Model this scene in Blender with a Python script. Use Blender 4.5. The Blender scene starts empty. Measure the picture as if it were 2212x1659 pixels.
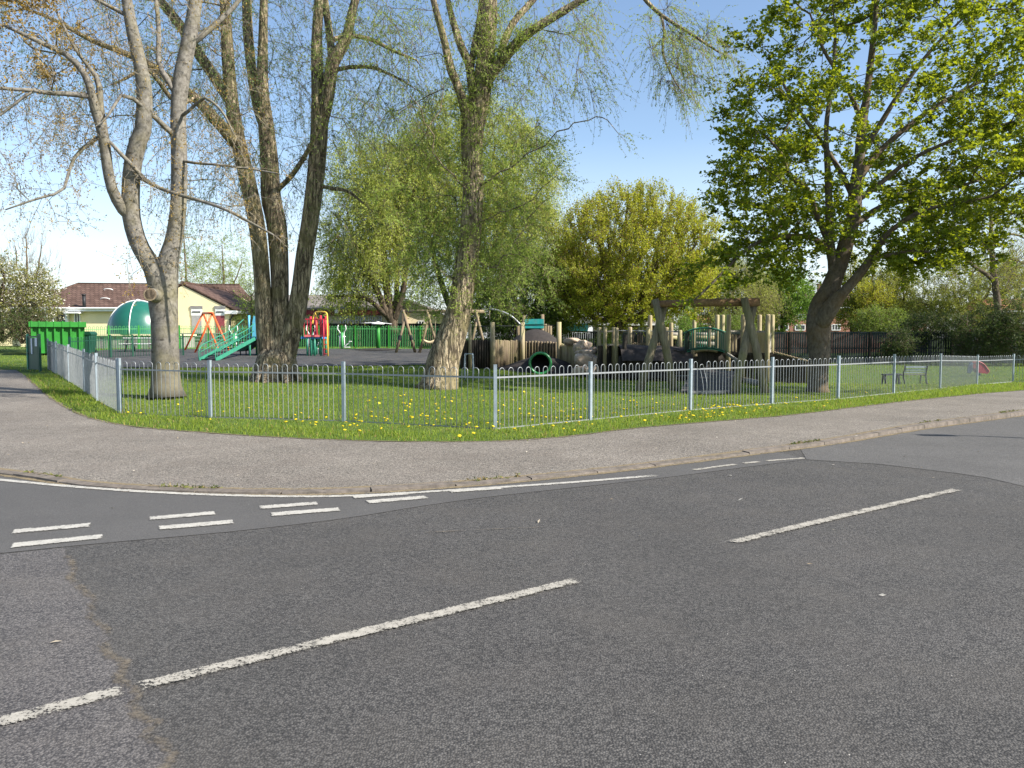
import bpy, bmesh, math, random
import numpy as np
from mathutils import Vector, noise
from mathutils.geometry import delaunay_2d_cdt

# ------------------------------------------------------------------ scene basics
C = bpy.context.scene.collection
SC = bpy.context.scene
rnd = random.Random(7)
F, CX, CY = 1685.0, 1106.0, 829.5          # survey units of the photograph (2212 x 1659)
EYE = 1.6
PITCH = math.atan((CY - 729.0) / F)
SUN_EL = math.radians(38)
SUN_AZ = np.array([0.93, -0.37]); SUN_AZ /= np.linalg.norm(SUN_AZ)


def sstep(a, b, x):
    t = np.clip((np.asarray(x, float) - a) / (b - a), 0, 1)
    return t * t * (3 - 2 * t)


def hgt(x, y):
    """height of the lawn, paths and play ground above the road junction"""
    x = np.asarray(x, float); y = np.asarray(y, float)
    L = 1 - sstep(-4, 5, x)
    r = 0.95 * sstep(0, 1, (y - 12.0) / 38.0) * 0.35 + 0.65 * np.clip(0.031 * (y - 14), 0, 0.95)
    return L * r - 0.5 * np.exp(-((x - 15) ** 2 + (y - 36) ** 2) / 50.0)


def roadz(x, y):
    return hgt(x, y) - 0.015 - 0.06 * sstep(1.5, 9, x)


def at(u, v, Y):
    a = (u - CX) / F; b = (CY - v) / F
    dy = math.cos(PITCH) + math.sin(PITCH) * b
    dz = -math.sin(PITCH) + math.cos(PITCH) * b
    t = Y / dy
    return np.array([a * t, Y, EYE + dz * t])


def gnd(u, v, fn=hgt):
    lo, hi = 1.0, 90.0
    for _ in range(50):
        m = (lo + hi) / 2
        p = at(u, v, m)
        if p[2] > float(fn(p[0], p[1])): lo = m
        else: hi = m
    p = at(u, v, lo); p[2] = float(fn(p[0], p[1]))
    return p


def G(x, y, dz=0.0):
    return np.array([x, y, float(hgt(x, y)) + dz])


# ------------------------------------------------------------------ mesh helper
class MB:
    def __init__(s):
        s.V = []; s.Fc = []; s.M = []; s.n = 0; s.UV = None

    def add(s, V, Fa, m=0):
        V = np.asarray(V, np.float32).reshape(-1, 3); Fa = np.asarray(Fa, np.int64)
        s.V.append(V); s.Fc.append(Fa + s.n); s.M.append(np.full(len(Fa), m, np.int32)); s.n += len(V)

    def box(s, c, size, rot=0.0, m=0):
        x, y, z = np.array(size) / 2
        V = np.array([[-x, -y, -z], [x, -y, -z], [x, y, -z], [-x, y, -z], [-x, -y, z], [x, -y, z], [x, y, z], [-x, y, z]])
        if rot:
            cr, sr = math.cos(rot), math.sin(rot)
            V = V @ np.array([[cr, sr, 0], [-sr, cr, 0], [0, 0, 1]])
        s.add(V + np.array(c), [[0, 3, 2, 1], [4, 5, 6, 7], [0, 1, 5, 4], [1, 2, 6, 5], [2, 3, 7, 6], [3, 0, 4, 7]], m)

    def bar(s, a, b, w, h=None, m=0):
        """box beam from a to b, w wide (horizontal), h high"""
        h = h or w
        a = np.array(a, float); b = np.array(b, float); t = b - a; t /= np.linalg.norm(t) + 1e-9
        up = np.array([0, 0, 1.0]) if abs(t[2]) < 0.95 else np.array([0, 1.0, 0])
        sd = np.cross(t, up); sd /= np.linalg.norm(sd); up = np.cross(sd, t)
        o = [(-w / 2, -h / 2), (w / 2, -h / 2), (w / 2, h / 2), (-w / 2, h / 2)]
        V = [a + sd * p + up * q for p, q in o] + [b + sd * p + up * q for p, q in o]
        s.add(V, [[0, 1, 2, 3], [7, 6, 5, 4], [0, 4, 5, 1], [1, 5, 6, 2], [2, 6, 7, 3], [3, 7, 4, 0]], m)

    def tube(s, P, R, n=8, cap=True, m=0):
        P = np.asarray(P, float); k = len(P)
        R = np.full(k, R, float) if np.isscalar(R) else np.asarray(R, float)
        T = np.gradient(P, axis=0); T /= np.linalg.norm(T, axis=1)[:, None] + 1e-9
        ref = np.array([0, 0, 1.0]) if abs(T[0][2]) < 0.9 else np.array([1.0, 0, 0])
        N = np.cross(T[0], ref); N /= np.linalg.norm(N)
        ang = np.arange(n) * 2 * math.pi / n
        ca, sa = np.cos(ang)[:, None], np.sin(ang)[:, None]
        V = np.empty((k, n, 3))
        for i in range(k):
            N = N - T[i] * np.dot(N, T[i]); N /= np.linalg.norm(N) + 1e-9
            B = np.cross(T[i], N)
            V[i] = P[i] + R[i] * (ca * N + sa * B)
        i = np.arange(k - 1)[:, None] * n; j = np.arange(n)[None, :]; j2 = (j + 1) % n
        Fa = np.stack([i + j, i + j2, i + n + j2, i + n + j], -1).reshape(-1, 4)
        b0 = s.n
        s.add(V.reshape(-1, 3), Fa, m)
        if cap:
            for r, e in ((0, P[0]), (k - 1, P[-1])):
                ring = np.arange(n) + r * n
                nx = np.roll(ring, -1)
                s.V.append(np.array([e], np.float32)); c = s.n; s.n += 1
                tri = np.stack([np.full(n, c), ring + b0, nx + b0], -1) if r else np.stack([np.full(n, c), nx + b0, ring + b0], -1)
                s.Fc.append(tri); s.M.append(np.full(n, m, np.int32))

    def cyl(s, a, b, r, r2=None, n=10, m=0):
        s.tube([a, b], [r, r if r2 is None else r2], n, True, m)

    def lathe(s, c, prof, n=16, m=0, axis=2):
        """prof: list of (radius, height)"""
        k = len(prof); ang = np.arange(n) * 2 * math.pi / n
        V = np.array([[(r * math.cos(a), r * math.sin(a), z) for a in ang] for r, z in prof]).reshape(-1, 3)
        if axis == 1: V = V[:, [0, 2, 1]]
        i = np.arange(k - 1)[:, None] * n; j = np.arange(n)[None, :]; j2 = (j + 1) % n
        s.add(V + np.array(c), np.stack([i + j, i + j2, i + n + j2, i + n + j], -1).reshape(-1, 4), m)

    def poly(s, pts, m=0):
        pts = np.asarray(pts, float); s.add(pts, [list(range(len(pts)))], m)

    def prism(s, pts, d, m=0):
        """closed solid: polygon pts extruded by vector d"""
        pts = np.asarray(pts, float); n = len(pts); d = np.asarray(d, float)
        V = np.vstack([pts, pts + d])
        s.add(V, [list(range(n))[::-1]], m); b = s.n - 2 * n
        s.Fc.append(np.array([[b + n + i for i in range(n)]])); s.M.append(np.array([m], np.int32))
        s.Fc.append(np.array([[b + i, b + (i + 1) % n, b + n + (i + 1) % n, b + n + i] for i in range(n)])); s.M.append(np.full(n, m, np.int32))

    def build(s, name, mats, parent=None, smooth=False):
        me = bpy.data.meshes.new(name)
        V = np.concatenate(s.V) if s.V else np.zeros((0, 3), np.float32)
        off = np.zeros(3, np.float32)
        if parent is not None and parent in ORIGIN: off = ORIGIN[parent]
        V = (V - off).astype(np.float32)
        me.vertices.add(len(V)); me.vertices.foreach_set('co', V.ravel())
        loops = np.concatenate([f.ravel() for f in s.Fc]).astype(np.int32)
        tot = np.concatenate([np.full(len(f), f.shape[1], np.int32) for f in s.Fc])
        st = np.concatenate([[0], np.cumsum(tot)[:-1]]).astype(np.int32)
        me.loops.add(len(loops)); me.loops.foreach_set('vertex_index', loops)
        me.polygons.add(len(tot)); me.polygons.foreach_set('loop_start', st); me.polygons.foreach_set('loop_total', tot)
        me.polygons.foreach_set('material_index', np.concatenate(s.M))
        me.polygons.foreach_set('use_smooth', np.full(len(tot), smooth, bool))
        if not isinstance(mats, (list, tuple)): mats = [mats]
        for q in mats: me.materials.append(q)
        if s.UV is not None:
            uv = me.uv_layers.new(name='UVMap'); U = np.concatenate(s.UV)[loops]
            uv.data.foreach_set('uv', U.astype(np.float32).ravel())
        me.update(); me.validate()
        o = bpy.data.objects.new(name, me); C.objects.link(o)
        if parent is not None: o.parent = parent; ORIGIN[o] = off
        return o


ORIGIN = {}


def tag(o, label=None, cat=None, group=None, kind=None):
    if label: o['label'] = label
    if cat: o['category'] = cat
    if group: o['group'] = group
    if kind: o['kind'] = kind
    return o


def thing(name, loc, label, cat, group=None):
    o = bpy.data.objects.new(name, None); C.objects.link(o)
    o.location = tuple(float(q) for q in loc); o.empty_display_size = 0.2
    ORIGIN[o] = np.array(loc, np.float32)
    return tag(o, label, cat, group)


def copy_tree(o, parent=None):
    c = o.copy(); C.objects.link(c)
    if parent is not None: c.parent = parent
    for ch in list(o.children): copy_tree(ch, c)
    return c


# ------------------------------------------------------------------ materials
class NT:
    def __init__(s, name):
        s.m = bpy.data.materials.new(name); s.m.use_nodes = True
        s.t = s.m.node_tree; s.t.nodes.clear()
        s.out = s.t.nodes.new('ShaderNodeOutputMaterial')

    def n(s, typ, ins=None, **kw):
        nd = s.t.nodes.new('ShaderNode' + typ)
        for k, v in kw.items(): setattr(nd, k, v)
        for k, v in (ins or {}).items():
            i = nd.inputs[k]
            if isinstance(v, bpy.types.NodeSocket): s.t.links.new(v, i)
            else: i.default_value = v
        return nd

    def link(s, a, b): s.t.links.new(a, b)

    def coord(s, scale=(1, 1, 1), kind='Object'):
        tc = s.n('TexCoord')
        return s.n('Mapping', {'Vector': tc.outputs[kind], 'Scale': scale}).outputs[0]

    def noise(s, vec, scale, detail=4, rough=0.55):
        return s.n('TexNoise', {'Vector': vec, 'Scale': scale, 'Detail': detail, 'Roughness': rough}).outputs[0]

    def ramp(s, fac, stops):
        r = s.n('ValToRGB', {'Fac': fac}); cr = r.color_ramp
        while len(cr.elements) < len(stops): cr.elements.new(0.5)
        for e, (p, c) in zip(cr.elements, stops):
            e.position = p; e.color = (*c, 1) if len(c) == 3 else c
        return r.outputs[0]

    def math(s, op, a, b=0.0, clamp=False):
        return s.n('Math', {0: a, 1: b}, operation=op, use_clamp=clamp).outputs[0]

    def mix(s, fac, a, b, mode='MIX'):
        nd = s.n('Mix', data_type='RGBA', blend_type=mode)
        for idx, v in ((0, fac), (6, a), (7, b)):
            i = nd.inputs[idx]
            if isinstance(v, bpy.types.NodeSocket): s.t.links.new(v, i)
            elif idx == 0: i.default_value = v
            else: i.default_value = (*v, 1) if len(v) == 3 else v
        return nd.outputs[2]

    def bump(s, h, strength=0.5, dist=0.02):
        return s.n('Bump', {'Height': h, 'Strength': strength, 'Distance': dist}).outputs[0]

    def finish(s, col, rough=0.8, normal=None, metal=0.0, spec=0.3, alpha=None):
        ins = {'Base Color': col if isinstance(col, bpy.types.NodeSocket) else (*col, 1), 'Roughness': rough, 'Metallic': metal, 'Specular IOR Level': spec}
        if normal is not None: ins['Normal'] = normal
        if alpha is not None: ins['Alpha'] = alpha
        b = s.n('BsdfPrincipled', ins)
        s.link(b.outputs[0], s.out.inputs[0])
        return s.m


def m_plain(name, col, rough=0.6, var=0.25, scale=6, metal=0.0, spec=0.3, bump=0.0, dirt=None):
    t = NT(name); v = t.coord()
    nz = t.noise(v, scale, 5, 0.6)
    c1 = tuple(q * (1 - var) for q in col); c2 = tuple(min(1, q * (1 + var)) for q in col)
    c = t.ramp(nz, [(0.3, c1), (0.7, c2)])
    if dirt:
        n2 = t.noise(v, scale * 0.35, 6, 0.7)
        c = t.mix(t.ramp(n2, [(0.5, (0, 0, 0)), (0.72, (0.6, 0.6, 0.6))]), c, dirt)
    nm = t.bump(t.noise(v, scale * 6, 3), bump, 0.01) if bump else None
    return t.finish(c, rough, nm, metal, spec)


def m_asphalt(name, dark, light, chip=85, contrast=1.0, bump=0.5, tint=None, big=0.35):
    t = NT(name); v = t.coord()
    vo = t.n('TexVoronoi', {'Vector': v, 'Scale': chip, 'Randomness': 1.0})
    fine = t.noise(v, chip * 1.7, 3, 0.7)
    cell = t.n('SeparateColor', {0: vo.outputs['Color']}).outputs[0]
    k = t.math('ADD', t.math('MULTIPLY', cell, 0.6 * contrast), t.math('MULTIPLY', fine, 0.4))
    k = t.math('SUBTRACT', k, t.math('MULTIPLY', t.math('GREATER_THAN', vo.outputs['Distance'], 0.55), 0.25))
    c = t.ramp(k, [(0.12, dark), (0.8, light)])
    b1 = t.noise(v, 0.55, 5, 0.6); b2 = t.noise(v, 3.3, 4, 0.6)
    f = t.math('ADD', t.math('MULTIPLY', b1, 0.7), t.math('MULTIPLY', b2, 0.3))
    mod = t.ramp(f, [(0.3, (1 - big,) * 3), (0.7, (1 + big,) * 3)])
    c = t.mix(1.0, c, mod, 'MULTIPLY')
    if tint:
        c = t.mix(t.ramp(t.noise(v, 1.3, 6, 0.65), [(0.46, (0, 0, 0)), (0.8, (0.5,) * 3)]), c, tint)
    # scattered pale grit
    v3 = t.n('TexVoronoi', {'Vector': v, 'Scale': 17.0})
    g = t.math('LESS_THAN', v3.outputs['Distance'], 0.055)
    sel = t.math('GREATER_THAN', t.n('SeparateColor', {0: v3.outputs['Color']}).outputs[1], 0.86)
    c = t.mix(t.math('MULTIPLY', g, sel), c, (0.42, 0.40, 0.36))
    nm = t.bump(t.math('ADD', t.math('MULTIPLY', vo.outputs['Distance'], -1.0), t.math('MULTIPLY', fine, 0.5)), bump, 0.008)
    return t.finish(c, 0.85, nm, 0, 0.25)


def m_paint_line(name, col, wear):
    t = NT(name); v = t.coord()
    uv = t.n('SeparateXYZ', {0: t.n('UVMap').outputs[0]}).outputs
    edge = t.math('ABSOLUTE', uv[1])                       # 0 middle .. 1 edge
    endd = t.math('ABSOLUTE', uv[0])                       # 1 at either end
    fine = t.noise(v, 70, 5, 0.8); mid = t.noise(v, 13, 4, 0.7); big = t.noise(v, 1.7, 3, 0.6)
    e = t.math('MAXIMUM', t.math('POWER', edge, 4), t.math('POWER', endd, 30))
    s1 = t.math('ADD', t.math('MULTIPLY', fine, 0.72), t.math('MULTIPLY', mid, 0.28))
    thr = t.math('ADD', t.math('MULTIPLY', e, 0.16), t.math('ADD', wear - 0.08, t.math('MULTIPLY', big, 0.14)))
    a = t.math('GREATER_THAN', s1, thr)
    c = t.ramp(mid, [(0.3, tuple(q * 0.72 for q in col)), (0.7, col)])
    return t.finish(c, 0.7, t.bump(fine, 0.3, 0.004), 0, 0.3, a)


def m_debris(name, col, thr=0.5, soft=True):
    t = NT(name); v = t.coord()
    uv = t.n('SeparateXYZ', {0: t.n('UVMap').outputs[0]}).outputs
    e = t.math('POWER', t.math('ABSOLUTE', uv[1]), 2)
    s1 = t.math('ADD', t.math('MULTIPLY', t.noise(v, 38, 4, 0.8), 0.5), t.math('MULTIPLY', t.noise(v, 4.5, 5, 0.7), 0.5))
    a = t.math('MULTIPLY', t.math('MULTIPLY', t.math('SUBTRACT', s1, t.math('ADD', thr - 0.13, t.math('MULTIPLY', e, 0.26))), 7.0, True), 0.8)
    c = t.ramp(t.noise(v, 24, 4, 0.7), [(0.3, tuple(q * 0.55 for q in col)), (0.7, tuple(q * 1.25 for q in col))])
    return t.finish(c, 0.95, None, 0, 0.1, a)


def m_leaf(name, c1, c2, trans, tfac=0.45, rough=0.55, alt=None):
    t = NT(name)
    ri = t.n('NewGeometry').outputs['Random Per Island']
    v = t.coord()
    k = t.math('ADD', t.math('MULTIPLY', ri, 0.6), t.math('MULTIPLY', t.noise(v, 0.7, 3), 0.4))
    c = t.ramp(k, [(0.25, c1), (0.8, c2)])
    tr = t.ramp(k, [(0.25, tuple(q * 0.7 for q in trans)), (0.8, trans)])
    if alt:
        s = t.math('GREATER_THAN', t.math('FRACT', t.math('MULTIPLY', ri, 17.31)), 1 - alt[1])
        c = t.mix(s, c, alt[0]); tr = t.mix(s, tr, alt[0])
    p = t.n('BsdfPrincipled', {'Base Color': c, 'Roughness': rough, 'Specular IOR Level': 0.25})
    q = t.n('BsdfTranslucent', {'Color': tr})
    x = t.n('MixShader', {0: tfac, 1: p.outputs[0], 2: q.outputs[0]})
    t.link(x.outputs[0], t.out.inputs[0])
    return t.m


def m_bark(name, dark, light, scale=7, stretch=0.22, bump=0.8, dist=0.05, moss=None, bands=False, furrow=0.0):
    t = NT(name); v = t.coord((1, 1, stretch)); w = t.coord()
    n1 = t.noise(v, scale * 1.6, 8, 0.7); n2 = t.noise(w, 1.3, 5, 0.65); n3 = t.noise(w, 5.5, 5, 0.7)
    k = t.math('ADD', t.math('MULTIPLY', n1, 0.65), t.math('MULTIPLY', n3, 0.35))
    if furrow:
        wv = t.mix(0.10, v, t.n('TexNoise', {'Vector': w, 'Scale': 2.5, 'Detail': 3.0}).outputs[1])
        r1 = t.math('ABSOLUTE', t.math('SUBTRACT', t.noise(wv, scale, 3, 0.5), 0.5)); r2 = t.math('ABSOLUTE', t.math('SUBTRACT', t.noise(wv, scale * 2.3, 3, 0.6), 0.5))
        rid = t.math('MINIMUM', t.math('MULTIPLY', r1, 7.0), t.math('ADD', t.math('MULTIPLY', r2, 9.0), 0.12), True)
        k = t.math('ADD', t.math('MULTIPLY', k, 1 - furrow), t.math('MULTIPLY', t.math('MULTIPLY', rid, furrow), t.math('ADD', 0.5, n1)))
    c = t.ramp(k, [(0.22, dark), (0.62, light)] if furrow else [(0.34, dark), (0.62, light)])
    if bands:
        nb = t.noise(t.coord((1, 1, 10)), 1.5, 6, 0.75)
        c = t.mix(t.ramp(nb, [(0.55, (0, 0, 0)), (0.68, (0.65,) * 3)]), c, tuple(q * 1.1 for q in dark))
        vd = t.n('TexVoronoi', {'Vector': t.coord((1, 1, 1.8)), 'Scale': 2.3})
        c = t.mix(t.ramp(vd.outputs[0], [(0.08, (0.85,) * 3), (0.15, (0, 0, 0))]), c, tuple(q * 0.5 for q in dark))
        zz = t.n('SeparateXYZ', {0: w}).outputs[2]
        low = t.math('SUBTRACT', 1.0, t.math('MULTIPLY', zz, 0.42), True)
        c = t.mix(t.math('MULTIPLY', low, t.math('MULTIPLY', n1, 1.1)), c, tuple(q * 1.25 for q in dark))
    if moss:
        c = t.mix(t.ramp(n2, [(0.46, (0, 0, 0)), (0.7, (0.7,) * 3)]), c, moss)
    return t.finish(c, 0.9, t.bump(k, bump, dist), 0, 0.15)


def m_wood(name, dark, light, scale=5, stretch=0.08, bump=0.3, green=None):
    t = NT(name); v = t.coord((1, 1, stretch))
    n1 = t.noise(v, scale * 4, 6, 0.65); n2 = t.noise(t.coord(), 1.9, 4, 0.6)
    c = t.ramp(n1, [(0.3, dark), (0.7, light)])
    if green: c = t.mix(t.ramp(n2, [(0.42, (0, 0, 0)), (0.7, (0.6,) * 3)]), c, green)
    return t.finish(c, 0.85, t.bump(n1, bump, 0.01), 0, 0.2)


def m_brick(name, c1, c2, mortar, scale=1.0, w=0.225, h=0.075, rot=None):
    t = NT(name)
    tc = t.n('TexCoord').outputs['Object']
    xyz = t.n('SeparateXYZ', {0: tc}).outputs
    v = t.n('CombineXYZ', {0: t.math('ADD', xyz[0], xyz[1]), 1: xyz[2], 2: 0.0}).outputs[0]
    b = t.n('TexBrick', {'Vector': v, 'Color1': (*c1, 1), 'Color2': (*c2, 1), 'Mortar': (*mortar, 1), 'Scale': 1.0, 'Mortar Size': h * 0.14, 'Brick Width': w, 'Row Height': h})
    c = t.mix(0.5, b.outputs[0], t.ramp(t.noise(tc, 1.4, 5, 0.6), [(0.3, (0.6,) * 3), (0.7, (1.3,) * 3)]), 'MULTIPLY')
    return t.finish(c, 0.9, t.bump(b.outputs[1], -0.3, 0.01), 0, 0.15)


def m_rooftile(name, c1, c2):
    t = NT(name); tc = t.n('TexCoord').outputs['Object']
    xyz = t.n('SeparateXYZ', {0: tc}).outputs
    row = t.math('FRACT', t.math('MULTIPLY', xyz[2], 6.2))
    v = t.n('CombineXYZ', {0: t.math('ADD', xyz[0], t.math('MULTIPLY', xyz[1], 1.0)), 1: t.math('MULTIPLY', xyz[2], 2.2), 2: 0.0}).outputs[0]
    b = t.n('TexBrick', {'Vector': v, 'Color1': (*c1, 1), 'Color2': (*c2, 1), 'Mortar': (*[q * 0.35 for q in c1], 1), 'Scale': 1.0, 'Mortar Size': 0.02, 'Brick Width': 0.33, 'Row Height': 0.36})
    c = t.mix(0.6, b.outputs[0], t.ramp(t.noise(tc, 2.2, 6, 0.7), [(0.3, (0.6,) * 3), (0.7, (1.4,) * 3)]), 'MULTIPLY')
    return t.finish(c, 0.85, t.bump(row, 0.5, 0.03), 0, 0.2)


def m_glass(name, col=(0.02, 0.025, 0.03)):
    t = NT(name)
    return t.finish(t.ramp(t.noise(t.coord(), 1.2, 3), [(0.3, col), (0.7, tuple(q * 2.2 for q in col))]), 0.08, None, 0, 0.6)

# ------------------------------------------------------------------ palette
M = {}
M['road'] = m_asphalt('asphalt_coarse', (0.030, 0.0292, 0.0288), (0.128, 0.121, 0.112), 92, 0.9, 0.65, (0.095, 0.086, 0.076), 0.16)
M['smooth'] = m_asphalt('asphalt_smooth', (0.06152, 0.05978, 0.05854), (0.1346, 0.1281, 0.1193), 170, 0.7, 0.25, None, 0.15)
M['worn'] = m_asphalt('asphalt_worn', (0.042, 0.040, 0.041), (0.175, 0.162, 0.152), 95, 0.85, 0.6, (0.145, 0.13, 0.115), 0.2)
M['far'] = m_asphalt('asphalt_far', (0.064, 0.062, 0.060), (0.15, 0.143, 0.134), 80, 0.8, 0.4, None, 0.15)
M['pave'] = m_asphalt('tarmac_footway', (0.0754, 0.06805, 0.05843), (0.3049, 0.27, 0.2294), 75, 1.0, 0.6, (0.1497, 0.126, 0.105), 0.25)
M['play'] = m_asphalt('play_tarmac', (0.03, 0.03, 0.032), (0.105, 0.105, 0.108), 40, 0.8, 0.3, (0.16, 0.14, 0.12), 0.25)
M['line'] = m_paint_line('road_paint', (0.4488, 0.4287, 0.3811), 0.425)
M['line_worn'] = m_paint_line('road_paint_worn', (0.3808, 0.355, 0.3036), 0.465)
M['debris'] = m_debris('dry_debris', (0.25, 0.20, 0.125), 0.46)
M['crackfill'] = m_debris('crack_silt', (0.17, 0.145, 0.112), 0.565)
M['edge_soil'] = m_debris('straw_edge', (0.22, 0.18, 0.11), 0.52)
M['kerb'] = m_plain('kerb_stone', (0.1447, 0.1223, 0.1016), 0.9, 0.35, 9, bump=0.5, dirt=(0.06156, 0.05618, 0.04205))
M['galv'] = m_plain('galvanised_steel', (0.2928, 0.3074, 0.3148), 0.45, 0.15, 14, 0.45, 0.5)
M['galv_post'] = m_plain('galvanised_post', (0.288, 0.3384, 0.3744), 0.5, 0.15, 9, 0.35, 0.5)
M['green_fence'] = m_plain('green_fence_paint', (0.08, 0.336, 0.104), 0.5, 0.15, 8)
M['bright_green'] = m_plain('bright_green_paint', (0.0306, 0.2142, 0.0306), 0.45, 0.12, 3, dirt=(0.0255, 0.1275, 0.0255))
M['dark_green'] = m_plain('dark_green_paint', (0.012, 0.06, 0.038), 0.5, 0.2, 6)
M['teal'] = m_plain('teal_paint', (0.02, 0.28, 0.27), 0.5, 0.15, 3, dirt=(0.18, 0.30, 0.26))
M['sea_green'] = m_plain('sea_green_paint', (0.0408, 0.2312, 0.1496), 0.45, 0.15, 6)
M['orange'] = m_plain('orange_paint', (0.75, 0.13, 0.035), 0.45, 0.15, 5)
M['red'] = m_plain('red_paint', (0.4675, 0.02975, 0.051), 0.45, 0.15, 5)
M['pink_red'] = m_plain('faded_red_paint', (0.70, 0.16, 0.16), 0.5, 0.15, 5)
M['dull_red'] = m_plain('faded_dark_red', (0.26, 0.025, 0.04), 0.6, 0.25, 8)
M['dull_blue'] = m_plain('faded_dark_blue', (0.03, 0.09, 0.20), 0.6, 0.25, 8)
M['yellow'] = m_plain('yellow_paint', (0.80, 0.52, 0.08), 0.45, 0.1, 5)
M['blue'] = m_plain('blue_paint', (0.05, 0.22, 0.52), 0.45, 0.15, 5)
M['light_blue'] = m_plain('light_blue_paint', (0.12, 0.45, 0.62), 0.45, 0.15, 5)
M['white'] = m_plain('white_paint', (0.80, 0.80, 0.78), 0.5, 0.06, 4)
M['black'] = m_plain('black_metal', (0.018, 0.02, 0.022), 0.5, 0.2, 6)
M['rubber'] = m_plain('dark_rubber', (0.038, 0.032, 0.030), 0.9, 0.35, 5, bump=0.4, dirt=(0.085, 0.075, 0.065))
M['mound'] = m_plain('rubber_mound', (0.036, 0.03075, 0.0285), 0.92, 0.25, 7, bump=0.5, dirt=(0.05625, 0.048, 0.039))
M['log'] = m_wood('weathered_log', (0.12, 0.088, 0.056), (0.34, 0.265, 0.18), 5, 0.08, 0.3, (0.18, 0.17, 0.07))
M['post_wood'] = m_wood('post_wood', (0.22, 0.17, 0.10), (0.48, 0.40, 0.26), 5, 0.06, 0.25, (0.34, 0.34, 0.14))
M['beam'] = m_wood('brown_beam', (0.13, 0.07, 0.035), (0.30, 0.18, 0.10), 4, 1.0, 0.3, (0.17, 0.15, 0.06))
M['grey_wood'] = m_wood('grey_timber', (0.17, 0.15, 0.12), (0.42, 0.39, 0.33), 5, 0.1, 0.3)
M['ramp_wood'] = m_wood('shaded_worn_planks', (0.045, 0.040, 0.036), (0.125, 0.112, 0.10), 5, 0.1, 0.3)  # weathered grey timber, darkened so the colour carries the shade over the ramp
M['dark_wood'] = m_wood('stained_and_shaded_timber', (0.022, 0.019, 0.016), (0.065, 0.056, 0.045), 5, 0.08, 0.3)  # dark timber, also the painted shade of the palisade's left run
M['fence_wood'] = m_wood('dark_fence_boards', (0.014, 0.022, 0.024), (0.040, 0.052, 0.052), 5, 0.08, 0.3)
M['rock'] = m_plain('sandstone_boulder', (0.432, 0.336, 0.252), 0.9, 0.4, 5, bump=0.9, dirt=(0.192, 0.168, 0.12))
M['render_wall'] = m_plain('cream_render', (0.88, 0.75, 0.45), 0.9, 0.06, 1.2, bump=0.1)
M['cream_wall'] = m_plain('pale_render', (0.80, 0.67, 0.45), 0.9, 0.08, 1.5, bump=0.1)
M['plinth'] = m_brick('grey_brick', (0.20, 0.19, 0.18), (0.28, 0.27, 0.25), (0.30, 0.29, 0.28))
M['brick_wall'] = m_brick('brown_brick', (0.22, 0.13, 0.08), (0.30, 0.20, 0.12), (0.30, 0.27, 0.23))
M['red_brick'] = m_brick('red_brick', (0.28, 0.09, 0.055), (0.36, 0.13, 0.075), (0.30, 0.25, 0.21))
M['brown_tile'] = m_rooftile('brown_roof_tiles', (0.095, 0.058, 0.045), (0.15, 0.095, 0.075))
M['grey_tile'] = m_rooftile('grey_roof_tiles', (0.19, 0.165, 0.145), (0.26, 0.235, 0.21))
M['red_tile'] = m_rooftile('red_roof_tiles', (0.34, 0.13, 0.075), (0.44, 0.19, 0.11))
M['pale_roof'] = m_rooftile('pale_roof_sheets', (0.42, 0.37, 0.36), (0.52, 0.46, 0.45))
M['maroon'] = m_plain('maroon_fascia', (0.14, 0.022, 0.026), 0.5, 0.15, 4)
M['glass'] = m_glass('window_glass')
M['shutter'] = m_plain('grey_shutter', (0.38, 0.37, 0.36), 0.6, 0.1, 4)
M['maroon_shutter'] = m_plain('maroon_shutter', (0.32, 0.075, 0.085), 0.55, 0.12, 4)
M['dome'] = m_plain('green_dome_sheet', (0.0136, 0.1148, 0.08075), 0.3, 0.12, 1.5, 0, 0.6, dirt=(0.0425, 0.17, 0.1275))
M['tarp'] = m_plain('blue_tarpaulin', (0.09, 0.36, 0.92), 0.5, 0.12, 3)
M['lamp_white'] = m_plain('white_globe', (0.8, 0.8, 0.8), 0.3, 0.03, 4)
M['notice'] = m_plain('white_notice', (0.62, 0.66, 0.70), 0.5, 0.08, 12)
M['dandelion'] = m_leaf('dandelion_yellow', (0.78, 0.56, 0.01), (0.88, 0.74, 0.05), (0.85, 0.7, 0.03), 0.25)
M['rope'] = m_plain('rope', (0.30, 0.25, 0.17), 0.9, 0.25, 30)
M['tyre'] = m_plain('cream_seat', (0.62, 0.50, 0.30), 0.7, 0.15, 8)


def m_grassground():
    t = NT('lawn_soil'); v = t.coord()
    n1 = t.noise(v, 26, 5, 0.75); n2 = t.noise(v, 0.5, 5, 0.6); n3 = t.noise(v, 2.6, 5, 0.65)
    c = t.ramp(n1, [(0.25, (0.039, 0.065, 0.0156)), (0.55, (0.091, 0.1495, 0.0312)), (0.8, (0.195, 0.2535, 0.065))])
    c = t.mix(t.ramp(n3, [(0.42, (0, 0, 0)), (0.75, (0.55,) * 3)]), c, (0.1365, 0.1755, 0.0455))
    c = t.mix(t.ramp(n2, [(0.50, (0, 0, 0)), (0.8, (0.5,) * 3)]), c, (0.169, 0.1625, 0.065))
    return t.finish(c, 0.95, t.bump(n1, 0.8, 0.05), 0, 0.1)


M['lawn'] = m_grassground()
M['blade'] = m_leaf('grass_blade', (0.09873, 0.1588, 0.0191), (0.2872, 0.3553, 0.04776), (0.359, 0.4687, 0.04776), 0.45, 0.6, ((0.4308, 0.3024, 0.1228), 0.05))
M['weed'] = m_leaf('kerb_weed', (0.07, 0.10, 0.02), (0.17, 0.17, 0.05), (0.15, 0.2, 0.04), 0.3, 0.7, ((0.30, 0.22, 0.1), 0.25))


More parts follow.
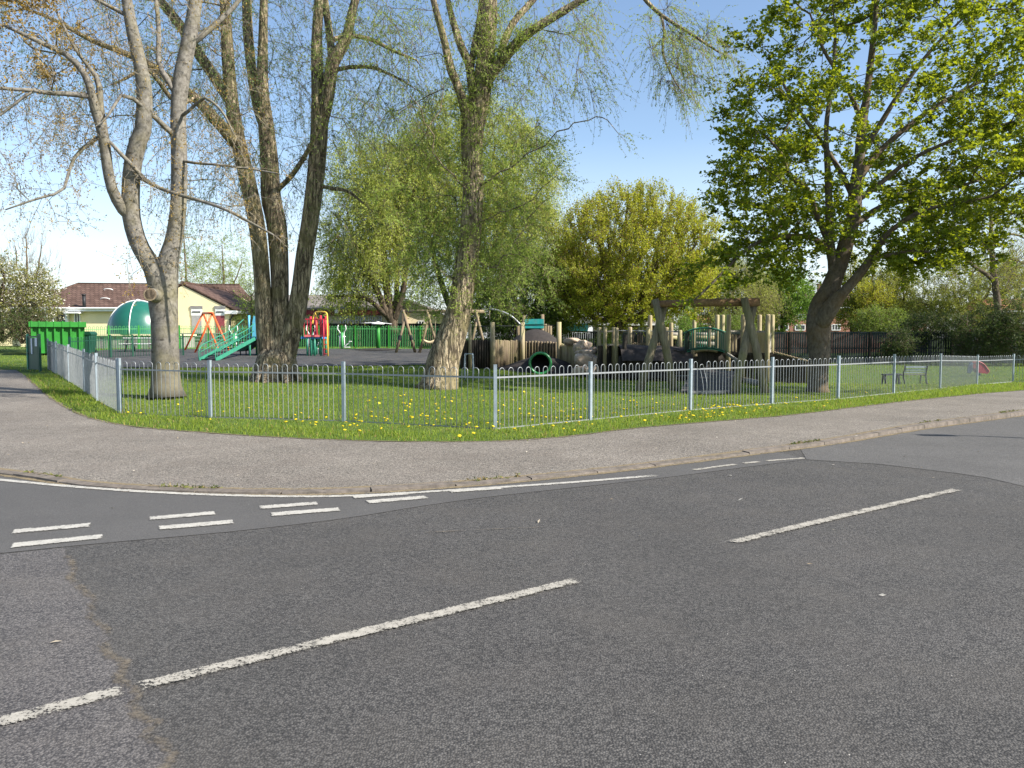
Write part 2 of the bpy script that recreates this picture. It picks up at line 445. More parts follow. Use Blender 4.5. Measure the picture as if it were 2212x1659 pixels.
# ------------------------------------------------------------------ ground sheets
def inpoly(P, poly):
    x, y = P[:, 0], P[:, 1]; r = np.zeros(len(P), bool); q = np.asarray(poly)[:, :2]
    for i in range(len(q)):
        x1, y1 = q[i]; x2, y2 = q[i - 1]
        c = ((y1 > y) != (y2 > y)) & (x < (x2 - x1) * (y - y1) / ((y2 - y1) + 1e-12) + x1)
        r ^= c
    return r


def sheet(name, poly, mat, fn, dz=0.0, res=None, extra=None):
    q = [np.array(p[:2], float) for p in poly]
    n = len(q)
    verts = [Vector((float(p[0]), float(p[1]))) for p in q]
    pts = []
    if res:
        lo, hi = np.min(q, 0), np.max(q, 0)
        lo = np.maximum(lo, [-60, -10]); hi = np.minimum(hi, [60, 75])
        gx, gy = np.meshgrid(np.arange(lo[0] + res / 2, hi[0], res), np.arange(lo[1] + res / 2, hi[1], res))
        g = np.stack([gx.ravel(), gy.ravel()], 1)
        g = g[inpoly(g, q)]
        pts = [Vector((float(a), float(b))) for a, b in g]
    out = delaunay_2d_cdt(verts + pts, [(i, (i + 1) % n) for i in range(n)], [], 1, 1e-4)
    V = np.array([(v.x, v.y) for v in out[0]])
    z = fn(V[:, 0], V[:, 1]) + dz
    mb = MB(); mb.add(np.column_stack([V, z]), np.array([list(f) for f in out[2]]))
    return tag(mb.build(name, mat), kind='structure')


def ribbon(name, pts, w, mat, fn, dz, kind='structure', seg=0.3, taper=None):
    """strip of width w along a ground polyline, UV v = -1..1 across"""
    P = np.array([p[:2] for p in pts], float)
    d = np.concatenate([[0], np.cumsum(np.linalg.norm(np.diff(P, axis=0), axis=1))])
    k = max(2, int(d[-1] / seg) + 1); s = np.linspace(0, d[-1], k)
    Q = np.column_stack([np.interp(s, d, P[:, 0]), np.interp(s, d, P[:, 1])])
    T = np.gradient(Q, axis=0); T /= np.linalg.norm(T, axis=1)[:, None]; N = np.column_stack([-T[:, 1], T[:, 0]])
    W = np.full(k, w / 2) if np.isscalar(w) else np.interp(s, d, w) / 2
    mb = MB(); mb.UV = []
    L, R_ = Q + N * W[:, None], Q - N * W[:, None]
    V = np.concatenate([L, R_]); z = fn(V[:, 0], V[:, 1]) + dz
    i = np.arange(k - 1)
    mb.add(np.column_stack([V, z]), np.stack([k + i, k + i + 1, i + 1, i], 1))
    u = np.linspace(-1, 1, k)
    mb.UV.append(np.concatenate([np.column_stack([u, np.ones(k)]), np.column_stack([u, -np.ones(k)])]))
    return tag(mb.build(name, mat), kind=kind)


def smooth_line(pts, n=8):
    P = np.array([p[:2] for p in pts], float)
    E = np.vstack([2 * P[0] - P[1], P, 2 * P[-1] - P[-2]]); out = []
    for i in range(len(P) - 1):
        a, b, c, d = E[i:i + 4]
        for t in np.arange(n) / n:
            out.append(0.5 * ((2 * b) + (c - a) * t + (2 * a - 5 * b + 4 * c - d) * t * t + (3 * b - a - 3 * c + d) * t ** 3))
    out.append(P[-1]); return np.array(out)


flat = lambda x, y: hgt(x, y)
kerb_px = [(0, 1021), (200, 1049), (500, 1063), (750, 1061), (1000, 1046), (1200, 1028), (1400, 1006), (1600, 980), (1800, 952), (2000, 917), (2212, 889)]
kerb_pts = [gnd(u, v)[:2] for u, v in kerb_px]
kerb_line = smooth_line([(-40, 20.5), (-20, 14.8), (-10, 10.9)] + kerb_pts + [(18.5, 22.3), (40, 38.2), (75, 64)])
edge_px = [(60, 815), (100, 850), (150, 882), (230, 911), (400, 931), (700, 949), (1000, 954), (1200, 945), (1400, 922), (1700, 897), (1900, 873), (2100, 852), (2212, 843)]
edge_pts = [gnd(u, v)[:2] for u, v in edge_px]
edge_line = smooth_line(edge_pts + [(22, 29), (42, 46), (75, 72)])
rr = np.random.default_rng(3)
edge_rag = edge_line + rr.normal(0, 0.035, edge_line.shape)

path_far = [(-60, 33.5), (-30, 30.6), (-22, 29.0), (-18.0, 28.3)]
pave_poly = list(kerb_line) + list(edge_rag[::-1]) + path_far[::-1] + [(-60, 25)]
sheet('pavement', pave_poly, M['pave'], flat, 0.0, 1.0)
lawn_poly = list(edge_rag) + [(120, 110), (420, 420), (420, 900), (-420, 900), (-420, 60)] + path_far
sheet('lawn', lawn_poly, M['lawn'], flat, 0.006, 0.8)
base = MB(); base.poly([(-900, -300, -0.6), (900, -300, -0.6), (900, 1500, -0.6), (-900, 1500, -0.6)])
tag(base.build('ground', M['lawn']), kind='structure')

road_poly = list(kerb_line) + [(85, 52), (24, 2), (14, -9), (-60, -9), (-60, 18)]
sheet('road', road_poly, M['road'], roadz, 0.0, 1.2)
# smoother strip laid across the mouth of the side road
low_px = [(-500, 1235), (-150, 1208), (0, 1196), (200, 1176), (500, 1149), (740, 1121), (930, 1091), (1100, 1069), (1420, 1034), (1600, 1011), (1740, 993)]
low = [gnd(u, v, roadz)[:2] for u, v in low_px]
top_i = [k for k, p in enumerate(kerb_line) if -10.2 < p[0] < low[-1][0] - 0.1]
strip_poly = list(smooth_line(low, 4)) + [kerb_line[k] - np.array([0.0, 0.03]) for k in top_i[::-1]]
sheet('side_road', strip_poly, M['smooth'], roadz, 0.004, 1.0)
crack_px = [(142, 1203), (170, 1262), (205, 1330), (232, 1392), (262, 1450), (285, 1500), (312, 1560), (345, 1612), (380, 1690), (430, 1800)]
crack = smooth_line([gnd(u, v, roadz)[:2] for u, v in crack_px], 6)
crack = crack + np.column_stack([0.035 * np.sin(np.arange(len(crack)) * 0.9) + 0.02 * np.sin(np.arange(len(crack)) * 2.3), 0 * crack[:, 0]])
worn_poly = [gnd(u, v, roadz)[:2] for u, v in ((-500, 1238), (-150, 1211), (0, 1199), (141, 1184))] + list(crack) + [(-1.2, 1.2), (-7, 1.2), (-9, 4)]
sheet('road_patch', worn_poly, M['worn'], roadz, 0.004, 1.0)
seam = [gnd(u, v, roadz)[:2] for u, v in ((1742, 993), (1900, 1003), (2060, 1022), (2130, 1032), (2212, 1051))]
far_k = [k for k, p in enumerate(kerb_line) if p[0] > seam[0][0] + 0.15]
far_poly = [kerb_line[k] - np.array([-0.02, 0.03]) for k in far_k] + [(85, 52), (26, 6)] + [(13, 6.4)] + seam[::-1]
sheet('road_resurfaced', far_poly, M['far'], roadz, 0.004, 1.5)
ribbon('road_crack', crack, 0.11, M['crackfill'], roadz, 0.009, seg=0.12)
ribbon('road_scuff', [gnd(u, v, roadz)[:2] for u, v in ((920, 1152), (1010, 1147), (1100, 1143), (1180, 1140))], 0.04, M['crackfill'], roadz, 0.0085, seg=0.12)

# painted markings
el = smooth_line([gnd(u, v, roadz)[:2] for u, v in ((-150, 1022), (0, 1038), (200, 1056), (400, 1068), (620, 1074), (800, 1071), (1000, 1059), (1200, 1046), (1420, 1028.5))], 6)
ribbon('edge_line_marking', el, 0.105, M['line'], roadz, 0.010, seg=0.1)
for a, b in (((1498, 1016.5), (1590, 1004)), ((1606, 1002.2), (1640, 998.6)), ((1655, 997), (1738, 990.5))):
    ribbon('edge_dash_marking', [gnd(*a, roadz), gnd(*b, roadz)], 0.10, M['line_worn'], roadz, 0.010, seg=0.1)
for a, b in (((25, 1181), (222, 1161)), ((342, 1143), (505, 1129)), ((585, 1113.5), (733, 1102)), ((793, 1086.5), (922, 1075.5)), ((970, 1063.5), (1082, 1055.5)),
             ((27, 1151), (195, 1136)), ((322, 1122.5), (465, 1110)), ((560, 1098.5), (686, 1089)), ((762, 1075.5), (880, 1067.5))):
    ribbon('give_way_marking', [gnd(*a, roadz), gnd(*b, roadz)], 0.165, M['line'], roadz, 0.012, seg=0.1)
for a, b in (((-220, 1622), (266, 1494)), ((291, 1489), (1252, 1255)), ((1573, 1176), (2070, 1058.5))):
    ribbon('centre_line_marking', [gnd(*a, roadz), gnd(*b, roadz)], 0.118, M['line_worn'], roadz, 0.012, seg=0.1)

# kerb: flush with the road at the junction, rising to a real step
k0 = [k for k, p in enumerate(kerb_line) if -10.2 < p[0] < 60]
kl = kerb_line[k0]
d = np.concatenate([[0], np.cumsum(np.linalg.norm(np.diff(kl, axis=0), axis=1))])
kb = MB(); L_ = 0.914
for i in range(int(d[-1] / L_)):
    s = np.array([i * L_ + 0.008, i * L_ + L_ / 2, (i + 1) * L_ - 0.008])
    Q = np.column_stack([np.interp(s, d, kl[:, 0]), np.interp(s, d, kl[:, 1])])
    T = (Q[2] - Q[0]); T /= np.linalg.norm(T); N = np.array([-T[1], T[0]])
    j = rr.normal(0, 0.004)
    prof = [(-0.035, None), (-0.022, 0.004 + j), (0.10, 0.012 + j), (0.125, -0.05)]
    V = []
    for q in Q:
        for o, h in prof:
            p = q + N * o
            V.append((p[0], p[1], float(roadz(*p)) - 0.03 if h is None else float(hgt(*p)) + h))
    f = [[a * 4 + b, (a + 1) * 4 + b, (a + 1) * 4 + b + 1, a * 4 + b + 1] for a in (0, 1) for b in range(3)] + [[0, 1, 2, 3], [11, 10, 9, 8]]
    kb.add(V, f)
tag(kb.build('kerb', M['kerb']), kind='structure')
kin = kl + np.array([-0.02, 0.15])
ribbon('kerb_soil', kin, 0.20, M['debris'], flat, 0.006, seg=0.15)
ribbon('gutter_silt', kl + np.array([0.02, -0.09]), 0.13, M['debris'], roadz, 0.008, seg=0.15)
ribbon('verge_edge', edge_line + np.array([0.0, -0.05]), 0.13, M['edge_soil'], flat, 0.011, seg=0.15)

# play-area tarmac
play_poly = [(-17.2, 30.4), (-15, 29.5), (-12, 29.2), (-6, 30.2), (-2.6, 31.2), (-0.9, 33), (-0.6, 38), (-1.2, 43.2), (-8, 44.8), (-18, 44.6), (-22.5, 43.6), (-20, 36)]
sheet('playground_surface', smooth_line(play_poly + [play_poly[0]], 5)[:-1], M['play'], flat, 0.03, 0.8)


# ------------------------------------------------------------------ fences
def bow_panel(mb, A, B, h, pitch, r, n_arc=7, sides=5, skip=()):
    """hoops between two posts A, B (ground points), bar height h"""
    A = np.array(A, float); B = np.array(B, float); L = np.linalg.norm(B[:2] - A[:2])
    n = max(2, int(round((L - 0.10) / pitch))); p = (L - 0.10) / n
    for i in range(n):
        if i in skip: continue
        s0 = 0.05 + p * (i + 0.24); s1 = 0.05 + p * (i + 0.76); rad = (s1 - s0) / 2
        g = lambda s: A + (B - A) * (s / L)
        pts = [g(s0) + [0, 0, 0.03]] + [g(s0) + [0, 0, (h - rad) * q] for q in (0.5,)]
        lean = rnd.gauss(0, 0.004)
        for k in range(n_arc + 1):
            a = math.pi - math.pi * k / n_arc
            pts.append(g((s0 + s1) / 2 + rad * math.cos(a)) + [lean, 0, h - rad + rad * math.sin(a)])
        pts += [g(s1) + [0, 0, (h - rad) * 0.5], g(s1) + [0, 0, 0.03]]
        mb.tube(pts, r, sides, False)
    return p


def bow_fence(name, posts, label, cat, h, pitch, rbar, mats, post_w, post_h, group=None, bent=None, sides=5, n_arc=7, low_rail=0.012):
    root = thing(name, posts[len(posts) // 2], label, cat, group)
    pm, bm = mats
    for i, p in enumerate(posts):
        mb = MB(); dxy = np.array(posts[min(i + 1, len(posts) - 1)]) - np.array(posts[max(i - 1, 0)]); a = math.atan2(dxy[1], dxy[0])
        mb.box(np.array(p) + [0, 0, post_h / 2 - 0.05], (post_w, post_w, post_h + 0.1), a)
        mb.box(np.array(p) + [0, 0, post_h + 0.006], (post_w * 1.05, post_w * 1.05, 0.012), a)
        mb.build('post', pm, root)
    for i in range(len(posts) - 1):
        A, B = np.array(posts[i], float), np.array(posts[i + 1], float)
        mb = MB(); sk = (bent[1],) if bent and bent[0] == i else ()
        p = bow_panel(mb, A, B, h, pitch, rbar, n_arc, sides, sk)
        pan = mb.build('panel', bm, root, True)
        for z in (h - 0.165, low_rail):
            mb = MB(); mb.bar(A + [0, 0, z], B + [0, 0, z], 0.010 if rbar < 0.012 else 0.022, 0.030); mb.build('rail', bm, pan)
        if sk:
            g = lambda s: A + (B - A) * (s / np.linalg.norm(B - A)); s = 0.05 + p * (sk[0] + 0.24)
            mb = MB(); out = np.array([0.05, -0.28, 0])
            q = [g(s + 0.02) + [0, 0, 0.03], g(s + 0.06) + [0, 0, 0.45] + out * 0.25, g(s + 0.0) + [0, 0, 0.88], g(s - 0.05) + [0, 0, 0.93] + out * 0.15, g(s - 0.06) + [0, 0, 0.985] + out * 0.25,
                 g(s + 0.02) + [0, 0, 1.01] + out * 0.2, g(s + 0.09) + [0, 0, 0.97], g(s + 0.13) + [0, 0, 0.86], g(s + 0.17) + [0, 0, 0.5] + out * 0.3, g(s + 0.12) + [0, 0, 0.03]]
            Q = smooth3(q); mb.tube(Q, rbar, sides, False)
            tag(mb.build('hoop', bm, pan, True), 'bent and buckled hoop')
    return root


def smooth3(pts, n=5):
    P = np.array(pts, float); E = np.vstack([2 * P[0] - P[1], P, 2 * P[-1] - P[-2]]); out = []
    for i in range(len(P) - 1):
        a, b, c, d = E[i:i + 4]
        for t in np.arange(n) / n:
            out.append(0.5 * ((2 * b) + (c - a) * t + (2 * a - 5 * b + 4 * c - d) * t * t + (3 * b - a - 3 * c + d) * t ** 3))
    out.append(P[-1]); return np.array(out)


fp = [gnd(u, v) for u, v in ((260, 893), (455, 903), (743, 911), (1070, 928), (1275, 908), (1491, 887), (1667, 873), (1810, 863), (1930, 850), (2030, 840), (2110, 831.5), (2188, 825))]
fp += [G(21.3, 31.0), G(24.3, 33.6)]
bow_fence('bow_top_fence', fp, 'long galvanised bow-topped fence with one buckled hoop, facing the pavement and road', 'fence', 1.07, 0.208, 0.0066,
          (M['galv_post'], M['galv']), 0.058, 1.12, bent=(5, 1))
lp = [fp[0], G(-9.7, 18.2), G(-11.2, 20.4), G(-13.3, 23.4), G(-15.3, 26.2), G(-17.0, 28.6)]
rootL = bow_fence('bow_top_fence', [lp[0] + np.array([-0.06, 0.06, 0])] + lp[1:], 'galvanised bow-topped side fence running away from the corner post to the dark green gate', 'fence', 1.07, 0.208, 0.0066,
                  (M['galv_post'], M['galv']), 0.058, 1.12)
# far playground fence, bright green
gp = [at(u, 729, Y)[:2] for u, Y in ((170, 42), (235, 43.2), (300, 44.2), (388, 45.2), (450, 45.8), (510, 46), (575, 46), (640, 46), (690, 46), (738, 46), (768, 46), (840, 46.2), (908, 46.5), (965, 47), (1020, 47.5))]
bow_fence('green_bow_top_fence', [G(*p) for p in gp], 'bright green bow-topped fence along the far edge of the play tarmac', 'fence', 1.33, 0.205, 0.012,
          (M['bright_green'], M['green_fence']), 0.085, 1.36, sides=4, n_arc=5)
gp2 = [G(*at(u, 729, Y)[:2]) for u, Y in ((150, 33.2), (192, 34.6), (238, 35.6), (286, 36.4), (338, 37), (395, 37.4))]
bow_fence('green_bow_top_fence', gp2, 'low dark green bow-topped fence in front of the wheelie bin and dome', 'fence', 1.0, 0.22, 0.013,
          (M['dark_green'], M['dark_green']), 0.08, 1.04, sides=4, n_arc=5)


def board_fence(name, pts, h, label, bw=0.125, gap=0.012, mat='fence_wood', span=2.4):
    root = thing(name, G(*pts[0]), label, 'fence')
    for (x0, y0), (x1, y1) in zip(pts[:-1], pts[1:]):
        A, B = np.array([x0, y0]), np.array([x1, y1]); L = np.linalg.norm(B - A); n = max(1, int(round(L / span)))
        D = (B - A) / L; a = math.atan2(D[1], D[0]); N = np.array([-D[1], D[0]])
        for k in range(n):
            P, Q = A + (B - A) * k / n, A + (B - A) * (k + 1) / n
            mb = MB(); l = np.linalg.norm(Q - P); m = int(l / (bw + gap))
            for i in range(m):
                c = P + D * ((i + 0.5) * l / m); hh = h + rnd.gauss(0, 0.008)
                g = float(hgt(*c)); mb.box((c[0], c[1], g + 0.05 + hh / 2), (bw, 0.018, hh), a + rnd.gauss(0, 0.01))
            pan = mb.build('panel', M[mat], root)
            for z in (0.45, 0.95, h - 0.02):
                mb = MB(); o = N * (0.03 if z < h - 0.1 else 0.0)
                if z > h - 0.1: z += 0.085
                mb.bar(G(P[0] + o[0], P[1] + o[1], z), G(Q[0] + o[0], Q[1] + o[1], z), 0.05, 0.07 if z < h else 0.10); mb.build('rail', M[mat], pan)
            mb = MB(); c = P - N * 0.06; mb.box((c[0], c[1], float(hgt(*c)) + h / 2 + 0.05), (0.09, 0.09, h + 0.15), a); mb.build('post', M['dark_wood'], root)
    return root


board_fence('board_fence', [(0.2, 51.5), (6, 50.2), (12.5, 49), (22, 48), (29, 47), (40, 46.5)], 1.85, 'tall dark close-boarded timber fence with a capping rail, in front of the brick houses')
board_fence('board_fence', [at(u, 729, Y)[:2] for u, Y in ((600, 54), (700, 54), (800, 54), (900, 54), (985, 53.5))], 1.5, 'dark timber fence behind the bright green fence and log swing', gap=0.01)

# ------------------------------------------------------------------ trees
class Tree:
    def __init__(s, seed, cap=60000):
        s.rng = np.random.default_rng(seed)
        s.P = np.zeros((cap, 3)); s.D = np.zeros((cap, 3)); s.par = np.full(cap, -1); s.R = np.zeros(cap); s.n = 0; s.tips = []

    def _add(s, p, par, r=0.0):
        i = s.n; s.P[i] = p; s.par[i] = par; s.R[i] = r
        d = p - s.P[par] if par >= 0 else np.array([0, 0, 1.0])
        s.D[i] = d / (np.linalg.norm(d) + 1e-9); s.n += 1
        return i

    def limb(s, pts, rad, step=0.25, wob=0.0, tip=True):
        P = smooth3(pts, 6); R = np.interp(np.linspace(0, 1, len(P)), np.linspace(0, 1, len(rad)), rad)
        d = np.concatenate([[0], np.cumsum(np.linalg.norm(np.diff(P, axis=0), axis=1))]); k = max(2, int(d[-1] / step) + 1)
        t = np.linspace(0, d[-1], k); Q = np.column_stack([np.interp(t, d, P[:, j]) for j in range(3)]); R = np.interp(t, d, R)
        if wob: Q[1:] += s.rng.normal(0, wob, (k - 1, 3)) * np.minimum(1, np.arange(1, k) / 3)[:, None]
        par = -1; st = 0
        if s.n:
            par = int(np.argmin(np.linalg.norm((s.P[:s.n] - Q[0]) * [1, 0.35, 1], axis=1))); st = 1
            Q = Q + (s.P[par] - Q[0]) * np.exp(-t / 0.45)[:, None]
        for i in range(st, k): par = s._add(Q[i], par, R[i])
        if tip: s.tips.append(par)

    def grow(s, A, seg=0.4, up=0.1, wander=0.06, back=0.9, start=0, maxlen=99, tdir=0.45):
        if not len(A): return
        dm = np.min(np.linalg.norm(A[:, None, :] - s.P[None, start:s.n:3], axis=2), axis=1)
        for p in A[np.argsort(dm)]:
            d = p - s.P[start:s.n]; L = np.linalg.norm(d, axis=1) + 1e-6
            cs = np.einsum('ij,ij->i', d, s.D[start:s.n]) / L
            i = int(np.argmin(L * (1 + back * (1 - cs) * 0.5))) + start; l = L[i - start]
            if l > maxlen: continue
            m = max(1, int(l / seg)); a = s.P[i]; par = i
            ctrl = a + s.D[i] * l * tdir + np.array([0, 0, up * l])
            for k in range(1, m + 1):
                t = k / m; q = (1 - t) ** 2 * a + 2 * t * (1 - t) * ctrl + t * t * p
                q = q + s.rng.normal(0, wander * min(seg, l), 3)
                par = s._add(q, par)
            s.tips.append(par)

    def radii(s, rt=0.006, ex=0.45, cap=0.8):
        w = np.zeros(s.n)
        kids = np.zeros(s.n, int)
        for i in range(s.n):
            if s.par[i] >= 0: kids[s.par[i]] += 1
        w[kids == 0] = 1
        for i in range(s.n - 1, 0, -1):
            if s.par[i] >= 0: w[s.par[i]] += w[i]
        r = rt * np.maximum(w, 1) ** ex
        for i in range(s.n):
            if s.R[i] > 0: r[i] = s.R[i]
            elif s.par[i] >= 0: r[i] = min(r[i], r[s.par[i]] * cap if kids[s.par[i]] > 1 else r[s.par[i]])
        s.r = r; s.w = w

    def wood(s, mb, n_big=10, rmin=0.0):
        best = np.full(s.n, -1); bw = np.zeros(s.n)
        for i in range(s.n):
            p = s.par[i]
            if p >= 0:
                sc = s.r[i] * 10 + s.w[i] * 1e-3
                if sc > bw[p]: bw[p] = sc; best[p] = i
        for i in range(s.n):
            p = s.par[i]
            if p >= 0 and best[p] == i: continue
            ch = [] if p < 0 else [p]; j = i
            while j >= 0: ch.append(j); j = best[j]
            if len(ch) < 2: continue
            P = s.P[ch]; R = s.r[ch].copy()
            if p >= 0: R[0] = R[1]
            if R.max() < rmin: continue
            rm = R.max(); mb.tube(P, R, n_big if rm > 0.12 else (6 if rm > 0.04 else (4 if rm > 0.015 else 3)), rm > 0.04)


def sprays(rng, S, D, n, L, K, spread, grav, wander, lv=0.4):
    """n shoots from every start S (dir D): polylines (m, K+1, 3)"""
    S = np.repeat(S, n, 0); D = np.repeat(D, n, 0); m = len(S)
    d = D + rng.normal(0, spread, (m, 3)); d /= np.linalg.norm(d, axis=1)[:, None]
    l = L * (1 + rng.uniform(-lv, lv, m)) / K
    PL = np.empty((m, K + 1, 3)); PL[:, 0] = S
    for k in range(K):
        d = d + np.array([0, 0, -grav]) + rng.normal(0, wander, (m, 3)); d /= np.linalg.norm(d, axis=1)[:, None]
        PL[:, k + 1] = PL[:, k] + d * l[:, None]
    return PL


def twig_mesh(mb, PL, r0, r1, m=0):
    n, K, _ = PL.shape
    off = np.array([[1, 0, .3], [-.6, .8, .3], [-.4, -.8, -.6]])
    R = np.linspace(r0, r1, K)
    V = PL[:, :, None, :] + off[None, None] * R[None, :, None, None]
    base = np.arange(n)[:, None, None] * K * 3 + np.arange(K - 1)[None, :, None] * 3
    j = np.arange(3)[None, None, :]; j2 = (j + 1) % 3
    mb.add(V.reshape(-1, 3), np.stack([base + j, base + j2, base + 3 + j2, base + 3 + j], -1).reshape(-1, 4), m)


def leaf_mesh(mb, rng, Cn, Dr, l, w, m=0, upb=0.0, lv=0.35):
    """diamond leaves at centres Cn, long axis Dr"""
    n = len(Cn); Dr = Dr / (np.linalg.norm(Dr, axis=1)[:, None] + 1e-9)
    N = rng.normal(0, 1, (n, 3)) + np.array([0, 0, upb]); S = np.cross(Dr, N); S /= np.linalg.norm(S, axis=1)[:, None] + 1e-9
    sc = (1 + rng.uniform(-lv, lv, n))[:, None]
    up = np.cross(S, Dr) * (w * 0.18)
    V = np.stack([Cn - Dr * l * 0.5 * sc, Cn + S * w * 0.5 * sc + up - Dr * l * 0.06, Cn + Dr * l * 0.5 * sc, Cn - S * w * 0.5 * sc + up - Dr * l * 0.06], 1)
    mb.add(V.reshape(-1, 3), np.arange(4 * n).reshape(-1, 4), m)


def leaves_on(mb, rng, PL, per, l, w, m=0, tang=0.6, off=0.03, t0=0.1, droop=0.0, upb=0.3):
    n, K, _ = PL.shape
    idx = np.repeat(np.arange(n), per); t = rng.uniform(t0, 1, len(idx)) * (K - 1)
    k = np.minimum(t.astype(int), K - 2); f = (t - k)[:, None]
    a, b = PL[idx, k], PL[idx, k + 1]
    T = b - a; T /= np.linalg.norm(T, axis=1)[:, None] + 1e-9
    Dr = T * tang + rng.normal(0, 1 - tang * 0.6, (len(idx), 3)) + np.array([0, 0, -droop])
    Dr /= np.linalg.norm(Dr, axis=1)[:, None] + 1e-9
    leaf_mesh(mb, rng, a * (1 - f) + b * f + Dr * l * 0.5 + rng.normal(0, off, (len(idx), 3)), Dr, l, w, m, upb)


def ell(rng, c, r, n, shell=0.0, keep=None):
    """n points in an ellipsoid, biased to its skin"""
    out = []
    while len(out) < n:
        p = rng.uniform(-1, 1, (n * 3, 3)); q = np.linalg.norm(p, axis=1)
        p = p[(q < 1) & (rng.uniform(0, 1, len(q)) < (1 - shell) + shell * q ** 2)]
        P = np.array(c) + p * np.array(r)
        if keep is not None: P = P[keep(P)]
        out.extend(P.tolist())
    return np.array(out[:n])


def oell(rng, u, v, Y, ru, rv, rY, n, shell=0.0, keep=None):
    return ell(rng, at(u, v, Y), (ru / F * Y, rY, rv / F * Y), n, shell, keep)


def trace(Y, pts, y1=0.0, y0=0.0):
    """photo outline points (u, v, width) -> 3-D centre line and radii, running from depth Y+y0 to Y+y1"""
    p = np.array(pts, float); d = np.concatenate([[0], np.cumsum(np.hypot(*np.diff(p[:, :2], axis=0).T))]); d /= d[-1]
    out = [at(a[0], a[1], Y + y0 + (y1 - y0) * q) for a, q in zip(p, d)]
    return out, [a[2] / 2 / F * (Y + y0 + (y1 - y0) * q) for a, q in zip(p, d)]


def tree_obj(name, loc, label, group=None, cat='tree'):
    return thing(name, loc, label, cat, group)


# bark and leaf materials
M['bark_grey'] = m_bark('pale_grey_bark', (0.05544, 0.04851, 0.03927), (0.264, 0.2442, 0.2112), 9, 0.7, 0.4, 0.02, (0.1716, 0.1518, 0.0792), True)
M['bark_willow'] = m_bark('furrowed_willow_bark', (0.0576, 0.0448, 0.03072), (0.4352, 0.352, 0.2368), 6.5, 0.16, 1.0, 0.06, (0.2432, 0.2112, 0.096), False, 0.62)
M['bark_maple'] = m_bark('maple_bark', (0.0527, 0.04092, 0.02976), (0.1674, 0.1395, 0.1054), 8, 0.55, 0.5, 0.02, (0.1364, 0.0868, 0.031))
M['bark_dark'] = m_bark('dark_bark', (0.03, 0.024, 0.017), (0.13, 0.10, 0.07), 7, 0.2, 0.6, 0.03, None, False, 0.5)
M['bark_twig'] = m_plain('twig_bark', (0.13, 0.10, 0.065), 0.9, 0.3, 3)
M['bark_pale_twig'] = m_plain('pale_twig_bark', (0.24, 0.205, 0.15), 0.9, 0.3, 3)
M['leaf_maple'] = m_leaf('maple_leaf', (0.05327, 0.1006, 0.01435), (0.1812, 0.2384, 0.02153), (0.4474, 0.5086, 0.02153), 0.46)
M['leaf_willow'] = m_leaf('willow_leaf', (0.1755, 0.2497, 0.04725), (0.3645, 0.4455, 0.0945), (0.459, 0.5805, 0.081), 0.42)
M['leaf_willow_dark'] = m_leaf('willow_leaf_grey_green', (0.091, 0.1495, 0.0455), (0.195, 0.273, 0.078), (0.26, 0.364, 0.078), 0.38)
M['leaf_weeping'] = m_leaf('weeping_willow_leaf', (0.2241, 0.2827, 0.05618), (0.5093, 0.5466, 0.1053), (0.6112, 0.6786, 0.08779), 0.42)
M['leaf_bud'] = m_leaf('poplar_bud', (0.168, 0.108, 0.03), (0.456, 0.3, 0.06), (0.42, 0.288, 0.048), 0.3)
M['leaf_gold'] = m_leaf('golden_spring_leaf', (0.2166, 0.2468, 0.026), (0.4469, 0.4675, 0.052), (0.6228, 0.6234, 0.039), 0.45, 0.55, ((0.2708, 0.1689, 0.0455), 0.08))
M['leaf_mid'] = m_leaf('mid_green_leaf', (0.099, 0.1575, 0.03), (0.231, 0.3, 0.06), (0.33, 0.45, 0.06), 0.4)
M['leaf_bright'] = m_leaf('bright_green_leaf', (0.096, 0.18, 0.024), (0.204, 0.324, 0.054), (0.264, 0.432, 0.048), 0.4)
M['leaf_yellow'] = m_leaf('yellow_green_leaf', (0.1875, 0.2188, 0.0375), (0.3625, 0.3875, 0.075), (0.4125, 0.45, 0.0625), 0.4)
M['leaf_shrub'] = m_leaf('dark_shrub_leaf', (0.03509, 0.0609, 0.0174), (0.1037, 0.1377, 0.03625), (0.1276, 0.1885, 0.029), 0.3)
M['blossom'] = m_leaf('white_blossom', (0.13, 0.145, 0.03), (0.27, 0.26, 0.07), (0.35, 0.33, 0.15), 0.35, 0.6, ((0.70, 0.68, 0.60), 0.22))
M['leaf_blue'] = m_leaf('grey_green_leaf', (0.09, 0.14, 0.075), (0.18, 0.24, 0.13), (0.18, 0.26, 0.10), 0.35)


def crown(root, T, twigs, leaves, wood_mat, leaf_mats, wood_name='trunk', n_big=10):
    mb = MB(); T.wood(mb, n_big); mb.build(wood_name, wood_mat, root, True)
    if twigs is not None:
        mb = MB(); twigs(mb); leaves(mb)
        return mb.build('crown', leaf_mats, root)


def dirs_out(T, tips, c, up=0.2):
    d = T.P[tips] - np.array(c); d /= np.linalg.norm(d, axis=1)[:, None] + 1e-9
    return d * 0.6 + T.D[tips] * 0.6 + np.array([0, 0, up])


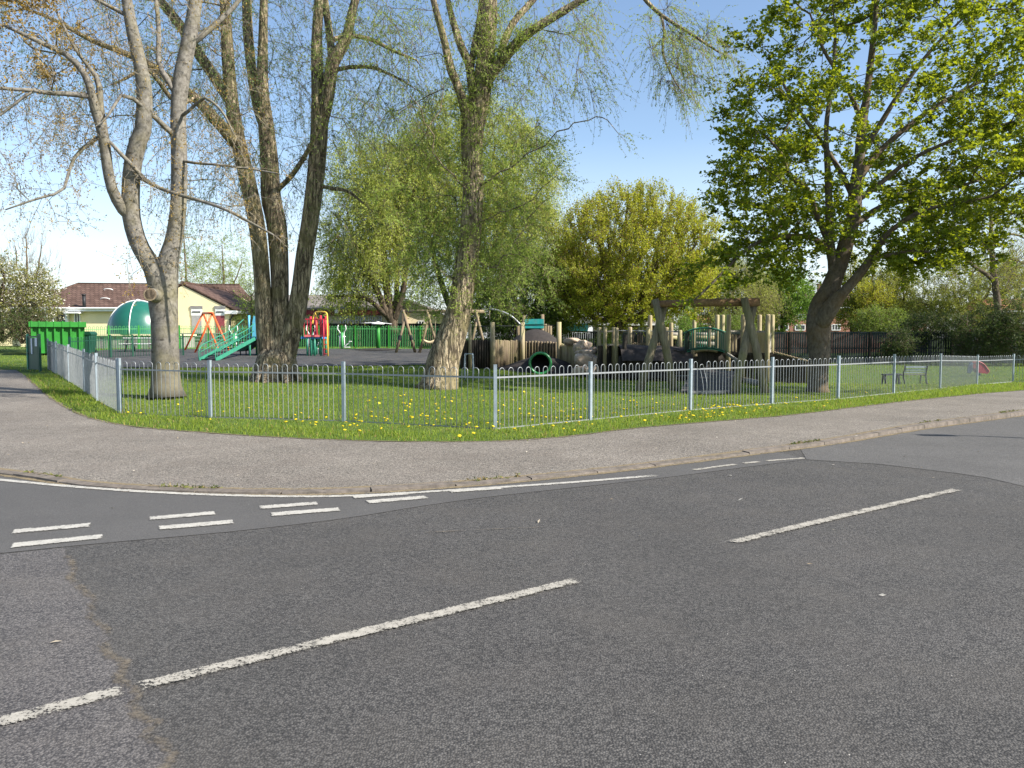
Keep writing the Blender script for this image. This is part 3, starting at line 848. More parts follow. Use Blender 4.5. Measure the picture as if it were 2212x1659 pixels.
# --- pale poplar nearest the corner post
def poplar():
    Y = 18.8; T = Tree(11); b = gnd(360, 855); r_ = root = tree_obj('poplar_tree', b, 'pale grey twin-stemmed poplar with a sawn limb stub, almost bare, behind the fence corner')
    L = lambda pts, y1=0, y0=0, **k: T.limb(*trace(Y, pts, y1, y0), **k)
    L([(360, 858, 84), (359, 842, 66), (358, 815, 60), (357, 760, 56), (355, 690, 56), (352, 640, 62), (358, 600, 52), (364, 560, 43), (375, 520, 36), (385, 449, 33), (387, 352, 33), (385, 254, 32), (391, 176, 34), (406, 98, 31), (420, 20, 28), (432, -90, 22), (438, -230, 12), (436, -330, 5)], 0.6)
    L([(351, 645, 50), (334, 586, 42), (312, 548, 37), (297, 520, 37), (283, 460, 37), (285, 371, 36), (297, 310, 35), (309, 281, 34), (312, 203, 32), (305, 150, 28), (293, 98, 27), (277, 20, 23), (262, -90, 16), (255, -220, 6)], -0.7)
    L([(278, 475, 30), (254, 441, 24), (236, 390, 21), (223, 293, 23), (205, 234, 20), (187, 168, 14), (148, 121, 12), (100, 98, 10), (59, 78, 9), (10, 55, 6)], -1.5, -0.3)
    L([(252, 318, 17), (238, 290, 16), (220, 234, 15), (214, 176, 12), (196, 150, 9), (160, 100, 7), (120, 20, 5)], -1.0, -0.5)
    L([(196, 222, 13), (170, 213, 12), (148, 207, 11), (110, 204, 10), (78, 197, 9), (0, 191, 7), (-60, 185, 5)], -2.2, -0.9)
    L([(80, 200, 7), (50, 215, 6), (0, 250, 5), (-50, 275, 3)], -2.0, -1.6)
    L([(207, 293, 9), (180, 315, 9), (156, 344, 8), (140, 400, 7), (130, 415, 6), (78, 430, 5), (12, 453, 3)], -1.8, -0.7)
    L([(367, 292, 13), (345, 268, 12), (312, 234, 10), (266, 203, 8), (240, 240, 6), (222, 262, 4)], -1.2)
    L([(370, 211, 14), (355, 170, 13), (341, 137, 12), (343, 70, 11), (338, 10, 9), (330, -60, 6)], 0.8)
    L([(391, 238, 8), (420, 226, 7), (441, 207, 6), (480, 240, 5), (505, 290, 3)], -0.8)
    L([(422, 96, 14), (445, 75, 13), (469, 51, 12), (512, 8, 9), (540, -40, 6)], 1.0, 0.4)
    L([(322, 387, 10), (356, 410, 9), (391, 422, 9), (440, 436, 8), (488, 453, 7), (540, 480, 6), (590, 507, 4)], -1.3, -0.2)
    L([(307, 350, 8), (270, 330, 9), (250, 312, 8), (236, 300, 7)], -0.8, -0.6)
    L([(378, 345, 7), (420, 352, 6), (470, 356, 5), (540, 365, 4), (600, 375, 3)], -1.0, 0.2)
    L([(283, 25, 10), (240, 10, 8), (190, -10, 7), (100, -30, 5), (20, -20, 3)], -1.0, -0.6)
    g = T.rng
    A = np.vstack([oell(g, 140, 130, Y - 0.6, 210, 220, 2.6, 120), oell(g, 110, 360, Y - 0.5, 150, 150, 1.8, 75), oell(g, 330, 100, Y, 240, 260, 2.2, 85),
                   oell(g, 430, 400, Y - 0.4, 170, 130, 1.5, 50), oell(g, 230, -250, Y, 330, 170, 3, 90), oell(g, 330, 560, Y - 0.8, 90, 60, 0.5, 8)])
    T.grow(A, 0.30, 0.02, 0.14, 0.8); T.radii(0.0055, 0.46)
    tips = np.array(T.tips); S = T.P[tips]; D = dirs_out(T, tips, at(330, 350, Y), -0.1)
    PL = sprays(g, S, D, 4, 0.55, 4, 0.6, 0.02, 0.28); P2 = sprays(g, PL[:, 2], PL[:, 3] - PL[:, 2] + 1e-4, 2, 0.28, 3, 0.25, 0.0, 0.3)
    mb = MB(); T.wood(mb, 14)
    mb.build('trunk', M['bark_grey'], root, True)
    mb = MB(); twig_mesh(mb, PL, 0.005, 0.0025); twig_mesh(mb, P2, 0.003, 0.0018)
    leaves_on(mb, g, PL, 4, 0.055, 0.022, 1, 0.3, 0.02, 0.4); leaves_on(mb, g, P2, 3, 0.05, 0.022, 1, 0.3, 0.02, 0.5)
    q = at(20, 25, Y - 0.8); sel = PL[np.linalg.norm((PL[:, 0] - q) * [1, 0.4, 1], axis=1) < 1.3]
    if len(sel): leaves_on(mb, g, sel, 26, 0.075, 0.04, 1, 0.2, 0.08, 0.2)
    # ochre catkin tufts along the stems
    cc = T.P[:T.n][(T.r[:T.n] > 0.03) & (T.r[:T.n] < 0.2)]; cc = cc[g.integers(0, len(cc), 46)]
    for c in cc:
        k = 14; leaf_mesh(mb, g, c + g.normal(0, 0.10, (k, 3)), g.normal(0, 1, (k, 3)), 0.06, 0.025, 1)
    mb.build('crown', [M['bark_pale_twig'], M['leaf_bud']], root)
    # sawn limb stub with dark heart
    c = at(324, 636, Y - 0.62); e = at(340, 640, Y - 0.12)
    mb = MB(); mb.tube([e, (c + e) / 2, c], [0.17, 0.165, 0.15], 14, False); st = mb.build('sawn_stub', M['bark_grey'], root, True)
    dv = (c - e) / np.linalg.norm(c - e); mb = MB(); mb.tube([c - dv * 0.02, c + dv * 0.004], [0.118, 0.118], 14, True); mb.build('heartwood', M['bark_dark'], st)
    mb = MB(); mb.tube([c - dv * 0.02, c + dv * 0.001], [0.148, 0.148], 14, True); mb.build('cut_face', M['log'], st)


# --- three-stemmed willow
def triple():
    Y = 24.1; T = Tree(12); b = gnd(600, 820); root = tree_obj('willow_tree', b, 'big furrowed willow with three tall stems rising from one base, before the slide')
    L = lambda pts, y1=0, y0=0, **k: T.limb(*trace(Y, pts, y1, y0), **k)
    T.limb(*trace(Y, [(596, 830, 128), (596, 814, 106), (597, 796, 94), (598, 776, 84), (600, 756, 70)], 0), tip=False)
    L([(580, 800, 62), (575, 740, 44), (569, 660, 36), (565, 586, 34), (555, 488, 35), (535, 391, 34), (516, 310, 31), (500, 215, 28), (492, 117, 26), (487, 30, 22), (480, -80, 16), (470, -220, 7)], -0.5)
    L([(602, 790, 60), (605, 730, 40), (605, 660, 36), (604, 586, 38), (598, 488, 42), (586, 430, 42), (582, 352, 38), (575, 273, 33), (567, 195, 26), (568, 98, 20), (570, 0, 16), (574, -120, 12), (580, -240, 5)], 0.6)
    L([(616, 800, 62), (625, 745, 46), (638, 690, 41), (649, 625, 38), (658, 553, 37), (671, 469, 36), (683, 371, 37), (690, 273, 37), (688, 200, 30), (684, 98, 23), (689, 0, 20), (692, -120, 14), (690, -240, 6)], 0.1)
    L([(690, 285, 30), (700, 245, 27), (708, 215, 25), (718, 137, 29), (735, 108, 26), (750, 78, 22), (762, 20, 18), (785, -60, 14), (800, -170, 6)], -0.5)
    L([(716, 140, 18), (712, 78, 16), (702, 0, 14), (695, -110, 9)], 0.8)
    L([(517, 320, 28), (500, 300, 28), (484, 280, 26), (455, 248, 24), (430, 219, 22), (400, 195, 20), (367, 172, 18), (312, 133, 15), (254, 109, 12), (195, 86, 10), (125, 47, 8), (60, 20, 5)], -1.8, -0.4)
    L([(500, 215, 24), (480, 190, 24), (457, 156, 23), (425, 110, 22), (400, 70, 21), (370, 30, 20), (340, -5, 18), (290, -60, 12), (230, -110, 6)], 1.0, -0.3)
    L([(578, 290, 26), (560, 240, 23), (545, 160, 21), (536, 78, 21), (533, 0, 20), (528, -120, 12), (520, -230, 5)], 1.2, 0.5)
    L([(728, 150, 10), (760, 144, 9), (801, 145, 8), (830, 155, 7), (862, 170, 5)], -0.9, 0)
    L([(700, 90, 12), (750, 78, 10), (800, 85, 9), (850, 110, 7), (900, 130, 4)], 1.2, 0.2)
    L([(610, 414, 11), (640, 370, 11), (672, 312, 9), (690, 260, 6)], -1.2, 0.3)
    L([(690, 402, 9), (720, 408, 9), (754, 414, 8), (785, 440, 4)], -0.5, 0)
    L([(400, 195, 12), (370, 215, 10), (320, 150, 9), (270, 170, 6)], -2.2, -1.5)
    g = T.rng
    A = np.vstack([oell(g, 200, 80, Y - 0.6, 270, 210, 3, 210), oell(g, 540, 180, Y, 190, 280, 3, 190), oell(g, 800, 140, Y, 130, 190, 2.4, 100),
                   oell(g, 500, -220, Y, 480, 160, 4, 120), oell(g, 450, 330, Y, 130, 150, 2.4, 55), oell(g, 690, 420, Y, 80, 140, 1.5, 26)])
    T.grow(A, 0.4, 0.05, 0.10, 0.8); T.radii(0.0085, 0.47)
    tips = np.array(T.tips); S = T.P[tips]; D = dirs_out(T, tips, at(560, 350, Y), 0.1)
    PL = sprays(g, S, D, 7, 1.1, 6, 0.7, 0.30, 0.14)
    st = T.P[:T.n][(T.r[:T.n] > 0.05)]; st = st[(st[:, 2] > 4.0)]; st = st[g.integers(0, len(st), 120)]
    PS = sprays(g, st, g.normal(0, 1, (len(st), 3)) * [1, 1, 0.4] + [0, 0, 0.5], 3, 0.5, 4, 0.4, 0.1, 0.25)
    mb = MB(); T.wood(mb, 16); mb.build('trunk', M['bark_willow'], root, True)
    mb = MB(); twig_mesh(mb, PL, 0.005, 0.0022); twig_mesh(mb, PS, 0.004, 0.002)
    leaves_on(mb, g, PL, 14, 0.068, 0.018, 1, 0.7, 0.015, 0.15, 0.3); leaves_on(mb, g, PS, 8, 0.055, 0.017, 1, 0.5, 0.03, 0.2)
    mb.build('crown', [M['bark_twig'], M['leaf_willow_dark']], root)
    # flared roots
    mb = MB()
    for du, dv, l in ((-62, 4, .5), (-30, 12, .5), (20, 14, .45), (52, 6, .45), (-48, 10, .4)):
        e = gnd(600 + du, 822 + dv * 0.5); s0 = at(600 + du * 0.5, 790, Y - 0.1)
        mb.tube([s0, (s0 * 0.4 + e * 0.6) + [0, 0, 0.04], e - [0, 0, 0.06]], [0.13, 0.12, 0.05], 10)
    mb.build('root', M['bark_willow'], root, True)


# --- leaning willow in the middle
def leaning():
    Y = 21.7; T = Tree(13); b = gnd(952, 838); root = tree_obj('willow_tree', b, 'leaning rough-barked willow, trunk furred with fresh shoots, beside the log palisade')
    L = lambda pts, y1=0, y0=0, **k: T.limb(*trace(Y, pts, y1, y0), **k)
    L([(945, 848, 100), (950, 828, 82), (958, 778, 70), (975, 728, 63), (990, 678, 56), (999, 628, 50), (1006, 578, 48), (1015, 520, 46), (1020, 450, 45), (1023, 391, 45), (1019, 313, 46), (1024, 254, 52), (1040, 195, 42), (1049, 117, 37), (1056, 39, 37), (1059, -40, 28), (1064, -140, 18), (1070, -260, 7)], 0.5)
    L([(1012, 280, 24), (1002, 235, 20), (992, 195, 18), (976, 156, 19), (966, 118, 17), (957, 78, 15), (938, 8, 13), (920, -70, 10), (905, -160, 4)], -0.8)
    L([(1018, 230, 20), (1015, 170, 18), (1012, 137, 18), (992, 90, 17), (969, 8, 12), (955, -80, 8)], 0.9)
    L([(1016, 150, 16), (1026, 95, 16), (1035, 50, 15), (1042, -20, 13), (1038, -120, 7)], 1.2, 0.3)
    L([(1050, 190, 26), (1064, 160, 25), (1086, 129, 24), (1133, 78, 20), (1199, 35, 17), (1258, 0, 14), (1330, -32, 11), (1375, -22, 10), (1396, 2, 9), (1426, 31, 8), (1457, 51, 7), (1512, 86, 6), (1552, 112, 4)], -1.6, 0)
    L([(1420, 25, 7), (1433, 66, 6), (1430, 109, 5), (1445, 150, 4), (1470, 195, 3)], -1.9, -1.5)
    L([(1072, 140, 16), (1090, 85, 17), (1113, 43, 16), (1152, 0, 14), (1200, -60, 10), (1240, -130, 5)], 1.4, 0.3)
    L([(1010, 420, 4.4), (985, 390, 4.4), (945, 345, 3.85), (930, 300, 3.3), (905, 240, 2.75), (880, 200, 1.65)], -1.2, -0.2, wob=0.06)
    L([(1030, 400, 3.85), (1080, 372, 3.85), (1160, 320, 3.3), (1258, 258, 2.75), (1310, 258, 2.2), (1332, 285, 1.1)], -1.4, -0.2, wob=0.06)
    L([(1028, 480, 3.3), (1090, 460, 2.75), (1150, 430, 2.2), (1210, 360, 1.65)], -1.0, -0.1, wob=0.06)
    L([(1020, 560, 3.3), (1080, 575, 2.75), (1130, 490, 2.2), (1180, 430, 1.65)], -0.6, 0, wob=0.06)
    g = T.rng
    n0 = T.n
    A = np.vstack([oell(g, 1050, 60, Y, 270, 170, 2.8, 95), oell(g, 1230, 120, Y - 1.0, 90, 120, 1.2, 24), oell(g, 1455, 90, Y - 1.4, 70, 100, 0.8, 26), oell(g, 850, 170, Y, 140, 160, 2, 60),
                   oell(g, 1080, -230, Y, 380, 160, 3.4, 90)])
    T.grow(A, 0.4, 0.05, 0.10, 0.8)
    sh = np.vstack([oell(g, 1100, 420, Y + 0.5, 90, 240, 1.0, 75), oell(g, 940, 430, Y + 0.5, 75, 240, 1.0, 60), oell(g, 930, 590, Y + 0.3, 80, 100, 0.9, 45), oell(g, 1120, 570, Y + 0.4, 120, 110, 1.0, 70), oell(g, 1130, 360, Y - 0.4, 100, 110, 0.9, 30), oell(g, 890, 420, Y, 80, 160, 0.9, 30)])
    T.grow(sh, 0.25, 0.12, 0.14, 0.3); T.radii(0.0055, 0.46)
    tips = np.array(T.tips); S = T.P[tips]; D = dirs_out(T, tips, at(1030, 400, Y), 0.05)
    up = S[:, 2] > at(0, 300, Y)[2]
    PL = sprays(g, S[up], D[up], 8, 1.1, 6, 0.7, 0.32, 0.14)
    arch = (S[:, 0] > at(1380, 0, Y - 1.6)[0]) & up
    PA = sprays(g, S[arch], D[arch], 9, 1.0, 6, 0.6, 0.35, 0.15)
    PL = np.concatenate([PL, PA])
    PS = sprays(g, S[~up], D[~up], 7, 0.6, 5, 0.8, 0.10, 0.24)
    st = T.P[:n0][(T.r[:n0] > 0.12)]; st = st[(st[:, 2] > 2.3)]; st = st[g.integers(0, len(st), 380)]
    P3 = sprays(g, st + g.normal(0, 0.15, st.shape), g.normal(0, 1, (len(st), 3)) * [1, 1, 0.3] + [0, -0.5, 0.5], 5, 0.6, 5, 0.5, 0.14, 0.25)
    mb = MB(); T.wood(mb, 18); mb.build('trunk', M['bark_willow'], root, True)
    mb = MB(); twig_mesh(mb, PL, 0.005, 0.0022); twig_mesh(mb, PS, 0.0045, 0.002); twig_mesh(mb, P3, 0.004, 0.002)
    leaves_on(mb, g, PL, 15, 0.07, 0.019, 1, 0.7, 0.015, 0.15, 0.3); leaves_on(mb, g, PS, 15, 0.07, 0.024, 1, 0.5, 0.03, 0.1); leaves_on(mb, g, P3, 12, 0.065, 0.022, 1, 0.5, 0.03, 0.15)
    mb.build('crown', [M['bark_twig'], M['leaf_willow']], root)


# --- the maple on the right
def maple():
    Y = 22.8; T = Tree(14); b = gnd(1767, 848); root = tree_obj('maple_tree', b, 'spreading maple in fresh leaf with a crooked dark trunk, near the timber swing beam')
    L = lambda pts, y1=0, y0=0, **k: T.limb(*trace(Y, pts, y1, y0), **k)
    L([(1766, 856, 56), (1766, 838, 45), (1767, 803, 40), (1770, 760, 45), (1767, 715, 49), (1768, 690, 50), (1778, 655, 50), (1793, 625, 40), (1806, 590, 35), (1819, 556, 33), (1832, 508, 31), (1844, 469, 29), (1848, 410, 28), (1856, 352, 22), (1860, 293, 19), (1871, 215, 15), (1883, 117, 13), (1891, 39, 10), (1895, -60, 8), (1890, -180, 4)], 0.3)
    L([(1772, 715, 40), (1788, 680, 36), (1803, 655, 34), (1822, 632, 22), (1840, 612, 20), (1864, 583, 19), (1884, 553, 16), (1906, 520, 13), (1930, 494, 11), (1992, 455, 9), (2060, 440, 7), (2140, 425, 5)], -1.6, -0.3)
    L([(1806, 600, 26), (1800, 560, 22), (1793, 527, 19), (1791, 449, 16), (1788, 371, 13), (1785, 273, 10), (1800, 160, 8), (1805, 60, 5)], 1.2)
    L([(1793, 535, 16), (1775, 490, 13), (1762, 461, 11), (1746, 410, 10), (1707, 383, 9), (1690, 335, 7), (1660, 300, 5)], -0.8, 0.6)
    L([(1795, 545, 13), (1770, 522, 12), (1735, 510, 11), (1680, 512, 10), (1640, 522, 8), (1600, 550, 7), (1560, 590, 6), (1525, 625, 5), (1500, 648, 3)], -1.8, 0.2)
    L([(1848, 445, 16), (1875, 420, 14), (1905, 395, 12), (1960, 350, 10), (2040, 310, 8), (2130, 280, 6), (2230, 250, 4)], -1.2, 0.2)
    L([(1852, 390, 16), (1880, 350, 14), (1914, 313, 12), (1992, 250, 10), (2090, 190, 8), (2180, 150, 5)], 1.4, 0.2)
    L([(1856, 340, 14), (1900, 270, 12), (1950, 190, 10), (2010, 110, 8), (2080, 40, 5)], -0.6, 0.2)
    L([(1836, 500, 15), (1870, 470, 14), (1910, 445, 12), (1990, 425, 9), (2080, 400, 7), (2180, 370, 5), (2260, 350, 3)], 1.8, 0.2)
    L([(1846, 430, 12), (1815, 370, 11), (1770, 300, 9), (1720, 230, 7), (1680, 160, 5)], 1.6, 0.2)
    L([(1862, 270, 12), (1830, 190, 9), (1780, 110, 7), (1750, 30, 4)], -1.0, 0.2)
    L([(1880, 555, 9), (1920, 548, 8), (1970, 542, 7), (2020, 545, 5)], -2.4, -1.2)
    g = T.rng
    A = np.vstack([oell(g, 1890, 230, Y, 330, 350, 5.0, 340, 0.75), oell(g, 2190, 280, Y, 260, 270, 4.4, 215, 0.4), oell(g, 1660, 380, Y, 105, 190, 2.6, 75, 0.2), oell(g, 1900, -130, Y, 300, 160, 4.2, 190, 0.3),
                   oell(g, 1700, 530, Y - 0.6, 130, 60, 1.6, 42), oell(g, 2000, 530, Y - 1.2, 160, 45, 1.6, 45), oell(g, 1570, 590, Y - 1.2, 70, 45, 0.7, 14), oell(g, 2120, 440, Y - 0.5, 130, 80, 3, 50)])
    hole = lambda u, v, r: np.linalg.norm((A - at(u, v, Y)) * [1, 0.35, 1], axis=1) > r
    A = A[hole(1790, 420, 0.55) & hole(1770, 590, 0.75) & hole(1860, 500, 0.55)]
    A = A[A[:, 2] > at(0, 610, Y)[2]]
    T.grow(A, 0.35, 0.03, 0.12, 0.9); T.radii(0.0085, 0.46)
    tips = np.array(T.tips); S = T.P[tips]; D = dirs_out(T, tips, at(1850, 420, Y), 0.15)
    PL = sprays(g, S, D, 5, 0.55, 4, 0.6, 0.02, 0.2)
    mb = MB(); T.wood(mb, 16); mb.build('trunk', M['bark_maple'], root, True)
    mb = MB(); twig_mesh(mb, PL, 0.006, 0.003)
    # leaves in flat rosettes hanging off each shoot
    q = PL[:, 1:].reshape(-1, 3); q = np.repeat(q, 6, 0) + g.normal(0, 0.06, (len(q) * 6, 3)) * [1, 1, 0.6]
    leaf_mesh(mb, g, q, g.normal(0, 1, q.shape) * [1, 1, 0.35] + [0, 0, -0.35], 0.095, 0.085, 1, 1.6, 0.55)
    mb.build('crown', [M['bark_twig'], M['leaf_maple']], root)


for f_ in (poplar, triple, leaning, maple): f_()


# --- trees of the middle distance and beyond
def simple_tree(name, label, base, stems, A, wood, leaf, seed, group=None, rt=0.008, seg=0.5, up=0.05, spray=(6, 0.8, 4, 0.6, 0.05, 0.15), per=12, lw=(0.09, 0.035), back=0.8, twig=(0.006, 0.003), tang=0.4, upd=0.2, cen=None, off=0.05):
    T = Tree(seed); root = tree_obj(name, base, label, group)
    for pts, rad in stems: T.limb(pts, rad, 0.4, 0.02)
    T.grow(A, seg, up, 0.10, back); T.radii(rt, 0.45)
    g = T.rng; tips = np.array(T.tips); S = T.P[tips]
    D = dirs_out(T, tips, np.array(base) + [0, 0, 3] if cen is None else cen, upd)
    PL = sprays(g, S, D, *spray)
    mb = MB(); T.wood(mb, 8); mb.build('trunk', wood, root, True)
    mb = MB(); twig_mesh(mb, PL, *twig)
    if per: leaves_on(mb, g, PL, per, lw[0], lw[1], 1, tang, off, 0.1)
    mb.build('crown', [M['bark_twig'], leaf], root)
    return root


def stems_px(Y, lst): return [trace(Y, p, y1) for p, y1 in lst]


g0 = np.random.default_rng(77)
WEEP = (9, 2.6, 7, 0.5, 0.40, 0.08)
# two round weeping willows behind the play area
Yw = 51
simple_tree('weeping_willow_tree', 'dark-limbed rounded weeping willow with many fanning stems, behind the log swing', G(*at(845, 729, Yw)[:2]),
            stems_px(Yw, [([(848, 720, 26), (846, 690, 22), (838, 640, 17), (830, 560, 13), (826, 470, 10), (822, 400, 6)], 0.5), ([(842, 700, 18), (820, 640, 13), (790, 580, 10), (765, 520, 7), (750, 460, 4)], -1),
                          ([(850, 700, 18), (868, 640, 14), (880, 560, 11), (890, 460, 8), (895, 380, 5)], -0.6), ([(846, 700, 14), (858, 620, 11), (856, 520, 8), (862, 420, 5)], 1), ([(840, 690, 14), (800, 650, 9), (760, 640, 6), (725, 640, 4)], -1.4)]),
            np.vstack([oell(g0, 805, 470, Yw, 92, 170, 3.2, 230, 0.5), oell(g0, 860, 430, Yw, 85, 140, 3, 130, 0.4), oell(g0, 770, 580, Yw, 62, 80, 2.2, 70, 0.3)]), M['bark_dark'], M['leaf_weeping'], 21,
            spray=(13, 2.0, 7, 0.5, 0.36, 0.10), per=16, lw=(0.15, 0.05), tang=0.7, rt=0.012)
simple_tree('weeping_willow_tree', 'tallest domed weeping willow, pale green, seen behind the leaning willow trunk', G(*at(985, 729, Yw + 2)[:2]),
            stems_px(Yw + 2, [([(985, 720, 26), (985, 660, 22), (992, 560, 17), (1005, 450, 12), (1015, 330, 8), (1020, 250, 4)], 0.5), ([(982, 690, 16), (950, 600, 12), (925, 500, 9), (915, 400, 6)], -0.8),
                              ([(990, 680, 16), (1040, 590, 12), (1085, 500, 9), (1110, 400, 6)], -0.6), ([(985, 670, 14), (1030, 540, 10), (1060, 400, 7), (1070, 300, 4)], 1.2), ([(990, 690, 12), (1070, 620, 9), (1130, 560, 6)], -1.5)]),
            np.vstack([oell(g0, 1025, 395, Yw + 2, 170, 185, 4.2, 430, 0.55), oell(g0, 1090, 500, Yw + 2, 115, 120, 3, 140, 0.4), oell(g0, 940, 480, Yw + 2, 70, 150, 3, 90, 0.3)]), M['bark_dark'], M['leaf_weeping'], 22,
            spray=(13, 2.0, 7, 0.5, 0.36, 0.10), per=16, lw=(0.15, 0.05), tang=0.7, rt=0.012)
# bushy willow left of the golden tree
Yb = 48
simple_tree('goat_willow_tree', 'low bushy willow thicket behind the teal panel and rubber mound', G(*at(1130, 729, Yb)[:2]),
            stems_px(Yb, [([(1128, 730, 10), (1120, 670, 8), (1095, 610, 5)], -0.5), ([(1134, 730, 10), (1150, 670, 8), (1180, 610, 5)], 0.4), ([(1130, 720, 9), (1135, 650, 7), (1140, 580, 4)], 0.2), ([(1140, 720, 8), (1190, 690, 6), (1225, 660, 4)], -0.5), ([(1122, 715, 8), (1080, 690, 6), (1050, 660, 4)], -0.5)]),
            np.vstack([oell(g0, 1135, 640, Yb, 115, 90, 2.6, 300, 0.4), oell(g0, 1205, 610, Yb, 60, 80, 2, 100), oell(g0, 1060, 670, Yb, 60, 55, 1.6, 80), oell(g0, 1180, 690, Yb, 80, 30, 1.6, 70)]), M['bark_dark'], M['leaf_mid'], 23,
            spray=(9, 0.9, 4, 0.6, 0.08, 0.2), per=15, lw=(0.11, 0.05))
# golden-leaved upright tree
Yg = 45
fan = [([(1336, 722, 20), (1334, 690, 17), (1334, 640, 13), (1340, 560, 9), (1350, 480, 6), (1358, 432, 3)], 0.3)]
for i, (u, v, m_) in enumerate(((1235, 540, 0.7), (1205, 610, -0.6), (1290, 480, -0.8), (1310, 450, 0.9), (1400, 450, -0.5), (1440, 470, 0.8), (1505, 520, -0.6), (1535, 590, 0.5), (1260, 500, 1.2), (1380, 440, 1.3), (1420, 560, -1.5), (1290, 600, -1.6))):
    fan.append(([(1336 + (u - 1336) * 0.08, 700 - i % 3 * 8, 11), (1336 + (u - 1336) * 0.4, 720 + (v - 720) * 0.3, 8), (1336 + (u - 1336) * 0.75, 720 + (v - 720) * 0.65, 6), (u, v, 3)], m_ * 2))
simple_tree('maple_tree', 'golden-green upright maple with many fanning branches, behind the middle of the timber fort', G(*at(1336, 729, Yg)[:2]), stems_px(Yg, fan),
            np.vstack([oell(g0, 1365, 570, Yg, 195, 148, 4.6, 900, 0.4), oell(g0, 1245, 620, Yg, 60, 70, 2, 90), oell(g0, 1290, 640, Yg, 95, 60, 2.6, 130), oell(g0, 1460, 625, Yg, 80, 65, 2.6, 110)]), M['bark_dark'], M['leaf_gold'], 24,
            spray=(10, 0.85, 5, 0.36, -0.07, 0.14), per=13, lw=(0.10, 0.065), upd=0.7, rt=0.009, up=0.12, back=1.6)
# yellow weeping willow and bright tree beyond the fort
simple_tree('weeping_willow_tree', 'yellow-green weeping willow hanging behind the timber swing beam', G(*at(1560, 729, 60)[:2]),
            stems_px(60, [([(1560, 720, 12), (1555, 670, 10), (1545, 610, 7), (1540, 580, 4)], 0), ([(1560, 690, 8), (1580, 640, 6), (1600, 600, 4)], 0.6), ([(1556, 680, 8), (1530, 630, 6), (1510, 610, 4)], -0.5)]),
            np.vstack([oell(g0, 1562, 630, 60, 95, 66, 3, 230, 0.4), oell(g0, 1600, 660, 60, 60, 45, 2, 70)]), M['bark_dark'], M['leaf_yellow'], 25, spray=(10, 2.2, 6, 0.5, 0.42, 0.08), per=13, lw=(0.16, 0.05), tang=0.7)
simple_tree('sycamore_tree', 'bright green rounded tree between the swing beam and the maple trunk', G(*at(1690, 729, 62)[:2]),
            stems_px(62, [([(1690, 722, 9), (1690, 690, 8), (1688, 640, 6), (1690, 600, 3)], 0), ([(1690, 700, 7), (1712, 660, 5), (1728, 630, 3)], 0.5), ([(1688, 700, 7), (1665, 665, 5), (1648, 640, 3)], -0.4)]),
            oell(g0, 1688, 650, 62, 60, 66, 2.4, 230, 0.4), M['bark_dark'], M['leaf_bright'], 26, spray=(6, 0.9, 4, 0.7, 0.04, 0.2), per=13, lw=(0.15, 0.10))
simple_tree('willow_tree', 'tall hazy grey-green willow far behind the bright green tree', G(*at(1612, 729, 78)[:2]),
            stems_px(78, [([(1612, 725, 7), (1612, 650, 6), (1614, 580, 4), (1614, 545, 2)], 0)]),
            oell(g0, 1612, 595, 78, 36, 62, 2, 80, 0.3), M['bark_dark'], M['leaf_blue'], 27, spray=(8, 1.6, 5, 0.5, 0.35, 0.1), per=12, lw=(0.16, 0.05), tang=0.7)
# slender saplings in front of the houses
lab = ['thin half-bare sapling with yellow buds beside the maple trunk, before the brick houses', 'slim sapling standing second from the maple trunk, before the brick houses', 'tall thin tree with a straight pale stem in the middle of the sapling row',
       'slender yellow-budded sapling near the upstairs windows of the brick terrace', 'tall straight thin tree near the end of the sapling row, bare-topped', 'leaning thin sapling just before the gable house', 'last low yellow sapling of the row, touching the gable house']
for i, (u, v, ru, y) in enumerate(((1838, 560, 20, 57), (1862, 590, 18, 56), (1884, 545, 18, 58), (1906, 600, 20, 55.5), (1934, 548, 16, 57), (1952, 590, 16, 56), (1890, 630, 36, 54))):
    simple_tree('sapling_tree', lab[i], G(*at(u, 729, y)[:2]), stems_px(y, [([(u, 724, 6), (u + 2, 680, 5), (u - 1, 620, 4), (u + 1, v, 1.5)], 0)]),
                np.vstack([oell(g0, u, (v + 715) / 2 - 8, y, ru * 1.15, (715 - v) / 2 + 10, 0.9, 75), oell(g0, u, 685, y, ru * 1.3, 34, 0.9, 50)]), M['bark_twig'], M['leaf_yellow'] if i % 2 else M['leaf_gold'], 30 + i, 'slender saplings before the houses',
                spray=(7, 0.7, 4, 0.35, -0.12, 0.2), per=10, lw=(0.11, 0.055), upd=0.8, up=0.2, back=1.4)
simple_tree('willow_tree', 'broad yellow-green bushy tree behind the park bench, before the dark fence end', G(*at(2085, 729, 53)[:2]),
            stems_px(53, [([(2080, 726, 10), (2075, 680, 8), (2060, 630, 5)], 0), ([(2085, 720, 9), (2110, 670, 7), (2140, 620, 4)], 0.5), ([(2090, 715, 8), (2150, 680, 6), (2200, 650, 4)], 0.4), ([(2078, 715, 8), (2030, 680, 5), (2005, 660, 3)], -0.5)]),
            np.vstack([oell(g0, 2105, 640, 53, 130, 75, 3, 340, 0.3), oell(g0, 2040, 670, 53, 62, 48, 2, 110), oell(g0, 2190, 600, 53, 70, 60, 2, 90)]), M['bark_twig'], M['leaf_yellow'], 40, spray=(7, 0.8, 4, 0.5, 0.0, 0.2), per=12, lw=(0.11, 0.05))
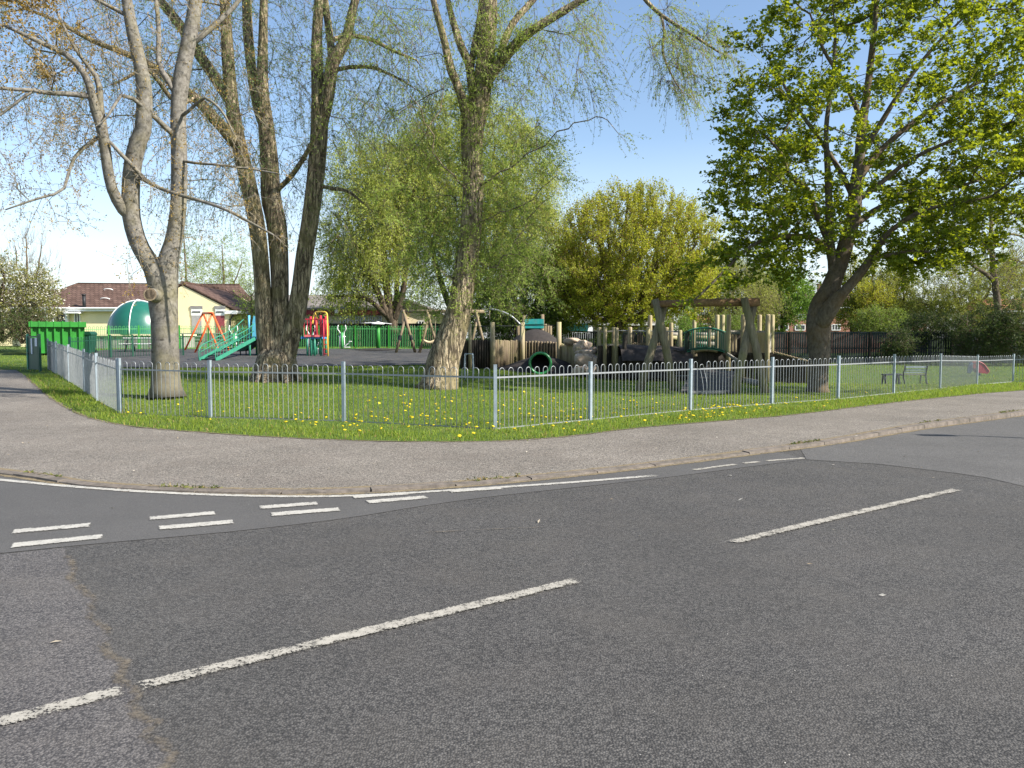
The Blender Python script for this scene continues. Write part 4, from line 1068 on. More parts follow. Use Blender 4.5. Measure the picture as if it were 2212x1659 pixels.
simple_tree('ash_tree', 'bare grey tree with a leaning side limb, rising above dark shrubs', G(*at(2158, 729, 46)[:2]),
            stems_px(46, [([(2160, 728, 18), (2156, 671, 15), (2148, 603, 13), (2142, 521, 10), (2140, 440, 6), (2138, 370, 3)], 0.3), ([(2149, 606, 9), (2120, 585, 8), (2092, 565, 7), (2062, 528, 5), (2054, 496, 3)], -0.6), ([(2143, 548, 7), (2123, 528, 5), (2073, 519, 3)], -0.8),
                          ([(2142, 530, 7), (2180, 505, 5), (2225, 520, 3)], 0.5), ([(2144, 560, 6), (2190, 560, 4), (2230, 580, 2)], -0.4)]),
            np.vstack([oell(g0, 2110, 530, 46, 140, 105, 2.6, 190), oell(g0, 2200, 560, 46, 70, 110, 2, 90)]), M['bark_maple'], M['leaf_gold'], 41, spray=(8, 0.8, 4, 0.6, 0.02, 0.25), per=3, lw=(0.07, 0.035), rt=0.007)
simple_tree('plum_tree', 'small bare purplish tree beyond the fence, left of the maple trunk', G(*at(1752, 729, 80)[:2]), stems_px(80, [([(1752, 722, 5), (1752, 660, 4), (1756, 620, 2)], 0)]),
            oell(g0, 1754, 640, 80, 26, 36, 1.4, 40), M['bark_twig'], M['leaf_shrub'], 42, spray=(8, 1.0, 4, 0.6, -0.05, 0.2), per=1, lw=(0.05, 0.03))
# left side
simple_tree('blossom_tree', 'blossoming hedgerow tree with white flowers over the grass, beside the green skip', G(*at(30, 729, 41)[:2]),
            stems_px(41, [([(2, 738, 14), (2, 690, 12), (4, 640, 9), (10, 590, 5)], 0), ([(30, 738, 8), (40, 690, 7), (60, 640, 4)], 0.5), ([(60, 738, 7), (66, 700, 5), (80, 650, 3)], -0.3), ([(10, 690, 8), (-20, 640, 6), (-40, 600, 3)], 0.4)]),
            np.vstack([oell(g0, 20, 630, 41, 82, 70, 2.4, 170, 0.3), oell(g0, 75, 650, 41, 42, 45, 1.4, 50)]), M['bark_dark'], M['blossom'], 43, spray=(6, 0.7, 4, 0.7, 0.03, 0.2), per=13, lw=(0.10, 0.06))
simple_tree('hawthorn_bush', 'dark tangled bush with bare stems under the blossoming tree', G(*at(48, 729, 40)[:2]), stems_px(40, [([(48, 742, 5), (46, 715, 4), (44, 690, 3)], 0), ([(60, 742, 5), (68, 715, 4), (78, 690, 3)], 0.3), ([(30, 742, 5), (24, 712, 4), (14, 690, 3)], 0)]),
            oell(g0, 46, 705, 40, 52, 40, 1.6, 120), M['bark_twig'], M['leaf_shrub'], 44, spray=(7, 0.6, 4, 0.8, 0.02, 0.25), per=9, lw=(0.07, 0.04))
simple_tree('ash_tree', 'bare upright grey-twigged tree behind the blossoming tree', G(*at(62, 729, 60)[:2]), stems_px(60, [([(60, 728, 7), (60, 640, 6), (58, 570, 4), (56, 510, 2)], 0), ([(62, 640, 5), (80, 590, 4), (90, 530, 2)], 0), ([(60, 650, 5), (40, 590, 3), (32, 530, 2)], 0)]),
            oell(g0, 70, 580, 60, 58, 75, 2, 100), M['bark_twig'], M['leaf_shrub'], 45, spray=(6, 1.0, 4, 0.35, -0.15, 0.15), per=0, upd=0.8)
simple_tree('birch_tree', 'light green feathery tree behind the yellow gable roof', G(*at(485, 729, 74)[:2]), stems_px(74, [([(485, 722, 8), (485, 650, 7), (482, 580, 4), (480, 530, 2)], 0), ([(486, 650, 5), (510, 600, 3), (522, 570, 2)], 0)]),
            np.vstack([oell(g0, 482, 580, 74, 58, 68, 3, 120, 0.3), oell(g0, 520, 620, 74, 30, 40, 2, 30)]), M['bark_twig'], M['leaf_willow'], 46, spray=(7, 1.2, 5, 0.6, 0.15, 0.15), per=9, lw=(0.13, 0.055))
simple_tree('birch_tree', 'narrow darker tree behind the poplar trunk and gable', G(*at(408, 729, 78)[:2]), stems_px(78, [([(405, 722, 8), (404, 640, 6), (400, 560, 4), (396, 500, 2)], 0)]),
            oell(g0, 400, 560, 78, 28, 85, 2, 75, 0.2), M['bark_twig'], M['leaf_mid'], 47, spray=(7, 1.2, 5, 0.6, 0.15, 0.15), per=10, lw=(0.13, 0.05))
simple_tree('laurel_bush', 'leafy green bush against the school wall, left of the three-stemmed willow', G(*at(545, 729, 51)[:2]), stems_px(51, [([(545, 745, 6), (545, 700, 5), (542, 640, 3)], 0), ([(545, 720, 5), (556, 680, 3)], 0)]),
            oell(g0, 545, 672, 51, 20, 55, 1.2, 60), M['bark_twig'], M['leaf_mid'], 48, spray=(6, 0.7, 4, 0.7, 0.05, 0.2), per=11, lw=(0.10, 0.05))


def shrub(label, u, v, Y, ru, rv, rY, n, leaf, seed, name='shrub'):
    c = at(u, v, Y); base = G(c[0], c[1])
    simple_tree(name, label, base, [([base, (base + c) / 2, c], [0.05, 0.04, 0.02])], oell(np.random.default_rng(seed), u, v, Y, ru, rv, rY, n, 0.2), M['bark_twig'], leaf, seed,
                spray=(6, 0.6, 4, 0.8, 0.02, 0.2), per=11, lw=(0.10, 0.05))


shrub('dark ivy-like shrub spilling over the board fence, behind the bench end', 1942, 742, 46.5, 26, 30, 0.8, 60, M['leaf_shrub'], 50)
shrub('dark green shrub over the far end of the board fence, above the bench', 2010, 708, 48, 62, 30, 1.2, 120, M['leaf_shrub'], 51)
shrub('dense dark evergreen shrub under the bare grey tree', 2125, 722, 45, 66, 58, 1.6, 220, M['leaf_shrub'], 52)
shrub('biggest dark evergreen shrub, where the board fence ends', 2215, 712, 44, 66, 72, 1.6, 220, M['leaf_shrub'], 53)
shrub('round green bush above the far rails of the timber fort', 1470, 712, 50, 45, 28, 1.2, 70, M['leaf_bright'], 54)
shrub('dark green bush behind the tower posts of the timber fort', 1590, 712, 52, 45, 34, 1.2, 80, M['leaf_mid'], 55)
shrub('dark thicket behind the log palisade, below the willow bush', 1075, 722, 49, 60, 34, 1.0, 80, M['leaf_shrub'], 56)
shrub('green hedge bush before the brick terrace, below the saplings', 1905, 697, 52, 58, 28, 1.2, 120, M['leaf_mid'], 57)
shrub('small bush growing through the slats near the boulders', 1318, 728, 44, 16, 18, 0.5, 26, M['leaf_mid'], 58)
shrub('small dark conifer beside the gable house', 1975, 660, 80, 12, 26, 1.0, 40, M['leaf_shrub'], 59, 'conifer_tree')

# ------------------------------------------------------------------ buildings
def gable_roof_mesh(mb, P, thick=0.12):
    pass


def window(root, x0, x1, z0, z1, y, bars=2, frame='white', depth=0.08, tr=None, name='window'):
    """window in a wall facing -y at depth y"""
    mb = MB(); w = 0.07
    for a, b in (((x0, z0), (x1, z0)), ((x0, z1), (x1, z1)), ((x0, z0), (x0, z1)), ((x1, z0), (x1, z1))):
        mb.bar((a[0], y - 0.03, a[1]), (b[0], y - 0.03, b[1]), w, w)
    for i in range(1, bars):
        x = x0 + (x1 - x0) * i / bars; mb.bar((x, y - 0.03, z0), (x, y - 0.03, z1), w * 0.8)
    if tr: mb.bar((x0, y - 0.03, z0 + (z1 - z0) * tr), (x1, y - 0.03, z0 + (z1 - z0) * tr), w * 0.8)
    f = mb.build(name, M[frame], root)
    mb = MB(); mb.box(((x0 + x1) / 2, y - 0.004, (z0 + z1) / 2), (x1 - x0, 0.02, z1 - z0)); mb.build('pane', M['glass'], f)
    return f


def school():
    Yf = 55.0; X = lambda u, Y: (u - CX) / F * Y
    Zv = lambda v, Y: at(CX, v, Y)[2]
    r = thing('school_building', (-28, 55, 0.9), 'single-storey cream school building with brown tiled roof and a yellow gable', 'building')
    gz = 0.7; ez = Zv(666, Yf)
    xl, xr = -34.6, -23.2
    mb = MB(); mb.box(((xl + xr) / 2, Yf + 4.2, (gz + ez) / 2), (xr - xl, 8.4, ez - gz)); mb.build('wall', M['render_wall'], r)
    # hipped main roof
    rz = Zv(612, 59); o = 0.35; y0, y1, ym = Yf - o, Yf + 8.4 + o, 59.0
    A = [(xl - o, y0, ez), (xr + 3, y0, ez), (xr + 3, y1, ez), (xl - o, y1, ez)]; R1, R2 = (-32.6, ym, rz), (-20.5, ym, rz - 0.1)
    mb = MB(); mb.poly([A[0], A[1], R2, R1]); mb.poly([A[2], A[3], R1, R2]); mb.poly([A[3], A[0], R1]); mb.poly([A[1], A[2], R2]); mb.poly(A[::-1])
    rf = mb.build('roof', M['brown_tile'], r)
    mb = MB(); mb.bar(R1, R2, 0.22, 0.10); mb.bar((xl - o, y0, ez + 0.02), R1, 0.2, 0.10); mb.build('ridge_tile', M['brown_tile'], rf)
    # lower range to the far left
    mb = MB(); a = [(-46, 60, ez - 0.1), (-33, 60, ez - 0.1), (-33, 68, ez - 0.1), (-46, 68, ez - 0.1)]; q = [(-43, 64, rz - 0.15), (-33, 64, rz - 0.15)]
    mb.poly([a[0], a[1], q[1], q[0]]); mb.poly([a[2], a[3], q[0], q[1]]); mb.poly([a[3], a[0], q[0]]); mb.poly([a[1], a[2], q[1]]); mb.poly(a[::-1]); mb.build('roof', M['brown_tile'], r)
    mb = MB(); mb.box((-39.5, 64.2, 2.2), (12, 7.4, 3)); mb.build('wall', M['render_wall'], r)
    # fascia and gutter
    mb = MB(); mb.box(((xl + xr) / 2, y0 - 0.01, ez - 0.10), (xr - xl + 2 * o, 0.03, 0.24)); mb.build('fascia', M['white'], r)
    mb = MB(); mb.tube([(xl - o, y0 - 0.09, ez + 0.0), (xr + 0.3, y0 - 0.09, ez - 0.02)], 0.06, 8); mb.build('gutter', M['white'], r)
    for u in (120, 152): 
        x = X(u, Yf); mb = MB(); mb.tube([(x, Yf - 0.3, ez - 0.05), (x, Yf - 0.08, ez - 0.35), (x, Yf - 0.08, gz)], 0.075, 8); mb.build('downpipe', M['white'], r)
    x = X(158, Yf - 0.6); mb = MB(); mb.box((X(152, Yf) + 0.05, Yf - 0.35, 2.2), (0.16, 0.14, 2.7)); mb.box((x, Yf - 0.35, ez - 0.32), (1.0, 0.7, 0.10)); mb.build('porch', M['white'], r)
    window(r, X(127, Yf), X(148, Yf), gz + 0.2, Zv(671, Yf), Yf, 2, 'black', name='glass_door')
    window(r, X(165, Yf), X(176, Yf), gz + 0.9, Zv(671, Yf), Yf, 2, 'white')
    window(r, X(84, Yf), X(94, Yf), gz + 0.9, Zv(688, Yf), Yf, 2, 'black')
    c = at(100.5, 682, Yf - 0.16); mb = MB(); mb.lathe(c, [(0.0, -0.17), (0.1, -0.14), (0.17, 0), (0.14, 0.1), (0.0, 0.17)], 12); mb.build('wall_lamp', M['lamp_white'], r, True)
    c = at(181.5, 651, Yf - 0.2); mb = MB(); mb.tube([c - [0, 0, 0.55], c + [0, 0, 0.42]], 0.11, 10); mb.tube([c + [0, 0, 0.40], c + [0, 0, 0.5]], 0.14, 10); mb.build('flue', M['black'], r, True)
    for u, v in ((235, 627), (228, 647)):
        t = (v - 612) / 52.0; yy = ym - (ym - Yf) * t; c = at(u, v, yy); mb = MB()
        mb.tube([c + [0.32 * math.cos(a), -0.10 * math.sin(a) * 1.2 - 0.05, 0.09 * math.sin(a) + 0.02] for a in np.linspace(0, 6.28, 17)], 0.035, 5, False); mb.build('roof_vent', M['white'], rf)
    # yellow gabled wing
    Yg = 50.0; gl, gr = X(300, Yg), X(497, Yg); ge, gp = Zv(667, Yg), Zv(617, Yg); gm = (gl + gr) / 2
    mb = MB(); mb.prism([(gl, Yg, gz), (gr, Yg, gz), (gr, Yg, ge), (gm, Yg, gp), (gl, Yg, ge)], (0, 9, 0)); w = mb.build('gable_wall', M['render_wall'], r)
    mb = MB(); mb.box((gm, Yg - 0.02, gz + 0.6), (gr - gl + 0.04, 0.06, 1.15)); mb.box((gr + 0.01, Yg + 4, gz + 0.6), (0.06, 8, 1.15)); mb.build('plinth', M['plinth'], r)
    oy = 0.06; sl = (gp - ge) / (gr - gm); e = 0.45
    mb = MB(); T_ = np.array([0, 0, 0.10])
    right = np.array([(gm, Yg - oy, gp + 0.1), (gr + e, Yg - oy, ge - e * sl + 0.1), (gr + e, Yg + 5.2, ge - e * sl + 0.1), (gm, Yg + 7.3, gp + 0.1)]); mb.prism(right, T_)
    left = np.array([(gl - e, Yg - oy, ge - e * sl + 0.1), (gm, Yg - oy, gp + 0.1), (gm, Yg + 9, gp + 0.1), (gl - e, Yg + 9, ge - e * sl + 0.1)]); mb.prism(left, T_)
    hip = np.array([(gr + e, Yg + 5.2, ge - e * sl + 0.11), (gr - 1.0, Yg + 9, ge - e * sl + 0.11), (gm, Yg + 7.3, gp + 0.11)]); mb.poly(hip)
    rg = mb.build('roof', M['brown_tile'], r)
    mb = MB(); mb.bar((gm, Yg - oy, gp + 0.23), (gm, Yg + 7.3, gp + 0.23), 0.22, 0.1); mb.bar((gm, Yg + 7.3, gp + 0.22), (gr + e, Yg + 5.2, ge - e * sl + 0.2), 0.2, 0.1); mb.build('ridge_tile', M['brown_tile'], rg)
    mb = MB(); mb.box((gr + e - 0.3, Yg - 0.12, ge - e * sl - 0.0), (0.75, 0.10, 0.22)); mb.box((gr + e + 0.03, Yg + 2.5, ge - e * sl + 0.02), (0.10, 5.2, 0.16)); mb.build('fascia', M['white'], r)
    mb = MB(); mb.tube([(gr + 0.3, Yg - 0.12, ge - 0.4), (gr + 0.08, Yg - 0.06, ge - 0.7), (gr + 0.08, Yg - 0.06, gz)], 0.05, 6); mb.build('downpipe', M['black'], r)
    for u0, u1, low in ((416, 439, 'shutter'), (468, 488, 'maroon_shutter')):
        a, b = X(u0, Yg), X(u1, Yg); zt = Zv(667, Yg); y = Yg - 0.03
        mb = MB(); mb.box(((a + b) / 2, y, zt + 0.08), (b - a + 0.1, 0.06, 0.20)); mb.build('lintel', M['plinth'], r)
        mb = MB(); mb.box(((a + b) / 2, y, zt - 0.22), (b - a, 0.05, 0.42)); mb.box(((a + b) / 2, y - 0.035, zt - 0.20), ((b - a) * 0.75, 0.03, 0.07), 0, 1); mb.build('shutter_box', [M['white'], M['black']], r)
        mb = MB()
        for k in range(18): mb.box(((a + b) / 2, y + 0.004 * (k % 2), zt - 0.46 - k * 0.10), (b - a - 0.06, 0.04, 0.094))
        mb.build('roller_shutter', M[low], r)
    # lean-to at its corner
    return r


school()


def school_back():
    Y = 62.0; X = lambda u: (u - CX) / F * Y
    Zv = lambda v, y=Y: at(CX, v, y)[2]
    r = thing('school_building', (X(720), Y, 0.9), 'long low school building with maroon fascia, grey roof and white windows behind the green fence', 'building')
    a, b = X(500), X(838); gz = 0.7
    mb = MB(); mb.box(((a + b) / 2, Y + 4, (gz + Zv(672)) / 2), (b - a, 8, Zv(672) - gz)); mb.build('wall', M['cream_wall'], r)
    mb = MB(); mb.box(((a + b) / 2, Y - 0.3, (Zv(670) + Zv(680)) / 2), (b - a + 0.4, 0.12, Zv(670) - Zv(680))); mb.build('fascia', M['maroon'], r)
    z0, z1 = Zv(670) + 0.04, Zv(640, 67)
    mb = MB(); mb.prism([(a - 0.3, Y - 0.4, z0), (b + 0.3, Y - 0.4, z0), (b + 0.3, 67, z1), (a - 0.3, 67, z1)], (0, 0, 0.12)); mb.prism([(a - 0.3, 67.02, z1), (b + 0.3, 67.02, z1), (b + 0.3, 73, z0), (a - 0.3, 73, z0)], (0, 0, 0.12)); rf = mb.build('roof', M['grey_tile'], r)
    for u, v in ((689, 646), (725, 655)):
        t = (670 - v) / 30.0; c = at(u, v, Y + 5 * t); mb = MB(); mb.box(c, (0.9, 0.6, 0.16)); mb.build('roof_light', M['white'], rf)
    for u0, u1 in ((737, 748), (753, 764), (770, 781), (785, 797), (801, 811), (815, 825)): window(r, X(u0), X(u1), Zv(702), Zv(683), Y, 2, 'white', tr=0.55)
    for u0, u1 in ((683, 706),): window(r, X(u0), X(u1), Zv(706), Zv(682), Y, 3, 'white', tr=0.6)
    c = at(727, 672, Y - 0.45); mb = MB(); mb.box(c, (0.25, 0.14, 0.34)); mb.build('wall_box', M['white'], r)
    c = at(753, 664, Y - 0.1); mb = MB(); mb.box(c, (0.46, 0.46, 0.75)); mb.box(c + [0, 0, 0.4], (0.54, 0.54, 0.07)); mb.build('flue', M['black'], r)
    # gabled end to its right
    a, b, m = X(850), X(962), X(876)
    mb = MB(); ze = Zv(676); mb.prism([(a, Y - 1, gz), (b, Y - 1, gz), (b, Y - 1, Zv(682)), (X(886), Y - 1, Zv(650)), (a, Y - 1, Zv(652))], (0, 9, 0)); mb.build('gable_wall', M['cream_wall'], r)
    mb = MB(); mb.prism([(X(876), Y - 1.4, Zv(648)), (b + 0.5, Y - 1.4, Zv(684)), (b + 0.5, Y + 8, Zv(684)), (X(876), Y + 8, Zv(648))], (0, 0, 0.15)); mb.build('roof', M['pale_roof'], r)
    mb = MB(); mb.box((X(879), Y - 1.05, (gz + Zv(655)) / 2), (X(884) - X(874), 0.2, Zv(655) - gz)); mb.build('brick_pier', M['brick_wall'], r)
    window(r, X(908), X(920), Zv(704), Zv(694), Y - 1, 2, 'white')
    return r


school_back()


def house(label, Y, u0, u1, ve, vr, wall, roof, wins, gz=-0.3, chim=(), vlow=735, depth=7):
    X = lambda u: (u - CX) / F * Y
    Zv = lambda v: at(CX, v, Y)[2]
    a, b = X(u0), X(u1); ze, zr = Zv(ve), at(CX, vr, Y + depth / 2)[2]
    r = thing('brick_house', ((a + b) / 2, Y, gz), label, 'house')
    mb = MB(); mb.box(((a + b) / 2, Y + depth / 2, (gz + ze) / 2), (b - a, depth, ze - gz)); mb.build('wall', M[wall], r)
    mb = MB(); yc = Y + depth / 2; T_ = (0, 0, 0.14)
    mb.prism([(a - 0.2, Y - 0.35, ze - 0.05), (b + 0.2, Y - 0.35, ze - 0.05), (b + 0.2, yc, zr), (a - 0.2, yc, zr)], T_); mb.prism([(a - 0.2, yc + 0.01, zr), (b + 0.2, yc + 0.01, zr), (b + 0.2, Y + depth + 0.35, ze - 0.05), (a - 0.2, Y + depth + 0.35, ze - 0.05)], T_)
    for x in (a, b):
        mb.poly([(x, Y, ze), (x, Y + depth, ze), (x, yc, zr)], 1)
    rf = mb.build('roof', [M[roof], M[wall]], r)
    mb = MB(); mb.box(((a + b) / 2, Y - 0.36, ze - 0.03), (b - a + 0.4, 0.05, 0.16)); mb.build('gutter', M['white'], r)
    for x in chim:
        mb = MB(); mb.box((X(x), yc, zr + 0.4), (0.8, 0.5, 1.3)); mb.box((X(x), yc, zr + 1.08), (0.9, 0.6, 0.1)); mb.build('chimney', M['red_brick'], rf)
    for w in wins: window(r, X(w[0]), X(w[1]), Zv(w[3]), Zv(w[2]), Y, w[4] if len(w) > 4 else 2, 'white')
    return r


house('long red-brick terrace with white windows, seen each side of the maple trunk', 80, 1650, 1868, 664, 636, 'red_brick', 'brown_tile',
      [(1681, 1701, 701, 713, 3), (1716, 1737, 702, 713, 2), (1760, 1775, 702, 713, 2), (1795, 1813, 701, 713, 3), (1838, 1858, 701, 713, 2), (1680, 1698, 680, 689), (1722, 1738, 680, 689), (1811, 1819, 679, 687), (1848, 1857, 679, 689)], chim=(1700, 1800))
house('brick terrace behind the row of slender saplings', 84, 1872, 1956, 668, 645, 'red_brick', 'red_tile', [(1884, 1900, 702, 713), (1918, 1936, 702, 713), (1888, 1900, 682, 690), (1922, 1934, 682, 690)], chim=(1915,))
# gable-fronted house
def gable_house():
    Y = 86.0; X = lambda u: (u - CX) / F * Y; Zv = lambda v: at(CX, v, Y)[2]
    r = thing('brick_house', (X(1984), Y, -0.3), 'dark brick house showing a steep gable and orange roof slope beyond the saplings', 'house')
    a, b, m = X(1966), X(2000), X(1984); gz = -0.3; ze, zp = Zv(681), Zv(650)
    mb = MB(); mb.prism([(a, Y, gz), (b, Y, gz), (b, Y, ze), (m, Y, zp), (a, Y, ze)], (1.5, 9, 0)); mb.build('wall', M['red_brick'], r)
    mb = MB(); mb.prism([(m, Y - 0.2, zp + 0.05), (b + 0.3, Y - 0.2, ze - 0.2), (b + 3.2, Y + 9, ze - 0.2), (m + 2.4, Y + 9, zp + 0.05)], (0, 0, 0.15)); mb.prism([(a - 0.3, Y - 0.2, ze - 0.2), (m, Y - 0.2, zp + 0.05), (m + 1.5, Y + 9, zp + 0.05), (a + 1.2, Y + 9, ze - 0.2)], (0, 0, 0.15)); mb.build('roof', M['red_tile'], r)
    window(r, X(1978), X(1990), Zv(706), Zv(696), Y, 2, 'white')
gable_house()
house('low dark bungalow with white gutter and window behind the golden maple', 66, 1296, 1454, 700, 684, 'brick_wall', 'grey_tile', [(1299, 1308, 702, 716), (1380, 1396, 703, 716), (1432, 1448, 702, 716)], gz=0.2, depth=6)
house('small bungalow with an orange tiled roof, seen above the green bridge', 74, 1494, 1540, 699, 684, 'brick_wall', 'red_tile', [(1504, 1512, 704, 714)], gz=0.2, depth=6)
house('red-brick house half hidden behind the dark shrubs at the end of the board fence', 78, 2150, 2300, 672, 648, 'red_brick', 'red_tile', [(2170, 2185, 690, 700), (2200, 2212, 690, 700)], chim=(2200,))


# green sheet dome in front of the school
def dome():
    c = at(300, 723, 47.5); rx, rz = 1.72, 2.06
    r = thing('dome_shelter', (c[0], c[1], c[2]), 'large shiny green dome with pale ribs on a low wall by the school', 'shelter')
    n, k = 32, 12
    V = [(c[0] + rx * math.cos(a) * math.cos(e), c[1] + rx * 0.95 * math.sin(a) * math.cos(e), c[2] + rz * math.sin(e) ** 0.93) for e in np.linspace(0, math.pi / 2 - 0.02, k) for a in np.arange(n) * 2 * math.pi / n]
    i = np.arange(k - 1)[:, None] * n; j = np.arange(n)[None, :]; j2 = (j + 1) % n
    mb = MB(); mb.add(V, np.stack([i + j, i + j2, i + n + j2, i + n + j], -1).reshape(-1, 4)); mb.build('canopy', M['dome'], r, True)
    for a in np.radians([-154, -83, 26, 80, 130]):
        mb = MB(); mb.tube([(c[0] + (rx + 0.02) * math.cos(a) * math.cos(e), c[1] + (rx + 0.02) * 0.95 * math.sin(a) * math.cos(e), c[2] + (rz + 0.02) * math.sin(e) ** 0.93) for e in np.linspace(0, math.pi / 2, 14)], 0.03, 6); mb.build('rib', M['white'], r, True)
    mb = MB(); mb.lathe((c[0], c[1], c[2]), [(0.16, rz - 0.02), (0.13, rz + 0.06), (0.0, rz + 0.10)], 10); mb.build('cap', M['white'], r)
    mb = MB(); mb.box((c[0] + 0.3, c[1] + 0.2, (c[2] + 0.6) / 2 + 0.0), (4.6, 3.4, c[2] - 0.6)); mb.build('wall', M['plinth'], r)
    mb = MB(); mb.box((c[0] + 0.3, c[1] + 0.2, c[2] - 0.02), (4.8, 3.6, 0.10)); mb.build('coping', M['cream_wall'], r)
dome()


# green skip
def skip():
    Y = 38.0; a, b = at(77, 729, Y)[0], at(175, 729, Y)[0]; zt = at(126, 695, Y)[2]; z0 = float(hgt(a, Y)); dp = 1.7
    r = thing('skip', ((a + b) / 2, Y, z0), 'bright green ribbed steel skip with a heavy rim, behind the side fence', 'skip')
    tp = 0.05; m_ = (a + b) / 2; a, b = m_ + (a - m_) * 1.03, m_ + (b - m_) * 1.03; r.rotation_euler = (0, 0, 0.52)
    mb = MB(); mb.prism([(a + 0.05, Y + tp, z0 + 0.1), (b - 0.05, Y + tp, z0 + 0.1), (b, Y, zt - 0.25), (a, Y, zt - 0.25)], (0, 0.05, 0))
    mb.prism([(b - 0.05, Y + tp, z0 + 0.1), (b - 0.05, Y + dp, z0 + 0.1), (b, Y + dp, zt - 0.25), (b, Y, zt - 0.25)], (-0.05, 0, 0)); mb.prism([(a + 0.05, Y + tp, z0 + 0.1), (a + 0.05, Y + dp, z0 + 0.1), (a, Y + dp, zt - 0.25), (a, Y, zt - 0.25)], (0.05, 0, 0))
    mb.box(((a + b) / 2, Y + dp, (z0 + zt) / 2), (b - a, 0.05, zt - z0 - 0.3)); mb.box(((a + b) / 2, Y + dp / 2 + 0.05, z0 + 0.12), (b - a - 0.1, dp - 0.1, 0.05))
    mb.build('body', M['bright_green'], r)
    mb = MB(); mb.box(((a + b) / 2, Y - 0.10, zt - 0.13), (b - a + 0.14, 0.22, 0.25)); mb.box(((a + b) / 2, Y + dp + 0.06, zt - 0.13), (b - a + 0.14, 0.14, 0.25))
    for x in (a - 0.0, b + 0.0): mb.box((x, Y + dp / 2, zt - 0.13), (0.14, dp - 0.1, 0.25))
    mb.build('rim', M['bright_green'], r)
    for q_ in (0.02, 0.16, 0.30, 0.44, 0.59, 0.74, 0.90):
        x = a + (b - a) * q_; mb = MB(); mb.prism([(x - 0.035, Y - 0.10 + tp, z0 + 0.05), (x + 0.035, Y - 0.10 + tp, z0 + 0.05), (x + 0.035, Y - 0.13, zt - 0.25), (x - 0.035, Y - 0.13, zt - 0.25)], (0, 0.12, 0)); mb.prism([(x - 0.03, Y - 0.235, zt - 0.26), (x + 0.03, Y - 0.235, zt - 0.26), (x + 0.03, Y - 0.235, zt + 0.03), (x - 0.03, Y - 0.235, zt + 0.03)], (0, 0.24, 0)); mb.build('rib', M['bright_green'], r)
skip()


def wheelie():
    c = G(*at(191, 729, 39.5)[:2]); w, h = 0.55, 1.12
    r = thing('wheelie_bin', c, 'dark green wheelie bin standing beside the bright green skip', 'bin')
    mb = MB(); V = []
    for z, s in ((0.08, 0.78), (0.95, 1.0)):
        V += [(c[0] - w / 2 * s, c[1] - w / 2 * s, c[2] + z), (c[0] + w / 2 * s, c[1] - w / 2 * s, c[2] + z), (c[0] + w / 2 * s, c[1] + w / 2 * s, c[2] + z), (c[0] - w / 2 * s, c[1] + w / 2 * s, c[2] + z)]
    mb.add(V, [[0, 3, 2, 1], [4, 5, 6, 7], [0, 1, 5, 4], [1, 2, 6, 5], [2, 3, 7, 6], [3, 0, 4, 7]]); mb.build('body', M['dark_green'], r)
    mb = MB(); pr = [(-w / 2 - .03, 0.95), (w / 2 + .03, 0.95), (w / 2 + .02, 1.02), (w / 2 - .08, h), (-w / 2 + .08, h), (-w / 2 - .02, 1.02)]
    mb.prism([(c[0] + x, c[1] - w / 2 - .03, c[2] + z) for x, z in pr], (0, w + 0.06, 0)); mb.build('lid', M['dark_green'], r)
    for s in (-1, 1):
        mb = MB(); mb.cyl((c[0] + s * 0.22 - 0.03, c[1] + w / 2, c[2] + 0.10), (c[0] + s * 0.22 + 0.03, c[1] + w / 2, c[2] + 0.10), 0.10, n=12); mb.build('wheel', M['black'], r)
    mb = MB(); mb.tube([(c[0] - 0.2, c[1] + w / 2 + 0.05, c[2] + 0.98), (c[0] + 0.2, c[1] + w / 2 + 0.05, c[2] + 0.98)], 0.018, 6); mb.build('handle', M['black'], r)
wheelie()


# gate at the far end of the side fence
def gate():
    A, B = G(-17.05, 28.7), G(-18.25, 28.9); D = (B - A)[:2]; L = np.linalg.norm(D); D /= L; a = math.atan2(D[1], D[0])
    A = G(-16.6, 27.4); B = G(-17.5, 28.25); D = (B - A)[:2]; L = np.linalg.norm(D); D /= L; a = math.atan2(D[1], D[0])
    r = thing('gate', A, 'dark green steel gate with white notices at the end of the side fence', 'gate')
    P = lambda s, z, o=0.0: np.array([A[0] + D[0] * s - D[1] * o, A[1] + D[1] * s + D[0] * o, A[2] + z])
    mb = MB(); mb.box(P(L / 2, 0.66), (L - 0.12, 0.02, 1.08), a); mb.build('panel', M['dark_green'], r)
    mb = MB()
    for s in (0.04, L - 0.04): mb.bar(P(s, 0.06), P(s, 1.28), 0.05)
    for z in (0.10, 1.24): mb.bar(P(0.06, z), P(L - 0.06, z), 0.05)
    mb.build('frame', M['dark_green'], r)
    for s in (-0.06, L + 0.06):
        mb = MB(); mb.box(P(s, 0.66), (0.08, 0.08, 1.36), a); mb.build('post', M['sea_green'] if s > 0 else M['dark_green'], r)
    for s, z0, z1, w in ((L * 0.62, 0.62, 1.18, 0.16), (L * 0.2, 0.9, 1.2, 0.24)):
        mb = MB(); mb.box(P(s, (z0 + z1) / 2, 0.022), (w, 0.008, z1 - z0), a); mb.build('notice', M['notice'], r)
    mb = MB(); mb.tube([P(L * 0.9, 0.62, 0.03), P(L * 0.9, 0.66, 0.08), P(L * 0.78, 0.66, 0.08)], 0.014, 6); mb.build('handle', M['black'], r)
gate()


